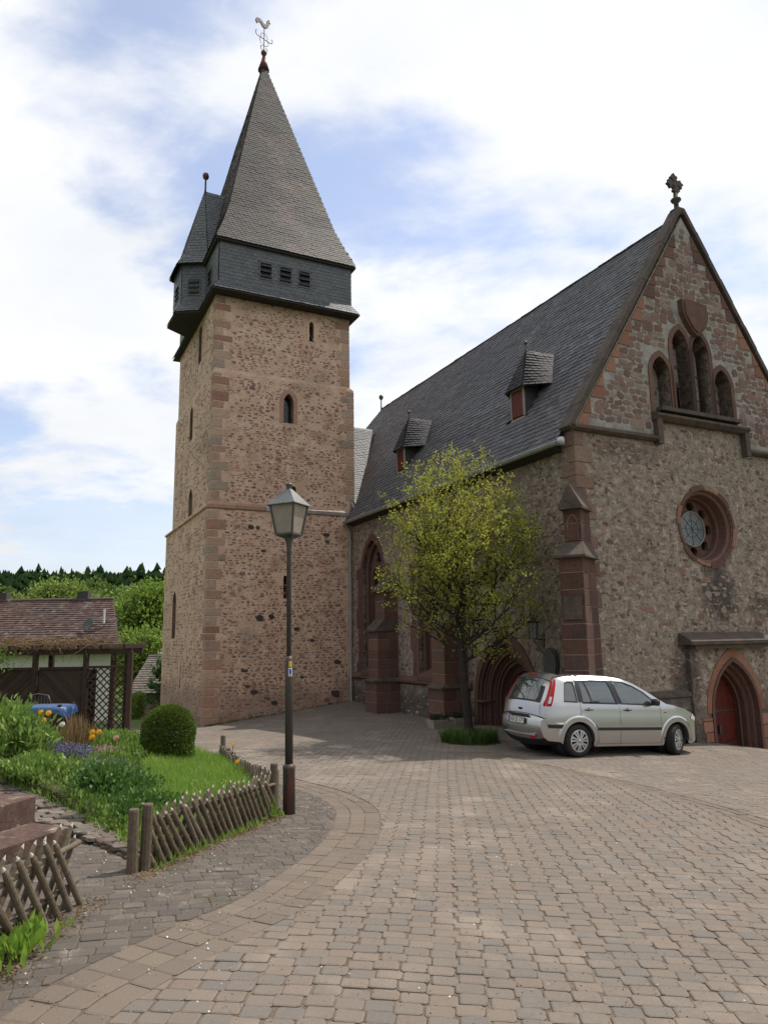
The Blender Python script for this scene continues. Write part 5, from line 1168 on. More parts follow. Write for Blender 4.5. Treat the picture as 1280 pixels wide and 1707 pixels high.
strip('rear_bumper', 1, 5, m_silver, bul=.085); tg = strip('tailgate', 5, 10, m_silver, bul=.085); strip('roof', 10, 14, m_silver, bul=.025); strip('windscreen', 14, 18, m_cglass, bul=.05); strip('bonnet', 18, 22, m_silver, bul=.05); strip('front_bumper', 22, 26, m_silver, bul=.1)
strip('rear_window', 0, 0, m_cglass, pts=[(.105, 1.0), (.13, 1.05), (.24, 1.27), (.305, 1.40)], inset=.045, off=.006, bul=.085, par=tg)
strip('seam', 0, 0, m_trim, pts=[(.035, .695), (.052, .712)], off=.003, bul=.10, inset=-.001, par=tg)
strip('glass_border', 0, 0, m_trim, pts=[(.085, .965), (.13, 1.05), (.24, 1.27), (.325, 1.425)], inset=.012, off=.002, bul=.085, par=tg)
strip('lower_valance', 0, 0, m_trim, pts=[(.34, .27), (.14, .28), (.06, .35)], inset=.03, off=.012, bul=.10)
for q in (-.60, .60): strip('seam', 0, 0, m_trim, pts=[(.055, .71), (.075, .95)], off=.003, bul=.085, y0=q / .74 - .006, y1=q / .74 + .006, ny=2, par=tg)
strip('spoiler_edge', 0, 0, m_silver, pts=[(.27, 1.405), (.36, 1.475), (.5, 1.492)], inset=.02, off=.008, bul=.06, par=tg)
strip('brake_light', 0, 0, m_red, pts=[(.315, 1.438), (.345, 1.465)], inset=.0, off=.075, y0=-.25, y1=.25, bul=.01, par=tg)
mb_ = MB(); mb_.box((2.0, 0, .24), (3.1, 1.45, .12)); mb_.box((2.0, 0, .6), (3.6, 1.3, .6)); mb_.box((.5, 0, .33), (.7, 1.3, .16)); mb_.build('underbody', m_trim, car, CARM)
panel('flare', [(.75 + r_ * math.cos(R(a)), .307 + r_ * math.sin(R(a))) for r_, a in [(.44, a) for a in range(0, 181, 12)] + [(.357, a) for a in range(180, -1, -12)]], [], m_silver, .016, step=.05)
panel('flare', [(3.235 + r_ * math.cos(R(a)), .307 + r_ * math.sin(R(a))) for r_, a in [(.43, a) for a in range(0, 181, 12)] + [(.357, a) for a in range(180, -1, -12)]], [], m_silver, .016, step=.05)
for s_ in (-1, 1):
    for cx_ in (.75, 3.235):
        mb_ = MB(); o1 = [(cx_ + .44 * math.cos(R(a)), .307 + .44 * math.sin(R(a))) for a in range(-4, 185, 8)]; o2 = [(cx_ + .475 * math.cos(R(a)), .307 + .475 * math.sin(R(a))) for a in range(-4, 185, 8)]; o3 = [(cx_ + .357 * math.cos(R(a)), .307 + .357 * math.sin(R(a))) for a in range(-4, 185, 8)]
        n_ = len(o1); mb_.add([(a, s_ * (yw(a, b) + .016), b) for a, b in o1] + [(a, s_ * (yw(a, b) - .001), b) for a, b in o2], [(i, i + 1, n_ + i + 1, n_ + i) for i in range(n_ - 1)], sm=True)
        mb_.add([(a, s_ * (yw(a, b) + .016), b) for a, b in o3] + [(a, s_ * (yw(a, b) - .12), b) for a, b in o3], [(i, i + 1, n_ + i + 1, n_ + i) for i in range(n_ - 1)], sm=True); mb_.build('arch_lip', m_silver, car, CARM)
        mb_ = MB(); mb_.lathe([(.352, -.0), (.352, .3)], 24, M=Matrix.Translation((cx_, s_ * .5, .307)) @ Matrix.Rotation(R(90), 4, 'X') @ Matrix.Translation((0, 0, -.15))); mb_.build('wheel_well', m_trim, car, CARM)
for P in ([(.10, .535), (.36, .535), (.40, .60), (.08, .60)], [(1.19, .50), (1.735, .50), (1.735, .555), (1.19, .555)], [(1.755, .50), (2.785, .50), (2.80, .555), (1.755, .555)]): panel('rub_strip', P, [], m_trim, .014)
panel('sill_strip', [(1.16, .215), (2.83, .215), (2.83, .245), (1.16, .245)], [], m_silver, .02)
for (a, b) in ((1.16, 2.81), (.10, .40)): panel('ridge', [(a, .557), (b, .557), (b, .60), (a, .60)] if a > 1 else [(.08, .605), (.42, .605), (.42, .645), (.08, .64)], [], m_silver, .016)
# rear lamps wrap the corner
TL = [(.085, .93), (.165, .93), (.215, 1.04), (.275, 1.18), (.375, 1.435), (.325, 1.43), (.24, 1.27), (.13, 1.05), (.075, .95)]
for s_ in (-1, 1):
    mb_ = MB(); v, f = surf(TL, [], .007, s_, .07); mb_.add(v, f, sm=True)
    rp = [(.07, .93), (.085, 1.0), (.13, 1.05), (.24, 1.27), (.31, 1.42)]; vs = []
    for i, (x, z) in enumerate(rp): vs += [(x - .012, s_ * (yw(x, z) + .007), z), (x - .024, s_ * (yw(x, z) - (.04 - .006 * i)), z + .0)]
    tl_ = mb_.build('tail_light', m_red, car, CARM)
    strip('lens_wrap', 0, 0, m_red, pts=[(.07, .93), (.078, .97), (.10, 1.01), (.13, 1.05), (.185, 1.16), (.24, 1.27), (.305, 1.40)], off=.008, bul=.085, y0=s_ * .925, y1=s_ * 1.008, ny=3, par=tl_)
    mb_ = MB(); v, f = surf([(.108, .985), (.158, .985), (.205, 1.11), (.165, 1.11)], [], .012, s_, .05); mb_.add(v, f, sm=True)
    mb_.build('white_lens', m_white, tl_, CARM)
# rear details
mb_ = MB(); mb_.box((-.075, -.02, .735), (.06, .62, .045), bev=.01); mb_.build('tailgate_grip', m_trim, tg, CARM)
pl_ = MB(); pl_.box((-.118, .0, .635), (.014, .535, .125), bev=.004); plate = pl_.build('number_plate', m_trim, car, CARM)
m_plate = flat('plate_white', (.66, .66, .62), .4); m_blue = flat('plate_blue', (.02, .06, .35), .4)
MB().box((-.126, -.02, .635), (.006, .47, .108)).build('plate_face', m_plate, plate, CARM); MB().box((-.1262, .235, .635), (.007, .045, .108)).build('country_band', m_blue, plate, CARM)
def text(name, body, size, M, parent, m, sx=1.0):
    c = bpy.data.curves.new(name, 'FONT'); c.body = body; c.size = size; c.align_x = 'CENTER'; c.align_y = 'CENTER'; c.extrude = .001; c.materials.append(m)
    t_ = bpy.data.objects.new('tmp', c); COL.objects.link(t_); bpy.context.view_layer.update(); me = bpy.data.meshes.new_from_object(t_); bpy.data.objects.remove(t_); me.transform(Matrix.Diagonal((sx, 1, 1, 1)))
    return link(bpy.data.objects.new(name, me), parent, M)
TX = Matrix(((0, 0, -1, 0), (-1, 0, 0, 0), (0, 1, 0, 0), (0, 0, 0, 1)))
text('plate_letters', 'KB CK 177', .108, CARM @ Matrix.Translation((-.1305, -.022, .635)) @ TX, plate, m_trim, .84)
MB().lathe([(.0, 0), (.055, 0), (.05, .012), (0, .014)], 16, M=Matrix.Translation((-.03, 0, .85)) @ Matrix.Rotation(R(-90), 4, 'Y') @ Matrix.Diagonal((.42, 1, 1, 1))).build('badge', flat('badge_blue', (.01, .02, .07), .2, metal=.5), tg, CARM)
MB().tube([(.02, -.05, 1.03), (.06, -.02, 1.09), (.05, .42, 1.045)], .012, 5).build('rear_wiper', m_trim, tg, CARM)
MB().box((-.05, -.0, .385), (.03, 1.0, .02)).build('bumper_line', m_hub, car, CARM)
MB().box((-.055, -.45, .35), (.05, .12, .06), bev=.012).build('reflector', m_red, car, CARM)
# mirrors, handles, side repeater
for s_ in (-1, 1):
    mr = MB(); mr.box((2.58, s_ * .93, 1.045), (.12, .2, .13), bev=.035); mr.tube([(2.62, s_ * .80, 1.0), (2.6, s_ * .9, 1.02)], .03, 6); mr.build('door_mirror', m_trim, car, CARM)
    for x in (.93, 1.88):
        h = MB(); y = yw(x, .88); h.box((x + .06, s_ * (y + .022), .885), (.17, .022, .028), bev=.008); h.lathe([(.04, 0), (.034, .008)], 12, M=Matrix.Translation((x + .06, s_ * y, .885)) @ Matrix.Rotation(R(90), 4, 'X') @ Matrix.Translation((0, 0, -.004))); h.build('door_handle', m_trim, doors[('rear_door' if x < 1 else 'front_door', s_)], CARM)
    MB().box((2.93, s_ * (yw(2.93, .84) + .004), .845), (.07, .012, .03), bev=.004).build('side_repeater', m_orange, car, CARM)
    panel('headlight', [(3.66, .72), (3.86, .66), (3.87, .74), (3.74, .82)], [], m_white, .008, sides=(s_,), step=.06)
# wheels
def wheel(x, s_, steer=0):
    W = CARM @ Matrix.Translation((x, s_ * .735, .307)) @ Matrix.Rotation(steer, 4, 'Z') @ Matrix.Rotation(R(90) * (1 if s_ < 0 else -1), 4, 'X')     # local z = outwards
    wh = empty('wheel', W, parent=car)
    MB().lathe([(.20, -.09), (.275, -.095), (.302, -.07), (.307, -.03), (.307, .05), (.300, .08), (.272, .098), (.215, .10), (.205, .07)], 36).build('tyre', m_tyre, wh, W)
    MB().lathe([(.0, .02), (.20, .02), (.205, .05), (.205, .085), (.197, .085), (.196, .03), (0, .03)], 32).build('rim_barrel', m_trim, wh, W)
    out_ = [(.208 * math.cos(2 * math.pi * k / 36), .208 * math.sin(2 * math.pi * k / 36)) for k in range(36)]; hs = []
    for k in range(7):
        for (r0, r1, w0, w1, da) in ((.075, .185, .008, .030, 0), (.10, .178, .006, .012, 180 / 7)):
            a = R(360 * k / 7 + da + 90); c, q = math.cos(a), math.sin(a); hs.append([(r0 * c - w * q, r0 * q + w * c) if i < 2 else (r1 * c - w * q, r1 * q + w * c) for i, w in enumerate((-w0, w0, w1, -w1))])
    cv = MB(); cv.prism(out_, .095, .08, lambda u, v, d: (u, v, d + .015 * (1 - (u * u + v * v) / .0433)), holes=hs); cv.lathe([(.0, .118), (.035, .116), (.04, .1)], 16); cv.build('wheel_cover', m_hub, wh, W)
for x, s_, st in ((RA, -1, 0), (RA, 1, 0), (3.235, -1, R(24)), (3.235, 1, R(24))): wheel(x, s_, st)

# ------------------------------------------------------------------ street lamp
LPX, LPY = -1.1, 8.39; LZ = gz(LPX, LPY); LM = Matrix.Translation((LPX, LPY, 0)) @ Matrix.Rotation(R(-.4), 4, 'Y')
lamp = empty('street_lamp', Matrix.Translation((LPX, LPY, LZ)), 'old street lamp with four-sided lantern on a stepped iron post at the garden corner', 'street lamp')
MB().lathe([(.068, LZ - .1), (.068, .24), (.072, .25), (.070, .275), (.046, .30)], 14).build('base_sleeve', m_rust, lamp, LM)
MB().lathe([(.045, .26), (.045, 1.43), (.030, 1.475)], 14).build('lower_post', m_rust, lamp, LM)
MB().lathe([(.028, 1.45), (.026, 2.72), (.034, 2.74), (.034, 2.77), (.05, 2.82), (.075, 2.865)], 14).build('upper_post', m_iron, lamp, LM)
LR = LM @ Matrix.Rotation(R(-24), 4, 'Z'); s0, s1 = .105, .155
hd = MB()
def sqr(a, z): return [(-a, -a, z), (a, -a, z), (a, a, z), (-a, a, z)]
def shell(mb_, rows, cap=True):
    vs = [p for r_ in rows for p in r_]; m_ = len(rows); fs = [(j * 4 + k, j * 4 + (k + 1) % 4, j * 4 + 4 + (k + 1) % 4, j * 4 + 4 + k) for j in range(m_ - 1) for k in range(4)]
    if cap: fs += [(3, 2, 1, 0), tuple((m_ - 1) * 4 + k for k in range(4))]
    mb_.add(vs, fs)
shell(hd, [sqr(.05, 2.83), sqr(s0 + .012, 2.865), sqr(s0 + .012, 2.885)])
for k in range(4):
    a = R(45 + 90 * k); hd.tube([((s0 + .004) * 1.414 * math.cos(a), (s0 + .004) * 1.414 * math.sin(a), 2.87), ((s1 + .006) * 1.414 * math.cos(a), (s1 + .006) * 1.414 * math.sin(a), 3.225)], .0125, 5)
shell(hd, [sqr(s1 + .015, 3.215), sqr(s1 + .02, 3.24)]); lf = hd.build('lantern_frame', m_iron, lamp, LR)
for k in range(4):
    A = Matrix.Rotation(R(90 * k), 4, 'Z'); MB().add([(-s0, -s0, 2.885), (s0, -s0, 2.885), (s1, -s1, 3.215), (-s1, -s1, 3.215)], [(0, 1, 2, 3)], M=A).build('lantern_pane', m_lampglass, lamp, LR)
    P = MB().add([(-.19, -.19, 3.225), (.19, -.19, 3.225), (.022, -.022, 3.43), (-.022, -.022, 3.43), (-.19, -.19, 3.215), (.19, -.19, 3.215)], [(0, 1, 2, 3), (4, 5, 1, 0)], M=A); P.build('lamp_roof_panel', m_lampzinc, lamp, LR)
MB().lathe([(.03, 3.42), (.035, 3.44), (.03, 3.45), (.045, 3.465), (.04, 3.485), (.01, 3.5)], 10).build('lamp_knob', m_iron, lamp, LR)
st = Matrix.Rotation(R(24), 4, 'Z'); m_yel = flat('sticker_yellow', (.55, .42, .06), .5); m_stw = flat('sticker_white', (.6, .6, .58), .5); m_stb = flat('sticker_blue', (.06, .10, .40), .5)
def wrap(name, z0, z1, a0, a1, r_, m, par):
    n_ = 6; vs = [(r_ * math.cos(R(a0 + (a1 - a0) * k / n_)), r_ * math.sin(R(a0 + (a1 - a0) * k / n_)), z) for z in (z0, z1) for k in range(n_ + 1)]
    return MB().add(vs, [(k, k + 1, n_ + 2 + k, n_ + 1 + k) for k in range(n_)]).build(name, m, par, LM)
wrap('yellow_sticker', 1.355, 1.42, -85, -35, .0465, m_yel, lamp); s_2 = wrap('white_sticker', 1.25, 1.345, -90, -30, .0465, m_stw, lamp); wrap('blue_spot', 1.275, 1.33, -80, -42, .0475, m_stb, s_2); wrap('green_line', 1.258, 1.266, -80, -42, .0475, flat('sticker_green', (.05, .25, .08), .5), s_2)

# ------------------------------------------------------------------ lattice fences
def stake_mesh(name, length, rng):
    n_ = 7; r_ = .025; vs = []; rows = [(0, 1), (.08, 1), (length * .5, 1.0), (length - .07, .95), (length - .03, .6)]
    for z, k in rows:
        for i in range(n_):
            a = math.pi * i / (n_ - 1); vs.append((r_ * k * math.cos(a), -r_ * .9 * k * math.sin(a), z))
    vs.append((0, -.004, length)); m_ = len(rows)
    fs = [(j * n_ + i, j * n_ + i + 1, (j + 1) * n_ + i + 1, (j + 1) * n_ + i) for j in range(m_ - 1) for i in range(n_ - 1)] + [(j * n_ + n_ - 1, j * n_, (j + 1) * n_, (j + 1) * n_ + n_ - 1) for j in range(m_ - 1)]
    fs += [((m_ - 1) * n_ + i, (m_ - 1) * n_ + i + 1, m_ * n_) for i in range(n_ - 1)] + [((m_ - 1) * n_ + n_ - 1, (m_ - 1) * n_, m_ * n_), tuple(range(n_ - 1, -1, -1))]
    me = bpy.data.meshes.new(name); me.from_pydata(vs, [], fs); me.materials.append(m_wood); me.materials.append(m_woodtip)
    for p in me.polygons: p.material_index = 1 if p.center.z > length - .035 and len(p.vertices) == 3 or p.center.z > length - .045 and abs(p.normal.z) < .9 and p.center.z > length - .06 else 0; p.use_smooth = False
    bm_ = bmesh.new(); bm_.from_mesh(me); bmesh.ops.recalc_face_normals(bm_, faces=bm_.faces); bm_.to_mesh(me); bm_.free(); return me
rng = random.Random(5)
def fence(p0, p1, h, sp_, label, posts=(), sag=0.0, lean=39, poles=True):
    p0, p1 = Vector(p0), Vector(p1); D = p1 - p0; Ln = D.length; d = D / Ln; nrm_ = Vector((d.y, -d.x))       # nrm_: to the right of the run
    zf_ = lambda t: gz(p0.x + d.x * t, p0.y + d.y * t) + .03 - sag * math.sin(math.pi * t / Ln)
    root = empty('lattice_fence', Matrix.Translation((p0.x, p0.y, zf_(0))), label, 'fence', 'low crossed-stake garden fences')
    ln = h / math.cos(R(lean)); ms = [stake_mesh('slat', ln * k, rng) for k in (1, .97, 1.03)]
    for layer, (sg, offn) in enumerate(((1, .024), (-1, -.024))):
        t = -h * math.tan(R(lean)) * .0
        while t < Ln + .02:
            a = R(lean + rng.gauss(0, 1.6)) * sg; base = p0 + d * (t + rng.gauss(0, .006)) + nrm_ * offn
            hh = h
            top_t = t - math.tan(a) * h
            if top_t < -.02 or top_t > Ln + .04:                    # short end pieces
                k = min(1, max(.25, (t if sg > 0 else Ln - t) / (h * math.tan(abs(a)) + 1e-6)))
                if k < .3: t += sp_; continue
            else: k = 1
            Zd = Vector((-math.sin(a) * d.x, -math.sin(a) * d.y, math.cos(a))); Yd = -Vector((nrm_.x, nrm_.y, 0)) * (1 if layer == 0 else -1); Xd = Yd.cross(Zd)
            M = basis(Xd, Yd, Zd * k, Vector((base.x, base.y, zf_(t) + rng.gauss(0, .008)))); o = bpy.data.objects.new('slat', rng.choice(ms)); link(o, root, M); t += sp_
    for hz in (.28, .75):
        pts = [Vector((p0.x + d.x * t, p0.y + d.y * t, zf_(t) + h * hz)) for t in np.linspace(0, Ln, 6)]; MB().tube(pts, .018, 6).build('rail', m_wood, root, I4)
    for (t, offn, hh) in posts:
        q = p0 + d * t + nrm_ * offn; MB().lathe([(.044, zf_(min(max(t, 0), Ln)) - .1), (.041, zf_(0) + hh - .01), (.036, zf_(0) + hh), (.0, zf_(0) + hh + .004)], 10, (0, 0), sm=False, M=Matrix.Translation((q.x, q.y, 0)) @ Matrix.Rotation(R(rng.gauss(0, 1)), 4, 'Y')).build('post', m_wood, root, I4)
    return root
fence((-1.84, 5.80), (-1.22, 8.25), .43, .110, 'long low crossed-stake fence between the double post and the street lamp', [(.0, .0, .47), (-.09, -.05, .45), (2.5, -.02, .36)])
fence((-1.33, 8.75), (-2.68, 12.1), .40, .125, 'low sagging crossed-stake fence along the back of the lawn, behind the lamp', [(3.45, 0, .40), (.1, .05, .38)], sag=.10)
fence((-2.10, 2.6), (-2.02, 5.0), .49, .15, 'short low crossed-stake fence in the left corner in front of the steps', [(0, -.05, .5)])
# drain cover, steps
dc = MB(); dc.lathe([(.0, .0), (.30, .0), (.30, .012), (.0, .014)], 24, M=Matrix.Translation((-.97, 15.82, gz(-.97, 15.82) + .028))); dc.build('manhole_cover', mat('cover_concrete', [(.22, .20, .17), (.27, .25, .21)], amp=.2, bump=.2), None, I4, label='round pale manhole cover set in the shaded paving', cat='manhole cover')
# ------------------------------------------------------------------ steps and slab path
m_step = mat('red_step_stone', [(.075, .043, .035), (.10, .06, .048), (.06, .036, .03)], scale=3, amp=.3, dscale=18, bump=.5, bscale=25, blot=[((.30, .27, .21), 5, .56, .7), ((.50, .47, .42), 26, .68, .72)])
rng = random.Random(77)
steps = empty('garden_steps', Matrix.Translation((-2.7, 6.3, gz(-2.7, 6.3))), 'two weathered red sandstone steps rising to the left edge beside the slab path', 'steps')
def stepblock(p, q, dep, z0, z1, name='step'):
    p, q = Vector(p), Vector(q); d = (q - p).normalized(); n_ = Vector((d.y, -d.x)); 
    if n_.x > 0: n_ = -n_
    c = (p + q) / 2 + n_ * dep / 2; M = basis(Vector((*d, 0)), Vector((*n_, 0)), Z_, Vector((c.x, c.y, (z0 + z1) / 2)))
    MB().box((0, 0, 0), ((q - p).length, dep, z1 - z0), bev=.012, M=M).build(name, m_step, steps, I4)
g0 = gz(-2.6, 6.2)
stepblock((-2.68, 6.40), (-3.02, 5.55), .42, g0 - .1, g0 + .19); stepblock((-3.03, 5.54), (-3.4, 4.6), .42, g0 - .1, g0 + .19)
stepblock((-3.14, 6.78), (-3.40, 5.75), .45, g0 - .1, g0 + .37); stepblock((-3.41, 5.74), (-3.8, 4.6), .45, g0 - .1, g0 + .37)
drape('step_bed', [(-3.55, 6.9), (-3.85, 5.6), (-4.2, 4.3), (-7.5, 4.5), (-7.2, 8.2), (-5.4, 8.1), (-4.2, 7.4)], .2, .33, m_soil, zf=lambda x, y: max(gz(x, y), g0))
pth = drape('path', PATH, .1, .045, m_sandbed)
m_cob = mat('path_cobble', [(.15, .125, .105), (.125, .095, .08), (.175, .15, .125), (.115, .10, .085), (.145, .105, .088)], src='rnd', amp=.3, dscale=60, bump=.6, bscale=60, bdist=.008, rough=.9, blot=[((.30, .28, .24), 9, .60, .68), ((.17, .15, .10), 4, .6, .7)])
cob = []; ca, sa = math.cos(R(38)), math.sin(R(38))
for j in range(-30, 40):
    for i in range(-30, 40):
        u, v = (i + .5 * (j % 2)) * .165 + rng.gauss(0, .014), j * .15 + rng.gauss(0, .012); x, y = -3.5 + u * ca - v * sa, 7 + u * sa + v * ca
        if inpoly(x, y, PATH):
            a = R(38) + rng.gauss(0, .12); c, s_ = math.cos(a), math.sin(a); z, gx, gy = gzc(x, y)
            U = Vector((c, s_, gx * c + gy * s_ + rng.gauss(0, .03))).normalized(); V = Vector((-s_, c, rng.gauss(0, .03))); V = (V - U * V.dot(U)).normalized(); Nn = U.cross(V)
            cob.append((rng.randrange(8), basis(U * .164 * rng.uniform(.9, 1.02), V * .150 * rng.uniform(.9, 1.02), Nn * .03, Vector((x, y, z + .075 + rng.gauss(0, .004))))))
emit('cobble', pth, cob, m_cob, F=I4, maxn=200, kind='paver')
kb = MB()
for a, b in zip(PATH[-1:] + PATH[:1], PATH[:2]): pass
kp = [(-1.90, 5.98), (-2.64, 6.70), (-3.4, 7.25)]
for (a, b) in zip(kp, kp[1:]):
    a, b = Vector(a), Vector(b); n_ = 5
    for i in range(n_):
        p, q = a.lerp(b, i / n_), a.lerp(b, (i + .94) / n_); d = (q - p).normalized(); c = (p + q) / 2; MB().box((0, 0, 0), ((q - p).length, .05, .15), bev=.008, M=basis(Vector((*d, 0)), Vector((-d.y, d.x, 0)), Z_, Vector((c.x, c.y, gz(c.x, c.y) + .0)))).build('edging_stone', m_dark_stone, pth, I4)

# ------------------------------------------------------------------ foliage tools
def leafmat(name, cols, trans=.35, rough=.5): return mat(name, cols, src='rnd', amp=.15, dscale=3, bump=0, rough=rough, spec=.35, trans=trans)
m_bark = mat('bark', [(.025, .02, .016), (.045, .036, .028)], scale=8, amp=.3, dscale=30, bump=.6, stretch=(1, 1, .3))
def leaf_cloud(pts, dirs, size, rng, asp=.6, fold=.25, mb_=None, jitter=1.0, up=.3):
    """one folded quad pair per point"""
    n_ = len(pts); P = np.array(pts); g = np.random.RandomState(rng.randrange(1 << 30))
    A = np.array(dirs) + g.normal(0, .6 * jitter, (n_, 3)) + np.array([0, 0, up]); A /= np.linalg.norm(A, axis=1)[:, None]
    B = np.cross(A, g.normal(0, 1, (n_, 3))); B /= np.linalg.norm(B, axis=1)[:, None] + 1e-9; C = np.cross(A, B)
    s_ = (size * g.uniform(.65, 1.25, n_))[:, None]; w_ = s_ * asp * .5
    v0 = P; v1 = P + A * s_ * .5 + B * w_ + C * w_ * fold; v2 = P + A * s_; v3 = P + A * s_ * .5 - B * w_ + C * w_ * fold
    V = np.stack([v0, v1, v2, v3], 1).reshape(-1, 3); i = np.arange(n_) * 4
    F_ = np.concatenate([np.stack([i, i + 1, i + 2], 1), np.stack([i, i + 2, i + 3], 1)])
    return V, F_
def np_mesh(name, V, F_, m):
    me = bpy.data.meshes.new(name); me.vertices.add(len(V)); me.vertices.foreach_set('co', np.asarray(V, np.float32).ravel()); k = F_.shape[1]
    me.loops.add(F_.size); me.loops.foreach_set('vertex_index', F_.astype(np.int32).ravel()); me.polygons.add(len(F_)); me.polygons.foreach_set('loop_start', np.arange(0, F_.size, k, dtype=np.int32))
    me.materials.append(m); me.update(); me.validate(); return me
def np_obj(name, V, F_, m, parent=None, **kw): o = bpy.data.objects.new(name, np_mesh(name, V, F_, m)); link(o, parent, I4); return tag(o, **kw)
def grow(base, h, crown, rng, trunk_r=.09, clear=.3, nb=26, up=.75, levels=3, twig=.35, curve=.15, leader=True, taper=0):
    """returns tubes and twig points; crown = (centre, radii)"""
    tubes = []; tips = []; C, Rd = crown; base = Vector(base)
    kz = lambda p: 1 - taper * (p[2] - C[2]) / Rd[2]
    inside = lambda p: ((p[0] - C[0]) / (Rd[0] * kz(p))) ** 2 + ((p[1] - C[1]) / (Rd[1] * kz(p))) ** 2 + ((p[2] - C[2]) / Rd[2]) ** 2 < 1
    tr = [base.copy()]; d = Vector((0, 0, 1)); k = 10
    for i in range(k): d = (d + Vector((rng.gauss(0, .05), rng.gauss(0, .05), 0))).normalized(); tr.append(tr[-1] + d * h / k)
    tubes.append((tr, [trunk_r * (1 - .85 * (i / k) ** 1.1) for i in range(k + 1)]))
    def branch(p, d, L_, r_, lv):
        pts = [p]; n_ = max(3, int(L_ / .22)); dd = d.copy()
        for i in range(n_):
            dd = (dd + Vector((rng.gauss(0, curve), rng.gauss(0, curve), rng.gauss(.04, curve * .8)))).normalized(); q = pts[-1] + dd * L_ / n_
            if not inside(q) and i > 1: break
            pts.append(q)
        m_ = len(pts)
        if m_ < 2: return
        tubes.append((pts, [r_ * (1 - .75 * i / (m_ - 1)) for i in range(m_)]))
        if lv <= 1:
            for i in range(m_ - 1):
                for t in (.0, .33, .66): tips.append((pts[i].lerp(pts[i + 1], t), (pts[i + 1] - pts[i]).normalized()))
        if lv > 0:
            for i in range(1, m_):
                for _ in range(2 if lv > 1 else 1):
                    if rng.random() < .8:
                        a = Vector((rng.gauss(0, 1), rng.gauss(0, 1), rng.gauss(.2, .6))).normalized(); nd = ((pts[i] - pts[i - 1]).normalized() * .8 + a * .8).normalized()
                        branch(pts[i], nd, L_ * rng.uniform(.35, .6) if lv > 1 else twig * rng.uniform(.6, 1.4), r_ * (1 - .75 * i / m_) * .6 + .002, lv - 1)
    for b in range(nb):
        t = clear + (1 - clear) * (b + rng.random()) / nb; f = t * k; i = min(int(f), k - 1); p = tr[i].lerp(tr[i + 1], f - i)
        az = b * 2.4 + rng.gauss(0, .3); el = up * (0.55 + .6 * t) + rng.gauss(0, .12); d = Vector((math.cos(az) * math.cos(el), math.sin(az) * math.cos(el), math.sin(el)))
        branch(p, d, max(Rd[0], Rd[1]) * rng.uniform(.95, 1.35) * (1.15 - .35 * t), trunk_r * (1 - .8 * t) * .55, levels - 1)
    return tubes, tips
def tree(name, label, base, h, crown, rng, leaf_m, lsize, nleaf, bark=m_bark, group=None, seg=6, parts=('trunk', 'crown'), asp=.6, spread=.05, cat='tree', cluster=1.0, **kw):
    tb, tips = grow(base, h, crown, rng, **kw); root = empty(name, Matrix.Translation(base), label, cat, group)
    mb_ = MB(); mb2 = MB()
    for i, (pts, rd) in enumerate(tb):
        (mb_ if i == 0 else mb2).tube(pts, rd, 8 if i == 0 else (5 if rd[0] > .02 else 3), cap=False)
    mb_.build('trunk', bark, root, I4, fix=False)
    mb2.build('limbs', bark, root, I4, fix=False)
    P = []; Dd = []; sub_ = rng.sample(tips, max(20, int(len(tips) * cluster)))
    for _ in range(nleaf):
        p, d = sub_[rng.randrange(len(sub_))]; P.append((p.x + rng.gauss(0, spread), p.y + rng.gauss(0, spread), p.z + rng.gauss(0, spread))); Dd.append(tuple(d))
    V, F_ = leaf_cloud(P, Dd, lsize, rng, asp); np_obj('crown', V, F_, leaf_m, root); return root
m_spring = leafmat('spring_leaf', [(.33, .36, .04), (.42, .43, .06), (.26, .30, .035), (.48, .47, .10), (.34, .32, .05)], .5)
TX_, TY_ = 1.84, 16.75; tz = gz(TX_, TY_)
tree('young_tree', 'young tree with sparse yellow-green spring leaves in front of the church portal', (TX_, TY_, tz), 5.5, ((1.90, 16.75, 3.45), (1.95, 1.9, 2.7)), random.Random(12), m_spring, .060, 25000, cluster=.46, taper=.22, trunk_r=.10, clear=.31, nb=32, up=.60, levels=3, twig=.42, curve=.17, asp=.6, spread=.05)
tp = MB(); 
# planters and grass round the trunk
pb = [(1.35, 19.3), (1.95, 19.75)]
for i, (x, y) in enumerate(pb):
    z = gz(x, y); pr = empty('stone_planter', Matrix.Translation((x, y, z)) @ Matrix.Rotation(R(26), 4, 'Z'), ('pale stone planter at the foot of the buttress, left of its twin', 'pale stone planter at the buttress foot, partly behind the tree trunk')[i], 'planter', 'stone planters')
    W = WM[pr.name]; bx_ = MB(); bx_.add([(-.26, -.16, 0), (.26, -.16, 0), (.26, .16, 0), (-.26, .16, 0), (-.30, -.2, .24), (.30, -.2, .24), (.30, .2, .24), (-.30, .2, .24), (-.25, -.15, .24), (.25, -.15, .24), (.25, .15, .24), (-.25, .15, .24), (-.25, -.15, .2), (.25, -.15, .2), (.25, .15, .2), (-.25, .15, .2)],
                                         [(3, 2, 1, 0)] + [(j + k, j + (k + 1) % 4, j + 4 + (k + 1) % 4, j + 4 + k) for j in (0, 4, 8) for k in range(4)] + [(12, 13, 14, 15)]); bx_.build('trough', mat('planter_stone' + str(i), [(.33, .29, .23), (.25, .22, .17)], amp=.3, bump=.4), pr, W)
    rr = random.Random(i); P = [(x + rr.uniform(-.24, .24), y + rr.uniform(-.15, .15), z + .2 + rr.uniform(0, .14)) for _ in range(260)]; V, F_ = leaf_cloud(P, [(0, 0, 1)] * 260, .06, rr, up=1); np_obj('plants', V, F_, leafmat('planter_leaf' + str(i), [(.03, .05, .02), (.05, .075, .03)]), pr)
kk = MB(); zq = gz(1.3, 17.9) + .05
for a, b in (((.95, 17.2), (.95, 18.6)), ((.95, 17.2), (2.3, 16.2))):
    a, b = Vector(a), Vector(b); 
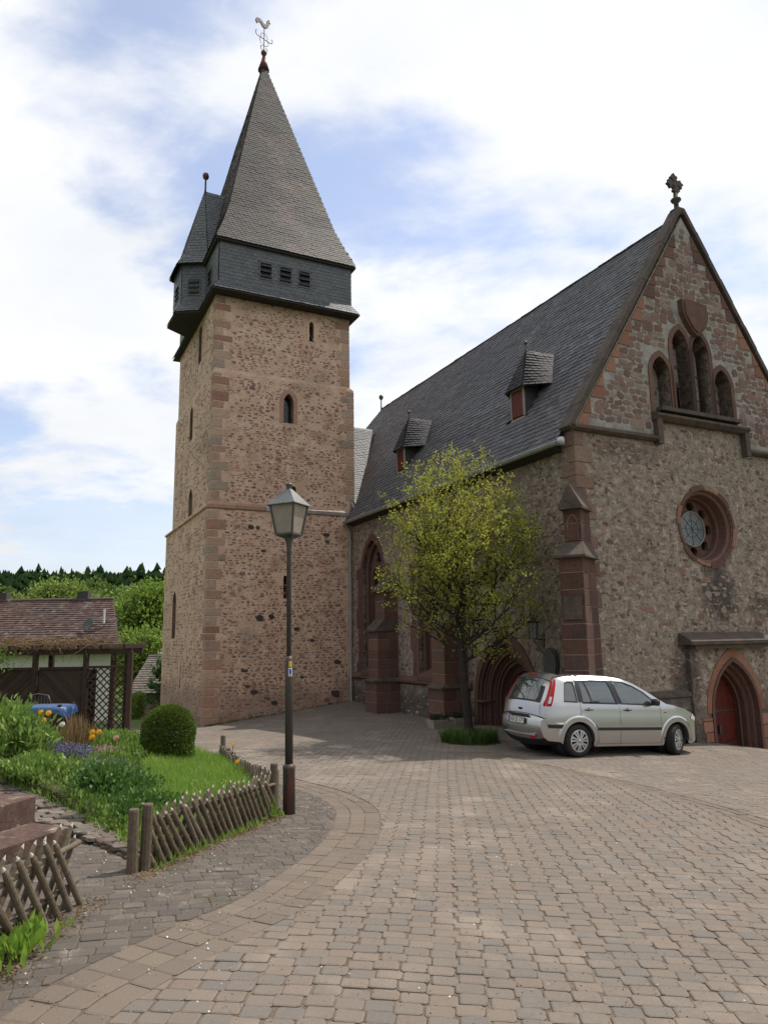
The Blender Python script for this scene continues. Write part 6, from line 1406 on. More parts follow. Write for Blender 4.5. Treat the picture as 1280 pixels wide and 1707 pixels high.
# ------------------------------------------------------------------ grass and garden
m_grass = leafmat('grass_blade', [(.18, .31, .035), (.24, .39, .05), (.14, .25, .035), (.32, .43, .09)], .4)
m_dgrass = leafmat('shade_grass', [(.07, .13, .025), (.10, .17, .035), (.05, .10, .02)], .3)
m_herb = leafmat('herb_leaf', [(.15, .25, .045), (.21, .33, .065), (.11, .19, .035), (.27, .36, .10)], .35)
m_herb2 = leafmat('grey_herb_leaf', [(.13, .19, .09), (.19, .25, .13), (.10, .15, .07)], .3)
m_herb3 = leafmat('dark_herb_leaf', [(.07, .15, .03), (.10, .19, .04), (.055, .115, .025)], .3)
m_straw = leafmat('dry_stalk', [(.26, .17, .08), (.20, .12, .06), (.30, .21, .11)], .2)
m_purple = leafmat('purple_bloom', [(.14, .12, .25), (.19, .16, .32), (.11, .10, .19)], .2); m_pink = leafmat('pink_bloom', [(.45, .20, .30), (.5, .28, .36)], .2)
m_yellow = leafmat('yellow_petal', [(.75, .42, .02), (.8, .5, .04)], .3); m_whitef = leafmat('white_petal', [(.7, .7, .66), (.6, .62, .55)], .2)
gz2 = lambda x, y: gz(x, y) + .05 + .10 * sstep(0, 1.2, min(1.2, abs(x + 1.4) * .5)) * (1 if y < 13 else .6) + .025 * noise.noise(Vector((x * 1.6, y * 1.6, 0)))
gar = drape('garden_bed', GARDEN, .07, .0, m_soil, zf=gz2)
def blades(name, pts, hgt, wd, rng, m, lean=.35, parent=None, **kw):
    n_ = len(pts); g = np.random.RandomState(rng.randrange(1 << 30)); P = np.array(pts); az = g.uniform(0, 6.283, n_); ln = g.normal(0, lean, n_); h = hgt * g.uniform(.5, 1.2, n_); w_ = wd * g.uniform(.7, 1.2, n_)
    D = np.stack([np.cos(az), np.sin(az), 0 * az], 1); S = np.stack([-np.sin(az), np.cos(az), 0 * az], 1) * w_[:, None] / 2; b = (h * ln)[:, None]; Zu = np.array([0, 0, 1.])
    m1 = P + D * b * .35 + Zu * (h * .55)[:, None]; m2 = P + D * b + Zu * (h * (1 - .15 * np.abs(ln)))[:, None]
    V = np.stack([P - S, P + S, m1 + S * .8, m1 - S * .8, m2], 1).reshape(-1, 3); i = np.arange(n_) * 5
    F_ = np.concatenate([np.stack([i, i + 1, i + 2], 1), np.stack([i, i + 2, i + 3], 1), np.stack([i + 3, i + 2, i + 4], 1)]); return np_obj(name, V, F_, m, parent, **kw)
rng = random.Random(31)
LAWN = [(-1.95, 6.25), (-1.19, 8.1), (-1.38, 9.1), (-2.1, 10.8), (-2.75, 12.1), (-3.3, 12.3), (-3.5, 11.2), (-3.1, 9.6), (-2.7, 8.4), (-2.4, 7.4)]
def scatter(P, n_, rng, dz=0, zf=gz2, clump=0):
    xs = [p[0] for p in P]; ys = [p[1] for p in P]; o = []
    while len(o) < n_:
        x, y = rng.uniform(min(xs), max(xs)), rng.uniform(min(ys), max(ys))
        if inpoly(x, y, P) and (not clump or noise.noise(Vector((x * 2.5, y * 2.5, clump))) > rng.uniform(-.5, .2)): o.append((x, y, zf(x, y) + dz))
    return o
blades('lawn_grass', scatter(LAWN, 30000, rng), .20, .009, rng, m_grass, kind='stuff')
blades('bed_grass', scatter(GARDEN[5:] + GARDEN[:1], 24000, rng, clump=4), .17, .011, rng, m_grass, kind='stuff')
ed_ = []
for (a, b) in zip(GARDEN[9:] , GARDEN[10:] + GARDEN[:1]):
    for _ in range(int(3000 * math.hypot(b[0] - a[0], b[1] - a[1]) / 5)):
        t = rng.random(); ed_.append((a[0] + (b[0] - a[0]) * t + rng.gauss(.0, .07), a[1] + (b[1] - a[1]) * t + rng.gauss(.05, .05)))
blades('verge_grass', [(x, y, gz(x, y) + .03) for x, y in ed_], .13, .012, rng, m_grass, lean=.6, kind='stuff')
V, F_ = leaf_cloud([(x, y, gz2(x, y) + rng.random() * .1) for x, y in ed_[::3]], [(0, 0, 1)] * len(ed_[::3]), .055, rng, .5, up=.6); np_obj('verge_herbs', V, F_, m_herb, None, kind='stuff')
blades('edge_weeds', [(x + rng.gauss(0, .05), y + rng.gauss(0, .05), gz(x, y) + .01) for x, y in [(-1.84 + .62 * t, 5.8 + 2.45 * t) for t in np.random.RandomState(1).uniform(0, 1.02, 900)]], .09, .012, rng, m_grass, kind='stuff')
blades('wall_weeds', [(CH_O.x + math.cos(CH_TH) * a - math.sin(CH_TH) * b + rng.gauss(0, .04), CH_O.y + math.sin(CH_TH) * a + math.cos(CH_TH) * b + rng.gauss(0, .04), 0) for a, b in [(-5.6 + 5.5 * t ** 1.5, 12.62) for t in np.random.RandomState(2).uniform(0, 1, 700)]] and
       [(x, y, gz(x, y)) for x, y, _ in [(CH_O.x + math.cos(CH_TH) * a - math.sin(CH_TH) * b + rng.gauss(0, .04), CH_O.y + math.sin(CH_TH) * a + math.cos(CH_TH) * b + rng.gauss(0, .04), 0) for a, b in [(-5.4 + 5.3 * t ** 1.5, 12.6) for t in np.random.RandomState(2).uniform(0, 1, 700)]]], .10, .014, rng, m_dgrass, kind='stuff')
# tuft round the tree
tg_ = [(TX_ - .05 + .62 * math.sqrt(rng.random()) * math.cos(a), TY_ - .25 + .5 * math.sqrt(rng.random()) * math.sin(a)) for a in [rng.uniform(0, 6.283) for _ in range(5200)]]
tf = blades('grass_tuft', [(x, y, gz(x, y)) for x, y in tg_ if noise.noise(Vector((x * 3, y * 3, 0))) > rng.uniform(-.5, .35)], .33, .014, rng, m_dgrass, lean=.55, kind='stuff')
drape('tree_pit', [(TX_ - .75 + 1.5 * (.5 + .5 * math.cos(a)), TY_ - .1 + .7 * math.sin(a)) for a in np.linspace(0, 6.2, 20)], .1, .022, m_soil)
pk = []
for _ in range(700):
    x, y = rng.uniform(-2.5, 5), 1.2 + 10 * rng.random() ** 1.4
    if inpoly(x, y, COURT): pk.append((x, y, gz(x, y) + .034))
for _ in range(450):
    x, y = rng.uniform(-2.6, -.8), rng.uniform(3, 9.5)
    if inpoly(x, y, COURT): pk.append((x, y, gz(x, y) + .034))
V, F_ = leaf_cloud(pk, [(1, 0, 0)] * len(pk), .012, rng, .8, up=0, jitter=.8); V[:, 2] = np.minimum(V[:, 2], np.repeat(np.array(pk)[:, 2], 4) + .004); np_obj('fallen_petals', V, F_, m_whitef, None, kind='stuff')
cr_ = []
while len(cr_) < 9000:
    x, y = rng.uniform(-2.8, 5.5), 1.2 + 11 * rng.random() ** 1.3
    if inpoly(x, y, COURT) and noise.noise(Vector((x * 1.3, y * 1.3, 2))) > rng.uniform(-.35, .45): cr_.append((x, y, gz(x, y) + .030))
V, F_ = leaf_cloud(cr_, [(1, 0, 0)] * len(cr_), .011, rng, .7, up=0, jitter=.8); V[:, 2] = np.clip(V[:, 2], None, np.repeat(np.array(cr_)[:, 2], 4) + .003); np_obj('sand_crumbs', V, F_, leafmat('crumb', [(.16, .11, .07), (.22, .16, .10), (.10, .06, .04), (.26, .2, .13)], 0), None, kind='stuff')
lt = [(x + rng.gauss(0, .05), y + rng.gauss(0, .05)) for x, y in [(-1.78 + .62 * t, 5.7 + 2.45 * t) for t in np.random.RandomState(3).uniform(-.1, 1.02, 1100)]] + [(-1.93 + rng.gauss(0, .05), rng.uniform(3.2, 5.1)) for _ in range(700)]
V, F_ = leaf_cloud([(x, y, gz(x, y) + .035) for x, y in lt], [(1, 0, 0)] * len(lt), .022, rng, .5, up=0); V[:, 2] = np.clip(V[:, 2], None, np.repeat(np.array([gz(x, y) + .05 for x, y in lt]), 4)); np_obj('leaf_litter', V, F_, m_straw, None, kind='stuff')
wp = [(-1.95 + rng.gauss(0, .05), 4.15 + rng.gauss(0, .12)) for _ in range(160)]
V, F_ = leaf_cloud([(x, y, gz(x, y) + .03 + rng.random() * .08) for x, y in wp], [(0, 0, 1)] * len(wp), .09, rng, .4, up=1.0); wr = empty('weed_clump', Matrix.Translation((-1.95, 4.15, gz(-1.95, 4.15))), 'bright green weed clump in front of the short corner fence', 'weed'); np_obj('foliage', V, F_, m_grass, wr)
def clump(name, label, cat, x, y, rx, ry, h, n_, ls, m, rng, asp=.45, stems=0, ms=None, up=.8, group=None, dome=True):
    root = empty(name, Matrix.Translation((x, y, gz2(x, y))), label, cat, group); P = []; D_ = []
    nk = max(8, int(n_ / 50)); ks = []
    for _ in range(nk):
        a, q = rng.uniform(0, 6.283), math.sqrt(rng.random()); ks.append((x + rx * q * math.cos(a), y + ry * q * math.sin(a), q))
    for _ in range(n_):
        kx, ky, q = ks[rng.randrange(nk)]; t = rng.random() ** .6; hh = h * (1 - .55 * q * q) * rng.uniform(.85, 1.1) * t; px, py = kx + rng.gauss(0, .05 + .03 * t), ky + rng.gauss(0, .05 + .03 * t)
        P.append((px, py, gz2(px, py) + hh)); D_.append(((kx - x) * .8, (ky - y) * .8, .5))
    V, F_ = leaf_cloud(P, D_, ls, rng, asp, up=up); np_obj('foliage', V, F_, m, root)
    sb = MB()
    for kx, ky, q in ks: sb.tube([(kx * .8 + x * .2, ky * .8 + y * .2, gz2(kx, ky) - .02), (kx, ky, gz2(kx, ky) + h * (1 - .55 * q * q) * .95)], [.006, .003], 3, cap=False)
    sb.build('stems', ms or m_herb3, root, I4, fix=False, kind='stuff'); return root
clump('leafy_shrub', 'tall loose green shrub at the left edge of the garden bed', 'shrub', -4.85, 9.5, .5, .5, .78, 3200, .11, m_herb, rng, .35, ms=m_straw)
clump('leafy_shrub', 'low dark-leaved clump beside the slab path in the middle of the bed', 'shrub', -2.95, 8.1, .42, .35, .36, 3000, .055, m_herb3, rng, .6)
clump('leafy_shrub', 'light green herb clump between the slab path and the tall shrub', 'shrub', -4.0, 8.8, .5, .35, .26, 2400, .065, m_herb, rng, .5)
clump('leafy_shrub', 'grey-green herb clump in front of the purple flowers', 'shrub', -3.45, 9.2, .4, .35, .24, 1800, .05, m_herb2, rng, .4)
clump('leafy_shrub', 'broad-leaved clump behind the purple flowers, below the tulips', 'shrub', -4.9, 12.0, .7, .4, .28, 2200, .09, m_herb, rng, .35)
clump('leafy_shrub', 'low bright perennial clump left of the clipped box bush', 'shrub', -4.4, 12.4, .55, .5, .30, 2400, .08, m_herb, rng, .35)
clump('leafy_shrub', 'small dark clump between long fence and slab path', 'shrub', -2.3, 7.3, .35, .35, .30, 1600, .045, m_herb3, rng, .6)
clump('leafy_shrub', 'green perennial drift along the far left garden edge', 'shrub', -6.6, 12.2, 1.0, .6, .40, 3000, .09, m_herb2, rng, .35)
clump('leafy_shrub', 'pale green ground clump right of the pink flowers', 'shrub', -3.6, 10.4, .35, .4, .22, 1200, .06, m_herb, rng, .5)
clump('dry_stalks', 'brown dry grass stalks rising between the tulips', 'ornamental grass', -4.6, 11.0, .22, .16, .46, 420, .22, m_straw, rng, .06, up=2.5, ms=m_straw)
pf = clump('purple_flowers', 'patch of blue-purple flowers in the middle of the garden bed', 'flowers', -4.4, 10.15, .42, .30, .16, 1100, .05, m_herb2, rng, .3, up=1.5)
P = []
for _ in range(1700):
    a, q = rng.uniform(0, 6.283), math.sqrt(rng.random()); px, py = -4.4 + .42 * q * math.cos(a), 10.15 + .30 * q * math.sin(a); P.append((px, py, gz2(px, py) + rng.uniform(.06, .19)))
V, F_ = leaf_cloud(P, [(0, 0, 1)] * len(P), .026, rng, .7); np_obj('blooms', V, F_, m_purple, pf)
kf = clump('pink_flowers', 'small low patch of pink flowers left of the box bush', 'flowers', -3.85, 10.5, .18, .15, .14, 300, .04, m_herb2, rng, .3)
P = [(-3.85 + rng.gauss(0, .10), 10.5 + rng.gauss(0, .08)) for _ in range(600)]; V, F_ = leaf_cloud([(a, b, gz2(a, b) + rng.uniform(.1, .19)) for a, b in P], [(0, 0, 1)] * 600, .022, rng, .8); np_obj('blooms', V, F_, m_pink, kf)
V, F_ = leaf_cloud([(a, b, c + rng.uniform(.08, .15)) for a, b, c in scatter(LAWN, 1500, rng)], [(0, 0, 1)] * 1500, .016, rng, .9); np_obj('daisies', V, F_, m_whitef, None, kind='stuff')
# tulips
def tulip(x, y, h, label, m=m_yellow, s_=1.0):
    z = gz2(x, y); r_ = empty('tulip', Matrix.Translation((x, y, z)), label, 'tulip', 'tulips in the garden bed'); mb_ = MB(); mb_.tube([(x, y, z), (x + .01, y, z + h * .5), (x, y, z + h)], .006, 4); mb_.build('stem', m_herb3, r_, I4)
    f = MB()
    for k in range(6):
        a = k * math.pi / 3; q = .034 * s_ if k % 2 else .030 * s_; c, s2 = math.cos(a), math.sin(a); T = lambda r0, t, z_: (x + r0 * c - t * s2, y + r0 * s2 + t * c, z + h + z_ * s_)
        f.add([T(.004, 0, 0), T(q, -.024 * s_, .03), T(q, .024 * s_, .03), T(q * .9, -.02 * s_, .06), T(q * .9, .02 * s_, .06), T(q * .6, 0, .085)], [(0, 2, 1), (1, 2, 4, 3), (3, 4, 5)], sm=True)
    f.build('bloom', m, r_, I4, fix=False)
    for k in range(2):
        a = rng.uniform(0, 6.28); c, s2 = math.cos(a), math.sin(a); MB().add([(x - s2 * .02, y + c * .02, z), (x + s2 * .02, y - c * .02, z), (x + c * .08 + s2 * .015, y + s2 * .08 - c * .015, z + h * .4), (x + c * .08 - s2 * .015, y + s2 * .08 + c * .015, z + h * .4), (x + c * .12, y + s2 * .12, z + h * .65)], [(0, 1, 2, 3), (3, 2, 4)]).build('leaf', m_herb2, r_, I4, fix=False)
for (x, y, h, lb) in ((-5.02, 10.8, .50, 'tall yellow tulip, left one of the highest pair below the blue cover'), (-4.91, 10.8, .50, 'tall yellow tulip, right one of the highest pair below the blue cover'), (-4.95, 10.75, .40, 'yellow tulip just under the highest pair'), (-4.92, 10.6, .33, 'small yellow tulip lowest in the left group'),
                      (-4.28, 10.85, .30, 'yellow tulip, left of the pair in mid bed'), (-4.20, 10.9, .31, 'yellow tulip, right of the pair in mid bed'), (-4.22, 10.7, .24, 'yellow tulip just below the pair in mid bed')): tulip(x, y, h, lb)
tulip(-4.70, 10.8, .36, 'white tulip right of the tall yellow group', m_whitef); tulip(-3.95, 10.9, .25, 'pale pink tulip left of the box bush', leafmat('salmon_petal', [(.6, .35, .25), (.6, .4, .3)])); tulip(-5.15, 10.6, .30, 'red tulip in front of the tall shrub', leafmat('red_petal', [(.45, .06, .04), (.5, .08, .05)]))
for (x, y, z, lb) in ((-2.35, 11.4, .34, 'yellow dandelion-like flower above the back fence'), (-2.0, 10.0, .24, 'yellow flower in the lawn in front of the back fence')): tulip(x, y, z, lb, m_yellow, .7)
# clipped box bush
bx0, by0, br0 = -3.17, 10.82, .365; bz0 = gz2(bx0, by0) - .02; bush = empty('box_bush', Matrix.Translation((bx0, by0, bz0)), 'round clipped dark green box bush between flower bed and tower', 'bush')
P = []; D_ = []; inner = MB()
for _ in range(30000):
    a, t = rng.uniform(0, 6.283), rng.random(); z = t * 1.0; rad = br0 * (1.0 if z < .62 else math.sqrt(max(0, 1 - ((z - .62) / .42) ** 2))) * (.93 + .07 * min(1, z / .2))
    rad *= 1 + .06 * noise.noise(Vector((math.cos(a) * 2.5, math.sin(a) * 2.5, z * 4))) + .03 * noise.noise(Vector((math.cos(a) * 9, math.sin(a) * 9, z * 14)));
    if rng.random() < .35 and z > .55: 
        q = math.sqrt(rng.random()); th = math.acos(min(1, q * 1.0)); rad = br0 * q; z = .62 + .42 * math.sqrt(max(0, 1 - q * q))
    k = 1 - abs(rng.gauss(0, .035)) + (rng.uniform(0, .06) if rng.random() < .04 else 0); P.append((bx0 + rad * k * math.cos(a), by0 + rad * k * math.sin(a), bz0 + .82 * z * (1 - abs(rng.gauss(0, .012))))); D_.append((math.cos(a), math.sin(a), max(0, z - .6) * 2))
V, F_ = leaf_cloud(P, D_, .026, rng, .7, up=.3); np_obj('foliage', V, F_, leafmat('box_leaf', [(.08, .13, .015), (.12, .185, .025), (.06, .105, .014), (.17, .23, .04)], .25), bush)
inner.lathe([(.33, 0), (.36, .5), (.30, .69), (.18, .79), (.02, .82)], 16); inner.build('inner_twigs', m_bark, bush, Matrix.Translation((bx0, by0, bz0)))
# ------------------------------------------------------------------ pergola with screens
rng = random.Random(91)
PG0 = Vector((-6.95, 20.0)); PGD = Vector((-1.0, .03)).normalized(); PGN = Vector((PGD.y, -PGD.x))      # runs to the left; PGN points away
if PGN.y < 0: PGN = -PGN
pz = lambda q: gz(q.x, q.y)
perg = empty('pergola', Matrix.Translation((*PG0, pz(PG0))), 'dark stained wooden pergola with lattice and board screens and dry vine on top', 'pergola')
def PB(c2, z, d, name, m=m_darkwood, yaw=0, M=None, tilt=0):
    A = Matrix.Translation((c2.x, c2.y, z)) @ Matrix.Rotation(math.atan2(PGD.y, PGD.x) + yaw, 4, 'Z')
    if tilt: A = A @ Matrix.Rotation(tilt, 4, 'Y')
    return MB().box((0, 0, 0), d, bev=.006).build(name, m, perg, A)
TOPZ = 1.42
for u, v in ((0, 0), (1.22, 0), (2.62, 0), (4.4, 0), (.35, .7), (.75, .7), (2.62, .9), (4.4, .9)):
    q = PG0 + PGD * u + PGN * v; zb = pz(q) - .1; MB().box((q.x, q.y, (zb + TOPZ) / 2), (.13, .13, TOPZ - zb), bev=.008).build('post', m_darkwood, perg, I4)
for v in (0, .8): PB(PG0 + PGD * 2.62 + PGN * v, TOPZ + .02, (5.3, .09, .15), 'beam')
k = 0
u = .0
while u < 5.0:
    PB(PG0 + PGD * u + PGN * .25, TOPZ + .15, (.07, 1.5, .12), 'rafter'); u += .62
# lattice screen between first posts
lat0, lat1, lz0, lz1 = .08, 1.15, pz(PG0) + .1, 1.02
for z in (lz0, lz1): PB(PG0 + PGD * ((lat0 + lat1) / 2), z, (lat1 - lat0, .05, .07), 'screen_rail')
def lattice(o_, wdt, z0, z1, vv, stepd, th, deg=45):
    Hh = z1 - z0; x = -Hh
    while x < wdt:
        for sg in (1, -1):
            a = (x, 0.0); b = (x + Hh, Hh)
            t0 = max(0, -x / Hh); t1 = min(1, (wdt - x) / Hh)
            if t1 - t0 < .05: continue
            p = (x + Hh * t0, Hh * t0); q = (x + Hh * t1, Hh * t1)
            if sg < 0: p, q = (wdt - p[0], p[1]), (wdt - q[0], q[1])
            c = ((p[0] + q[0]) / 2, (p[1] + q[1]) / 2); L_ = math.hypot(q[0] - p[0], q[1] - p[1]); q2 = PG0 + PGD * (o_ + c[0]) + PGN * (vv + .012 * sg)
            A = Matrix.Translation((q2.x, q2.y, z0 + c[1])) @ Matrix.Rotation(math.atan2(PGD.y, PGD.x), 4, 'Z') @ Matrix.Rotation(-R(45) * sg, 4, 'Y'); MB().box((0, 0, 0), (L_, .012, th)).build('lattice_strip', m_darkwood, perg, A)
        x += stepd
lattice(lat0, lat1 - lat0, lz0, lz1, 0, .19, .032)
MB().box((0, 0, 0), (.9, .8, .75)).build('stored_crate', m_darkwood, None, Matrix.Translation((-7.5, 21.6, gz(-7.5, 21.6) + .35)), label='dark wooden crate stored behind the lattice screen', cat='crate') if False else None
# diagonal board screens
def boardscreen(u0, u1, z0, z1, sg, v=.0):
    w_ = u1 - u0; P = [(u0, z0), (u1, z0), (u1, z1), (u0, z1)]; bw = .14; s2 = math.sqrt(.5); lo = min(sg * a + b for a, b in P); hi = max(sg * a + b for a, b in P); c = lo
    while c < hi:
        Q = [Vector(p) for p in P]
        def cl(Q, val, keep):
            o = []
            for i in range(len(Q)):
                a, b = Q[i], Q[(i + 1) % len(Q)]; da, db = (sg * a.x + a.y - val) * keep, (sg * b.x + b.y - val) * keep
                if da >= 0: o.append(a)
                if (da >= 0) != (db >= 0): o.append(a + (b - a) * (da / (da - db)))
            return o
        Q = cl(cl(Q, c + .006, 1), c + bw * 1.414 - .006, -1)
        if len(Q) >= 3: MB().prism([(q.x, q.y) for q in Q], v, v + .02, lambda a, b, d: tuple(PG0 + PGD * a + PGN * d) + (b,)).build('board', m_darkwood, perg, I4)
        c += bw * 1.414
    for z in (z0, z1): PB(PG0 + PGD * ((u0 + u1) / 2) + PGN * v, z, (w_, .07, .08), 'screen_rail')
boardscreen(1.32, 2.5, pz(PG0) + .1, 1.0, -1); boardscreen(2.7, 4.35, pz(PG0) + .1, 1.0, 1); boardscreen(1.3, 4.3, pz(PG0) + .1, .9, 1, v=.9)
# dry vine on the pergola
vine = empty('dry_vine', Matrix.Translation((-9, 20.5, 1.5)), 'tangled brown leafless vine lying on the pergola roof', 'vine'); vm = MB()
for _ in range(420):
    u = rng.uniform(.9, 5.3); v = rng.uniform(-.35, .9); q = PG0 + PGD * u + PGN * v; p = Vector((q.x, q.y, TOPZ + .2 + rng.uniform(-.02, .16))); a = rng.uniform(-.7, .7) + (math.pi if rng.random() < .5 else 0); pts = [p]; d = Vector((math.cos(a), math.sin(a) * .6, 0))
    for _k in range(6):
        d = (d + Vector((rng.gauss(0, .25), rng.gauss(0, .25), rng.gauss(-.03, .25)))).normalized(); nx = pts[-1] + d * .13; nx.z = min(nx.z, TOPZ + .45); pts.append(nx)
    vm.tube(pts, [.009, .008, .007, .006, .005, .004, .003], 3, cap=False)
vm.build('stems', m_straw, vine, I4, fix=False, kind='stuff')
P = [(p.x + rng.gauss(0, .1), p.y, p.z) for p in [Vector((*(PG0 + PGD * rng.uniform(1.0, 5.3) + PGN * rng.uniform(-.4, .9)), TOPZ + rng.uniform(.12, .4))) for _ in range(2600)]]
V, F_ = leaf_cloud(P, [(0, 0, -1)] * len(P), .06, rng, .35, up=-.3); np_obj('dry_leaves', V, F_, m_straw, vine, kind='stuff')
P = [(-10.6 + rng.gauss(0, .35), 19.6 + rng.gauss(0, .3), 1.3 + rng.gauss(0, .18)) for _ in range(600)]
V, F_ = leaf_cloud(P, [(0, 0, 1)] * len(P), .09, rng, .5); np_obj('green_shoots', V, F_, m_herb, vine, kind='stuff')
# covered table and chair
tx, ty = -6.85, 15.0; tzz = gz2(tx, ty); tb = empty('covered_table', Matrix.Translation((tx, ty, tzz)), 'garden table under a glossy blue tarpaulin in front of the pergola', 'table')
m_tarp = mat('blue_tarpaulin', [(.01, .05, .15), (.014, .065, .19)], amp=.15, rough=.3, spec=.6, bump=.6, bscale=6, bdist=.06)
mt = MB(); n_ = 28; vs = []; H_ = .72
for (r_, z, fl) in ((.0, H_ + .02, 0), (.36, H_ + .015, 0), (.47, H_, 0), (.50, H_ - .03, .02), (.52, H_ - .09, .06), (.53, H_ - .17, .12)):
    for k in range(n_):
        a = 2 * math.pi * k / n_; q = 1 / (abs(math.cos(a)) ** 5 + abs(math.sin(a)) ** 5) ** .2; rr_ = r_ * q * (1 + fl * math.sin(a * 9)); vs.append((tx + rr_ * math.cos(a), ty + rr_ * .8 * math.sin(a), tzz + z + (fl * .5 * math.sin(a * 4) if fl > .05 else 0)))
mt.add(vs, [(j * n_ + k, j * n_ + (k + 1) % n_, (j + 1) * n_ + (k + 1) % n_, (j + 1) * n_ + k) for j in range(5) for k in range(n_)], sm=True); mt.build('tarpaulin', m_tarp, tb, I4)
for sx in (-1, 1):
    for sy in (-1, 1): MB().box((tx + sx * .38, ty + sy * .3, tzz + .38), (.06, .06, .76)).build('leg', m_darkwood, tb, I4)
chx, chy = -7.75, 16.5; cz = gz2(chx, chy); ch = empty('garden_chair', Matrix.Translation((chx, chy, cz)), 'slim dark metal garden chair with slatted arched back behind the blue cover', 'chair')
bk = MB(); bk.tube([(chx - .28, chy, cz), (chx - .28, chy, cz + .8), (chx - .22, chy, cz + .94), (chx, chy, cz + .98), (chx + .22, chy, cz + .94), (chx + .28, chy, cz + .8), (chx + .28, chy, cz)], .014, 6); bk.build('back_frame', m_iron, ch, I4)
for k in range(7): MB().box((chx - .21 + k * .07, chy, cz + .68), (.018, .012, .52)).build('back_slat', m_iron, ch, I4)
MB().box((chx, chy - .22, cz + .44), (.56, .46, .03), bev=.01).build('seat', m_iron, ch, I4)
for s_ in (-1, 1): MB().tube([(chx + s_ * .26, chy - .43, cz), (chx + s_ * .26, chy - .43, cz + .44)], .014, 6).build('leg', m_iron, ch, I4)
# ------------------------------------------------------------------ tiled house
m_tile = mat('roof_tile', [(.10, .06, .052), (.08, .05, .045), (.12, .078, .066), (.07, .045, .042), (.15, .115, .10)], src='rnd', amp=.3, dscale=3, bump=.3, bscale=8, blot=[((.30, .28, .26), 1.3, .62, .72)])
m_render = mat('pale_render', [(.62, .58, .52), (.68, .65, .59)], scale=.6, amp=.08, dscale=6, bump=.1)
house = empty('tiled_house', Matrix.Translation((-22, 47, -4)), 'long house with red-brown tiled roof and pale walls beyond the pergola', 'house')
HX0, HX1, HYe, HYr = -34.0, -15.4, 43.0, 47.0; EZh, RZh = 1.20, 4.40
MB().prism([(HX0, HYe + .4), (HX1 - .55, HYe + .4), (-19.1, 50.6), (HX0, 50.6)], -5, 1.2, lambda a, b, d: (a, b, d)).build('wall', m_render, house, I4)
gbl = MB(); gbl.add([(HX1 - .55, HYe + .4, 1.15), (-19.1, 50.6, 1.15), (-17.7, HYr, 4.2), (HX1 - .55, HYe + .4, -5), (-19.1, 50.6, -5)], [(0, 1, 2), (0, 3, 4, 1)]); gbl.build('gable_wall', m_render, house, I4)
hr = MB(); RX1 = -17.6; hr.add([(HX0, HYe - .3, EZh - .15), (HX1 - .1, HYe - .3, EZh - .15), (RX1, HYr, RZh - .02), (HX0, HYr, RZh - .02), (HX0, 51.3, EZh - .15), (-19.0, 51.3, EZh - .15)], [(0, 1, 2, 3), (3, 2, 5, 4)]); hroof = hr.build('roof', m_roof_deck, house, I4)
ts = slates((HX0, HYe - .35, EZh - .1), (HX1, HYe - .35, EZh - .1), (RX1, HYr, RZh), (HX0, HYr, RZh), .24, .24, rng, thick=.03, tilt=.05, over=1.25)
emit('roof_tile', hroof, ts, m_tile, F=I4, maxn=0, kind='slate', stuffname='roof_tiles')
MB().tube([(HX0, HYr, RZh + .06), (RX1, HYr, RZh + .06)], .13, 8).build('ridge_tiles', m_tile, hroof, I4)
MB().tube([(HX0, HYe - .42, EZh - .08), (HX1, HYe - .42, EZh - .08)], .07, 6).build('gutter', m_zinc, house, I4)
for x in (-24.9, -19.6): MB().box((x, HYr + .2, RZh + .15), (.75 if x < -20 else .7, .6, .9)).build('chimney', mat('chimney_sheet' + str(int(-x)), [(.05, .045, .045), (.07, .06, .06)], amp=.2), hroof, I4)
MB().box((0, 0, 0), (.38, .5, .03)).build('skylight', m_zinc, hroof, Matrix.Translation((-20.0, 44.45, 2.32)) @ Matrix.Rotation(R(38), 4, 'X'))
dish = empty('satellite_dish', Matrix.Translation((-17.2, 44.6, 2.6)), 'small grey satellite dish and white aerial on the right end of the tiled roof', 'antenna')
MB().lathe([(.0, .0), (.2, .03), (.36, .09), (.45, .16), (.44, .17), (.2, .05), (0, .02)], 14, M=Matrix.Translation((-17.9, 44.2, 2.75)) @ Matrix.Rotation(R(60), 4, 'X') @ Matrix.Rotation(R(-30), 4, 'Y')).build('dish', m_iron, dish, I4)
aw = MB(); aw.tube([(-17.2, 44.6, 2.2), (-17.2, 44.6, 3.0)], .03, 5); aw.tube([(-17.9, 44.3, 2.7), (-16.4, 44.7, 3.0)], .02, 4); aw.build('arm', m_iron, dish, I4); MB().box((-17.2, 44.5, 3.3), (.10, .08, .9)).build('aerial', m_plate, dish, I4)
for x, w_ in ((-22.2, .9), (-25.5, 1.4), (-18.6, 1.3), (-29.5, 1.2)):
    z0, z1 = (-.9, .35); f = MB(); f.box((x, HYe + .38, (z0 + z1) / 2), (w_, .1, z1 - z0)); fo_ = f.build('window', m_plate, house, I4); MB().box((x, HYe + .325, (z0 + z1) / 2), (w_ - .16, .02, z1 - z0 - .16)).build('pane', m_glass, fo_, I4); MB().box((x, HYe + .28, z0 - .06), (w_ + .2, .2, .06)).build('sill', m_zinc, fo_, I4)
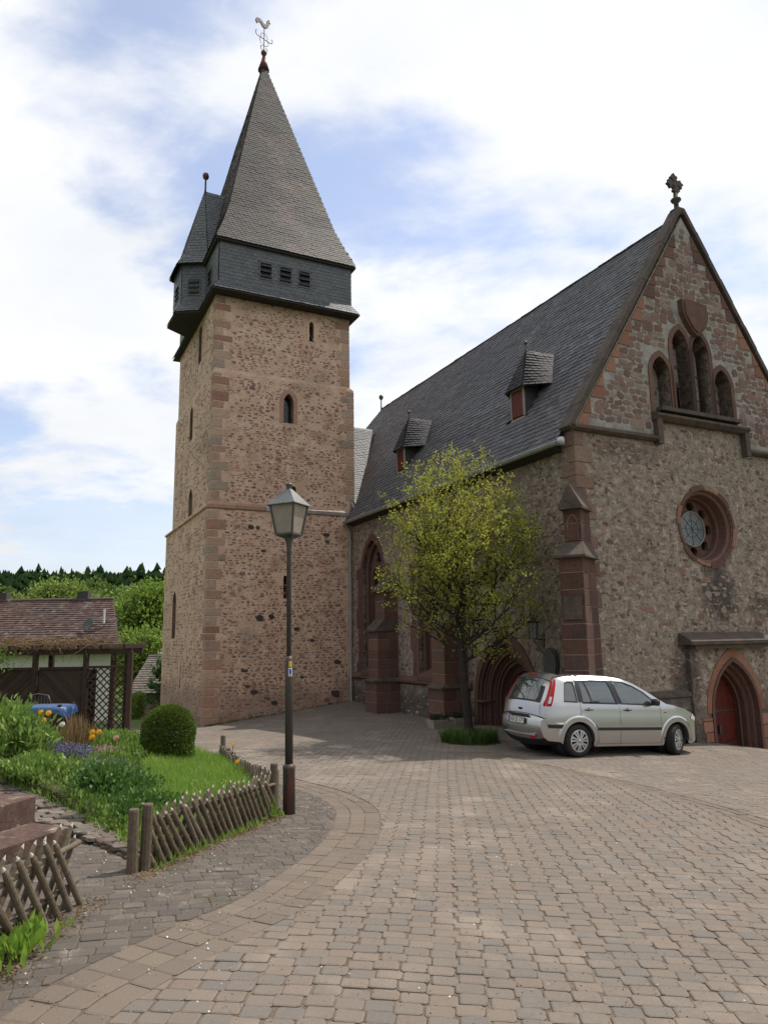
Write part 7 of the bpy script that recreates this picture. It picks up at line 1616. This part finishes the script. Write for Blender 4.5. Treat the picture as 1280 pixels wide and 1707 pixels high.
# low outbuilding left of the tower
ob_ = empty('low_outbuilding', Matrix.Translation((-12, 37, -3)), 'low stone outbuilding with grey tiled roof just left of the tower foot', 'building')
m_gtile = mat('grey_tile', [(.12, .105, .09), (.15, .13, .11), (.09, .08, .07)], src='rnd', amp=.3, dscale=4, bump=.3)
ox0, ox1 = -12.6, -6.0
MB().box(((ox0 + ox1) / 2, 38.5, -1.9), (ox1 - ox0 - .4, 4.4, 2.4)).build('wall', mat('fieldstone_wall', [(.20, .13, .09), (.28, .2, .14), (.13, .09, .07)], scale=3, amp=.4, dscale=8, bump=.9, bdist=.05), ob_, I4)
orf = MB(); orf.add([(ox0, 35.9, -.82), (ox1, 35.9, -.82), (ox1, 39, .86), (ox0, 39, .86), (ox1, 42, -.82), (ox0, 42, -.82)], [(0, 1, 2, 3), (3, 2, 4, 5)]); orr = orf.build('roof', m_roof_deck, ob_, I4)
emit('roof_tile', orr, slates((ox0, 35.85, -.8), (ox1, 35.85, -.8), (ox1, 39, .9), (ox0, 39, .9), .22, .24, rng, thick=.02, tilt=.04, over=1.3), m_gtile, F=I4, maxn=0, kind='slate', stuffname='roof_tiles')
MB().tube([(ox0, 39, .92), (ox1, 39, .92)], .1, 6).build('ridge_tiles', m_gtile, orr, I4)
rr = random.Random(8); hg_ = empty('clipped_hedge', Matrix.Translation((-9.75, 29, gz(-9.75, 29))), 'narrow clipped green hedge between pergola post and tower', 'hedge')
P = [(-9.8 + rr.uniform(-.22, .22), 29 + rr.uniform(-.6, .6), gz(-9.75, 29) + rr.uniform(0, .95)) for _ in range(5000)]; V, F_ = leaf_cloud(P, [(0, -.5, .3)] * len(P), .07, rr, .6); np_obj('foliage', V, F_, m_herb, hg_)
# ------------------------------------------------------------------ background trees
m_may = leafmat('may_green_leaf', [(.17, .27, .03), (.22, .33, .045), (.13, .22, .03), (.28, .37, .06)], .4); m_may2 = leafmat('olive_green_leaf', [(.18, .26, .04), (.23, .31, .055), (.14, .21, .04)], .4)
m_blos = leafmat('white_blossom', [(.6, .6, .52), (.5, .52, .4), (.25, .3, .12)], .3); m_ivy = leafmat('ivy_leaf', [(.035, .08, .015), (.05, .11, .02)], .25)
def bush_tree(name, label, x, y, h, rx, m, n_, ls, seed, clear=.15, cat='tree', group='trees behind the house'):
    z = gz(x, y); return tree(name, label, (x, y, z), h * .8, ((x, y, z + h * .56), (rx, rx, h * .46)), random.Random(seed), m, ls, n_, trunk_r=.04 * h * .6, clear=clear, nb=20, up=.8, levels=3, twig=.12 * rx + .5, curve=.13, spread=.16 * rx * .6, group=group, cat=cat)
bush_tree('broadleaf_tree', 'full light green tree just left of the tower, its branches showing', -24.6, 78, 12.6, 5.6, m_may, 15000, .38, 1)
bush_tree('broadleaf_tree', 'rounded yellow-green tree above the middle of the tiled roof', -43, 96, 14.2, 7.0, m_may2, 12000, .45, 2)
bush_tree('broadleaf_tree', 'smaller light green tree between the roof end and the full tree', -31.5, 84, 11.4, 4.5, m_may, 9000, .40, 3)
bush_tree('broadleaf_tree', 'fresh green tree at the far left above the tiled roof', -72, 118, 15.5, 8, m_may, 9000, .55, 4)
bush_tree('broadleaf_tree', 'low yellow-green tree above the left part of the tiled roof', -58, 108, 12.5, 7, m_may2, 8000, .5, 5)
bush_tree('broadleaf_tree', 'bright green bushy tree below the full tree at the house corner', -20, 62, 7.5, 4.5, m_may, 8000, .30, 6)
bush_tree('blossoming_tree', 'small white-blossoming tree beside the tower wall', -14.9, 50, 6.3, 1.5, m_blos, 2600, .16, 7, group=None)
bush_tree('leafy_bush', 'dark green bush hanging over the low grey roof by the tower', -10.9, 35.3, 3.6, .5, m_ivy, 3600, .11, 8, cat='bush', group=None)
# ------------------------------------------------------------------ forest on the ridge
rng = random.Random(2)
m_con = leafmat('conifer_needles', [(.010, .022, .008), (.014, .028, .010), (.008, .017, .007), (.02, .035, .012)], .0, 1.0); m_con.node_tree.nodes['Principled BSDF'].inputs['Specular IOR Level'].default_value = 0
V = []; F_ = []; b = 0; g = np.random.RandomState(5)
PT = []
for _ in range(15000):
    a = g.uniform(-.95, 1.25); r_ = 270 + 190 * g.rand() ** .8; PT.append((r_ * math.sin(a), r_ * math.cos(a), g.uniform(6, 10.5) * (1.35 if g.rand() < .04 else 1)))
for x, y, h in PT:
    z = gz(x, y) - .5; w_ = h * g.uniform(.22, .42); n_ = 6; L_ = 4
    for l in range(L_):
        z0 = z + h * (.12 + .8 * l / L_); z1 = z + h * (.12 + .8 * (l + 1.6) / L_); z1 = min(z1, z + h); ww = w_ * (1 - .8 * l / L_)
        ang = g.uniform(0, 1)
        ringv = [(x + ww * g.uniform(.45, 1.35) * math.cos(ang + 6.283 * k / n_), y + ww * g.uniform(.45, 1.35) * math.sin(ang + 6.283 * k / n_), z0 + g.uniform(-.05, .06) * h) for k in range(n_)] + [(x, y, z1)]
        V += ringv; F_ += [(b + k, b + (k + 1) % n_, b + n_) for k in range(n_)]; b += n_ + 1
np_obj('conifer_forest', np.array(V), np.array(F_), m_con, None, kind='stuff')
m_dec = leafmat('spring_wood_leaf', [(.09, .15, .02), (.13, .20, .03), (.065, .11, .02), (.16, .22, .05)], .3)
P = []; D_ = []
for _ in range(1000):
    a = g.uniform(-.95, 1.25); r_ = g.uniform(125, 270); x, y = r_ * math.sin(a), r_ * math.cos(a); z = gz(x, y); s_ = g.uniform(2.5, 4.8)
    q = g.normal(0, 1, (110, 3)); q /= np.linalg.norm(q, axis=1)[:, None]; q *= (g.uniform(.55, 1.0, 110) ** .5)[:, None]; 
    P += [tuple(v) for v in np.array([x, y, z + s_ * 1.1]) + q * np.array([s_, s_, s_ * 1.15])]; D_ += [tuple(v) for v in q]
V, F_ = leaf_cloud(P, D_, 1.5, random.Random(3), .8); np_obj('spring_woodland', V, F_, m_dec, None, kind='stuff')
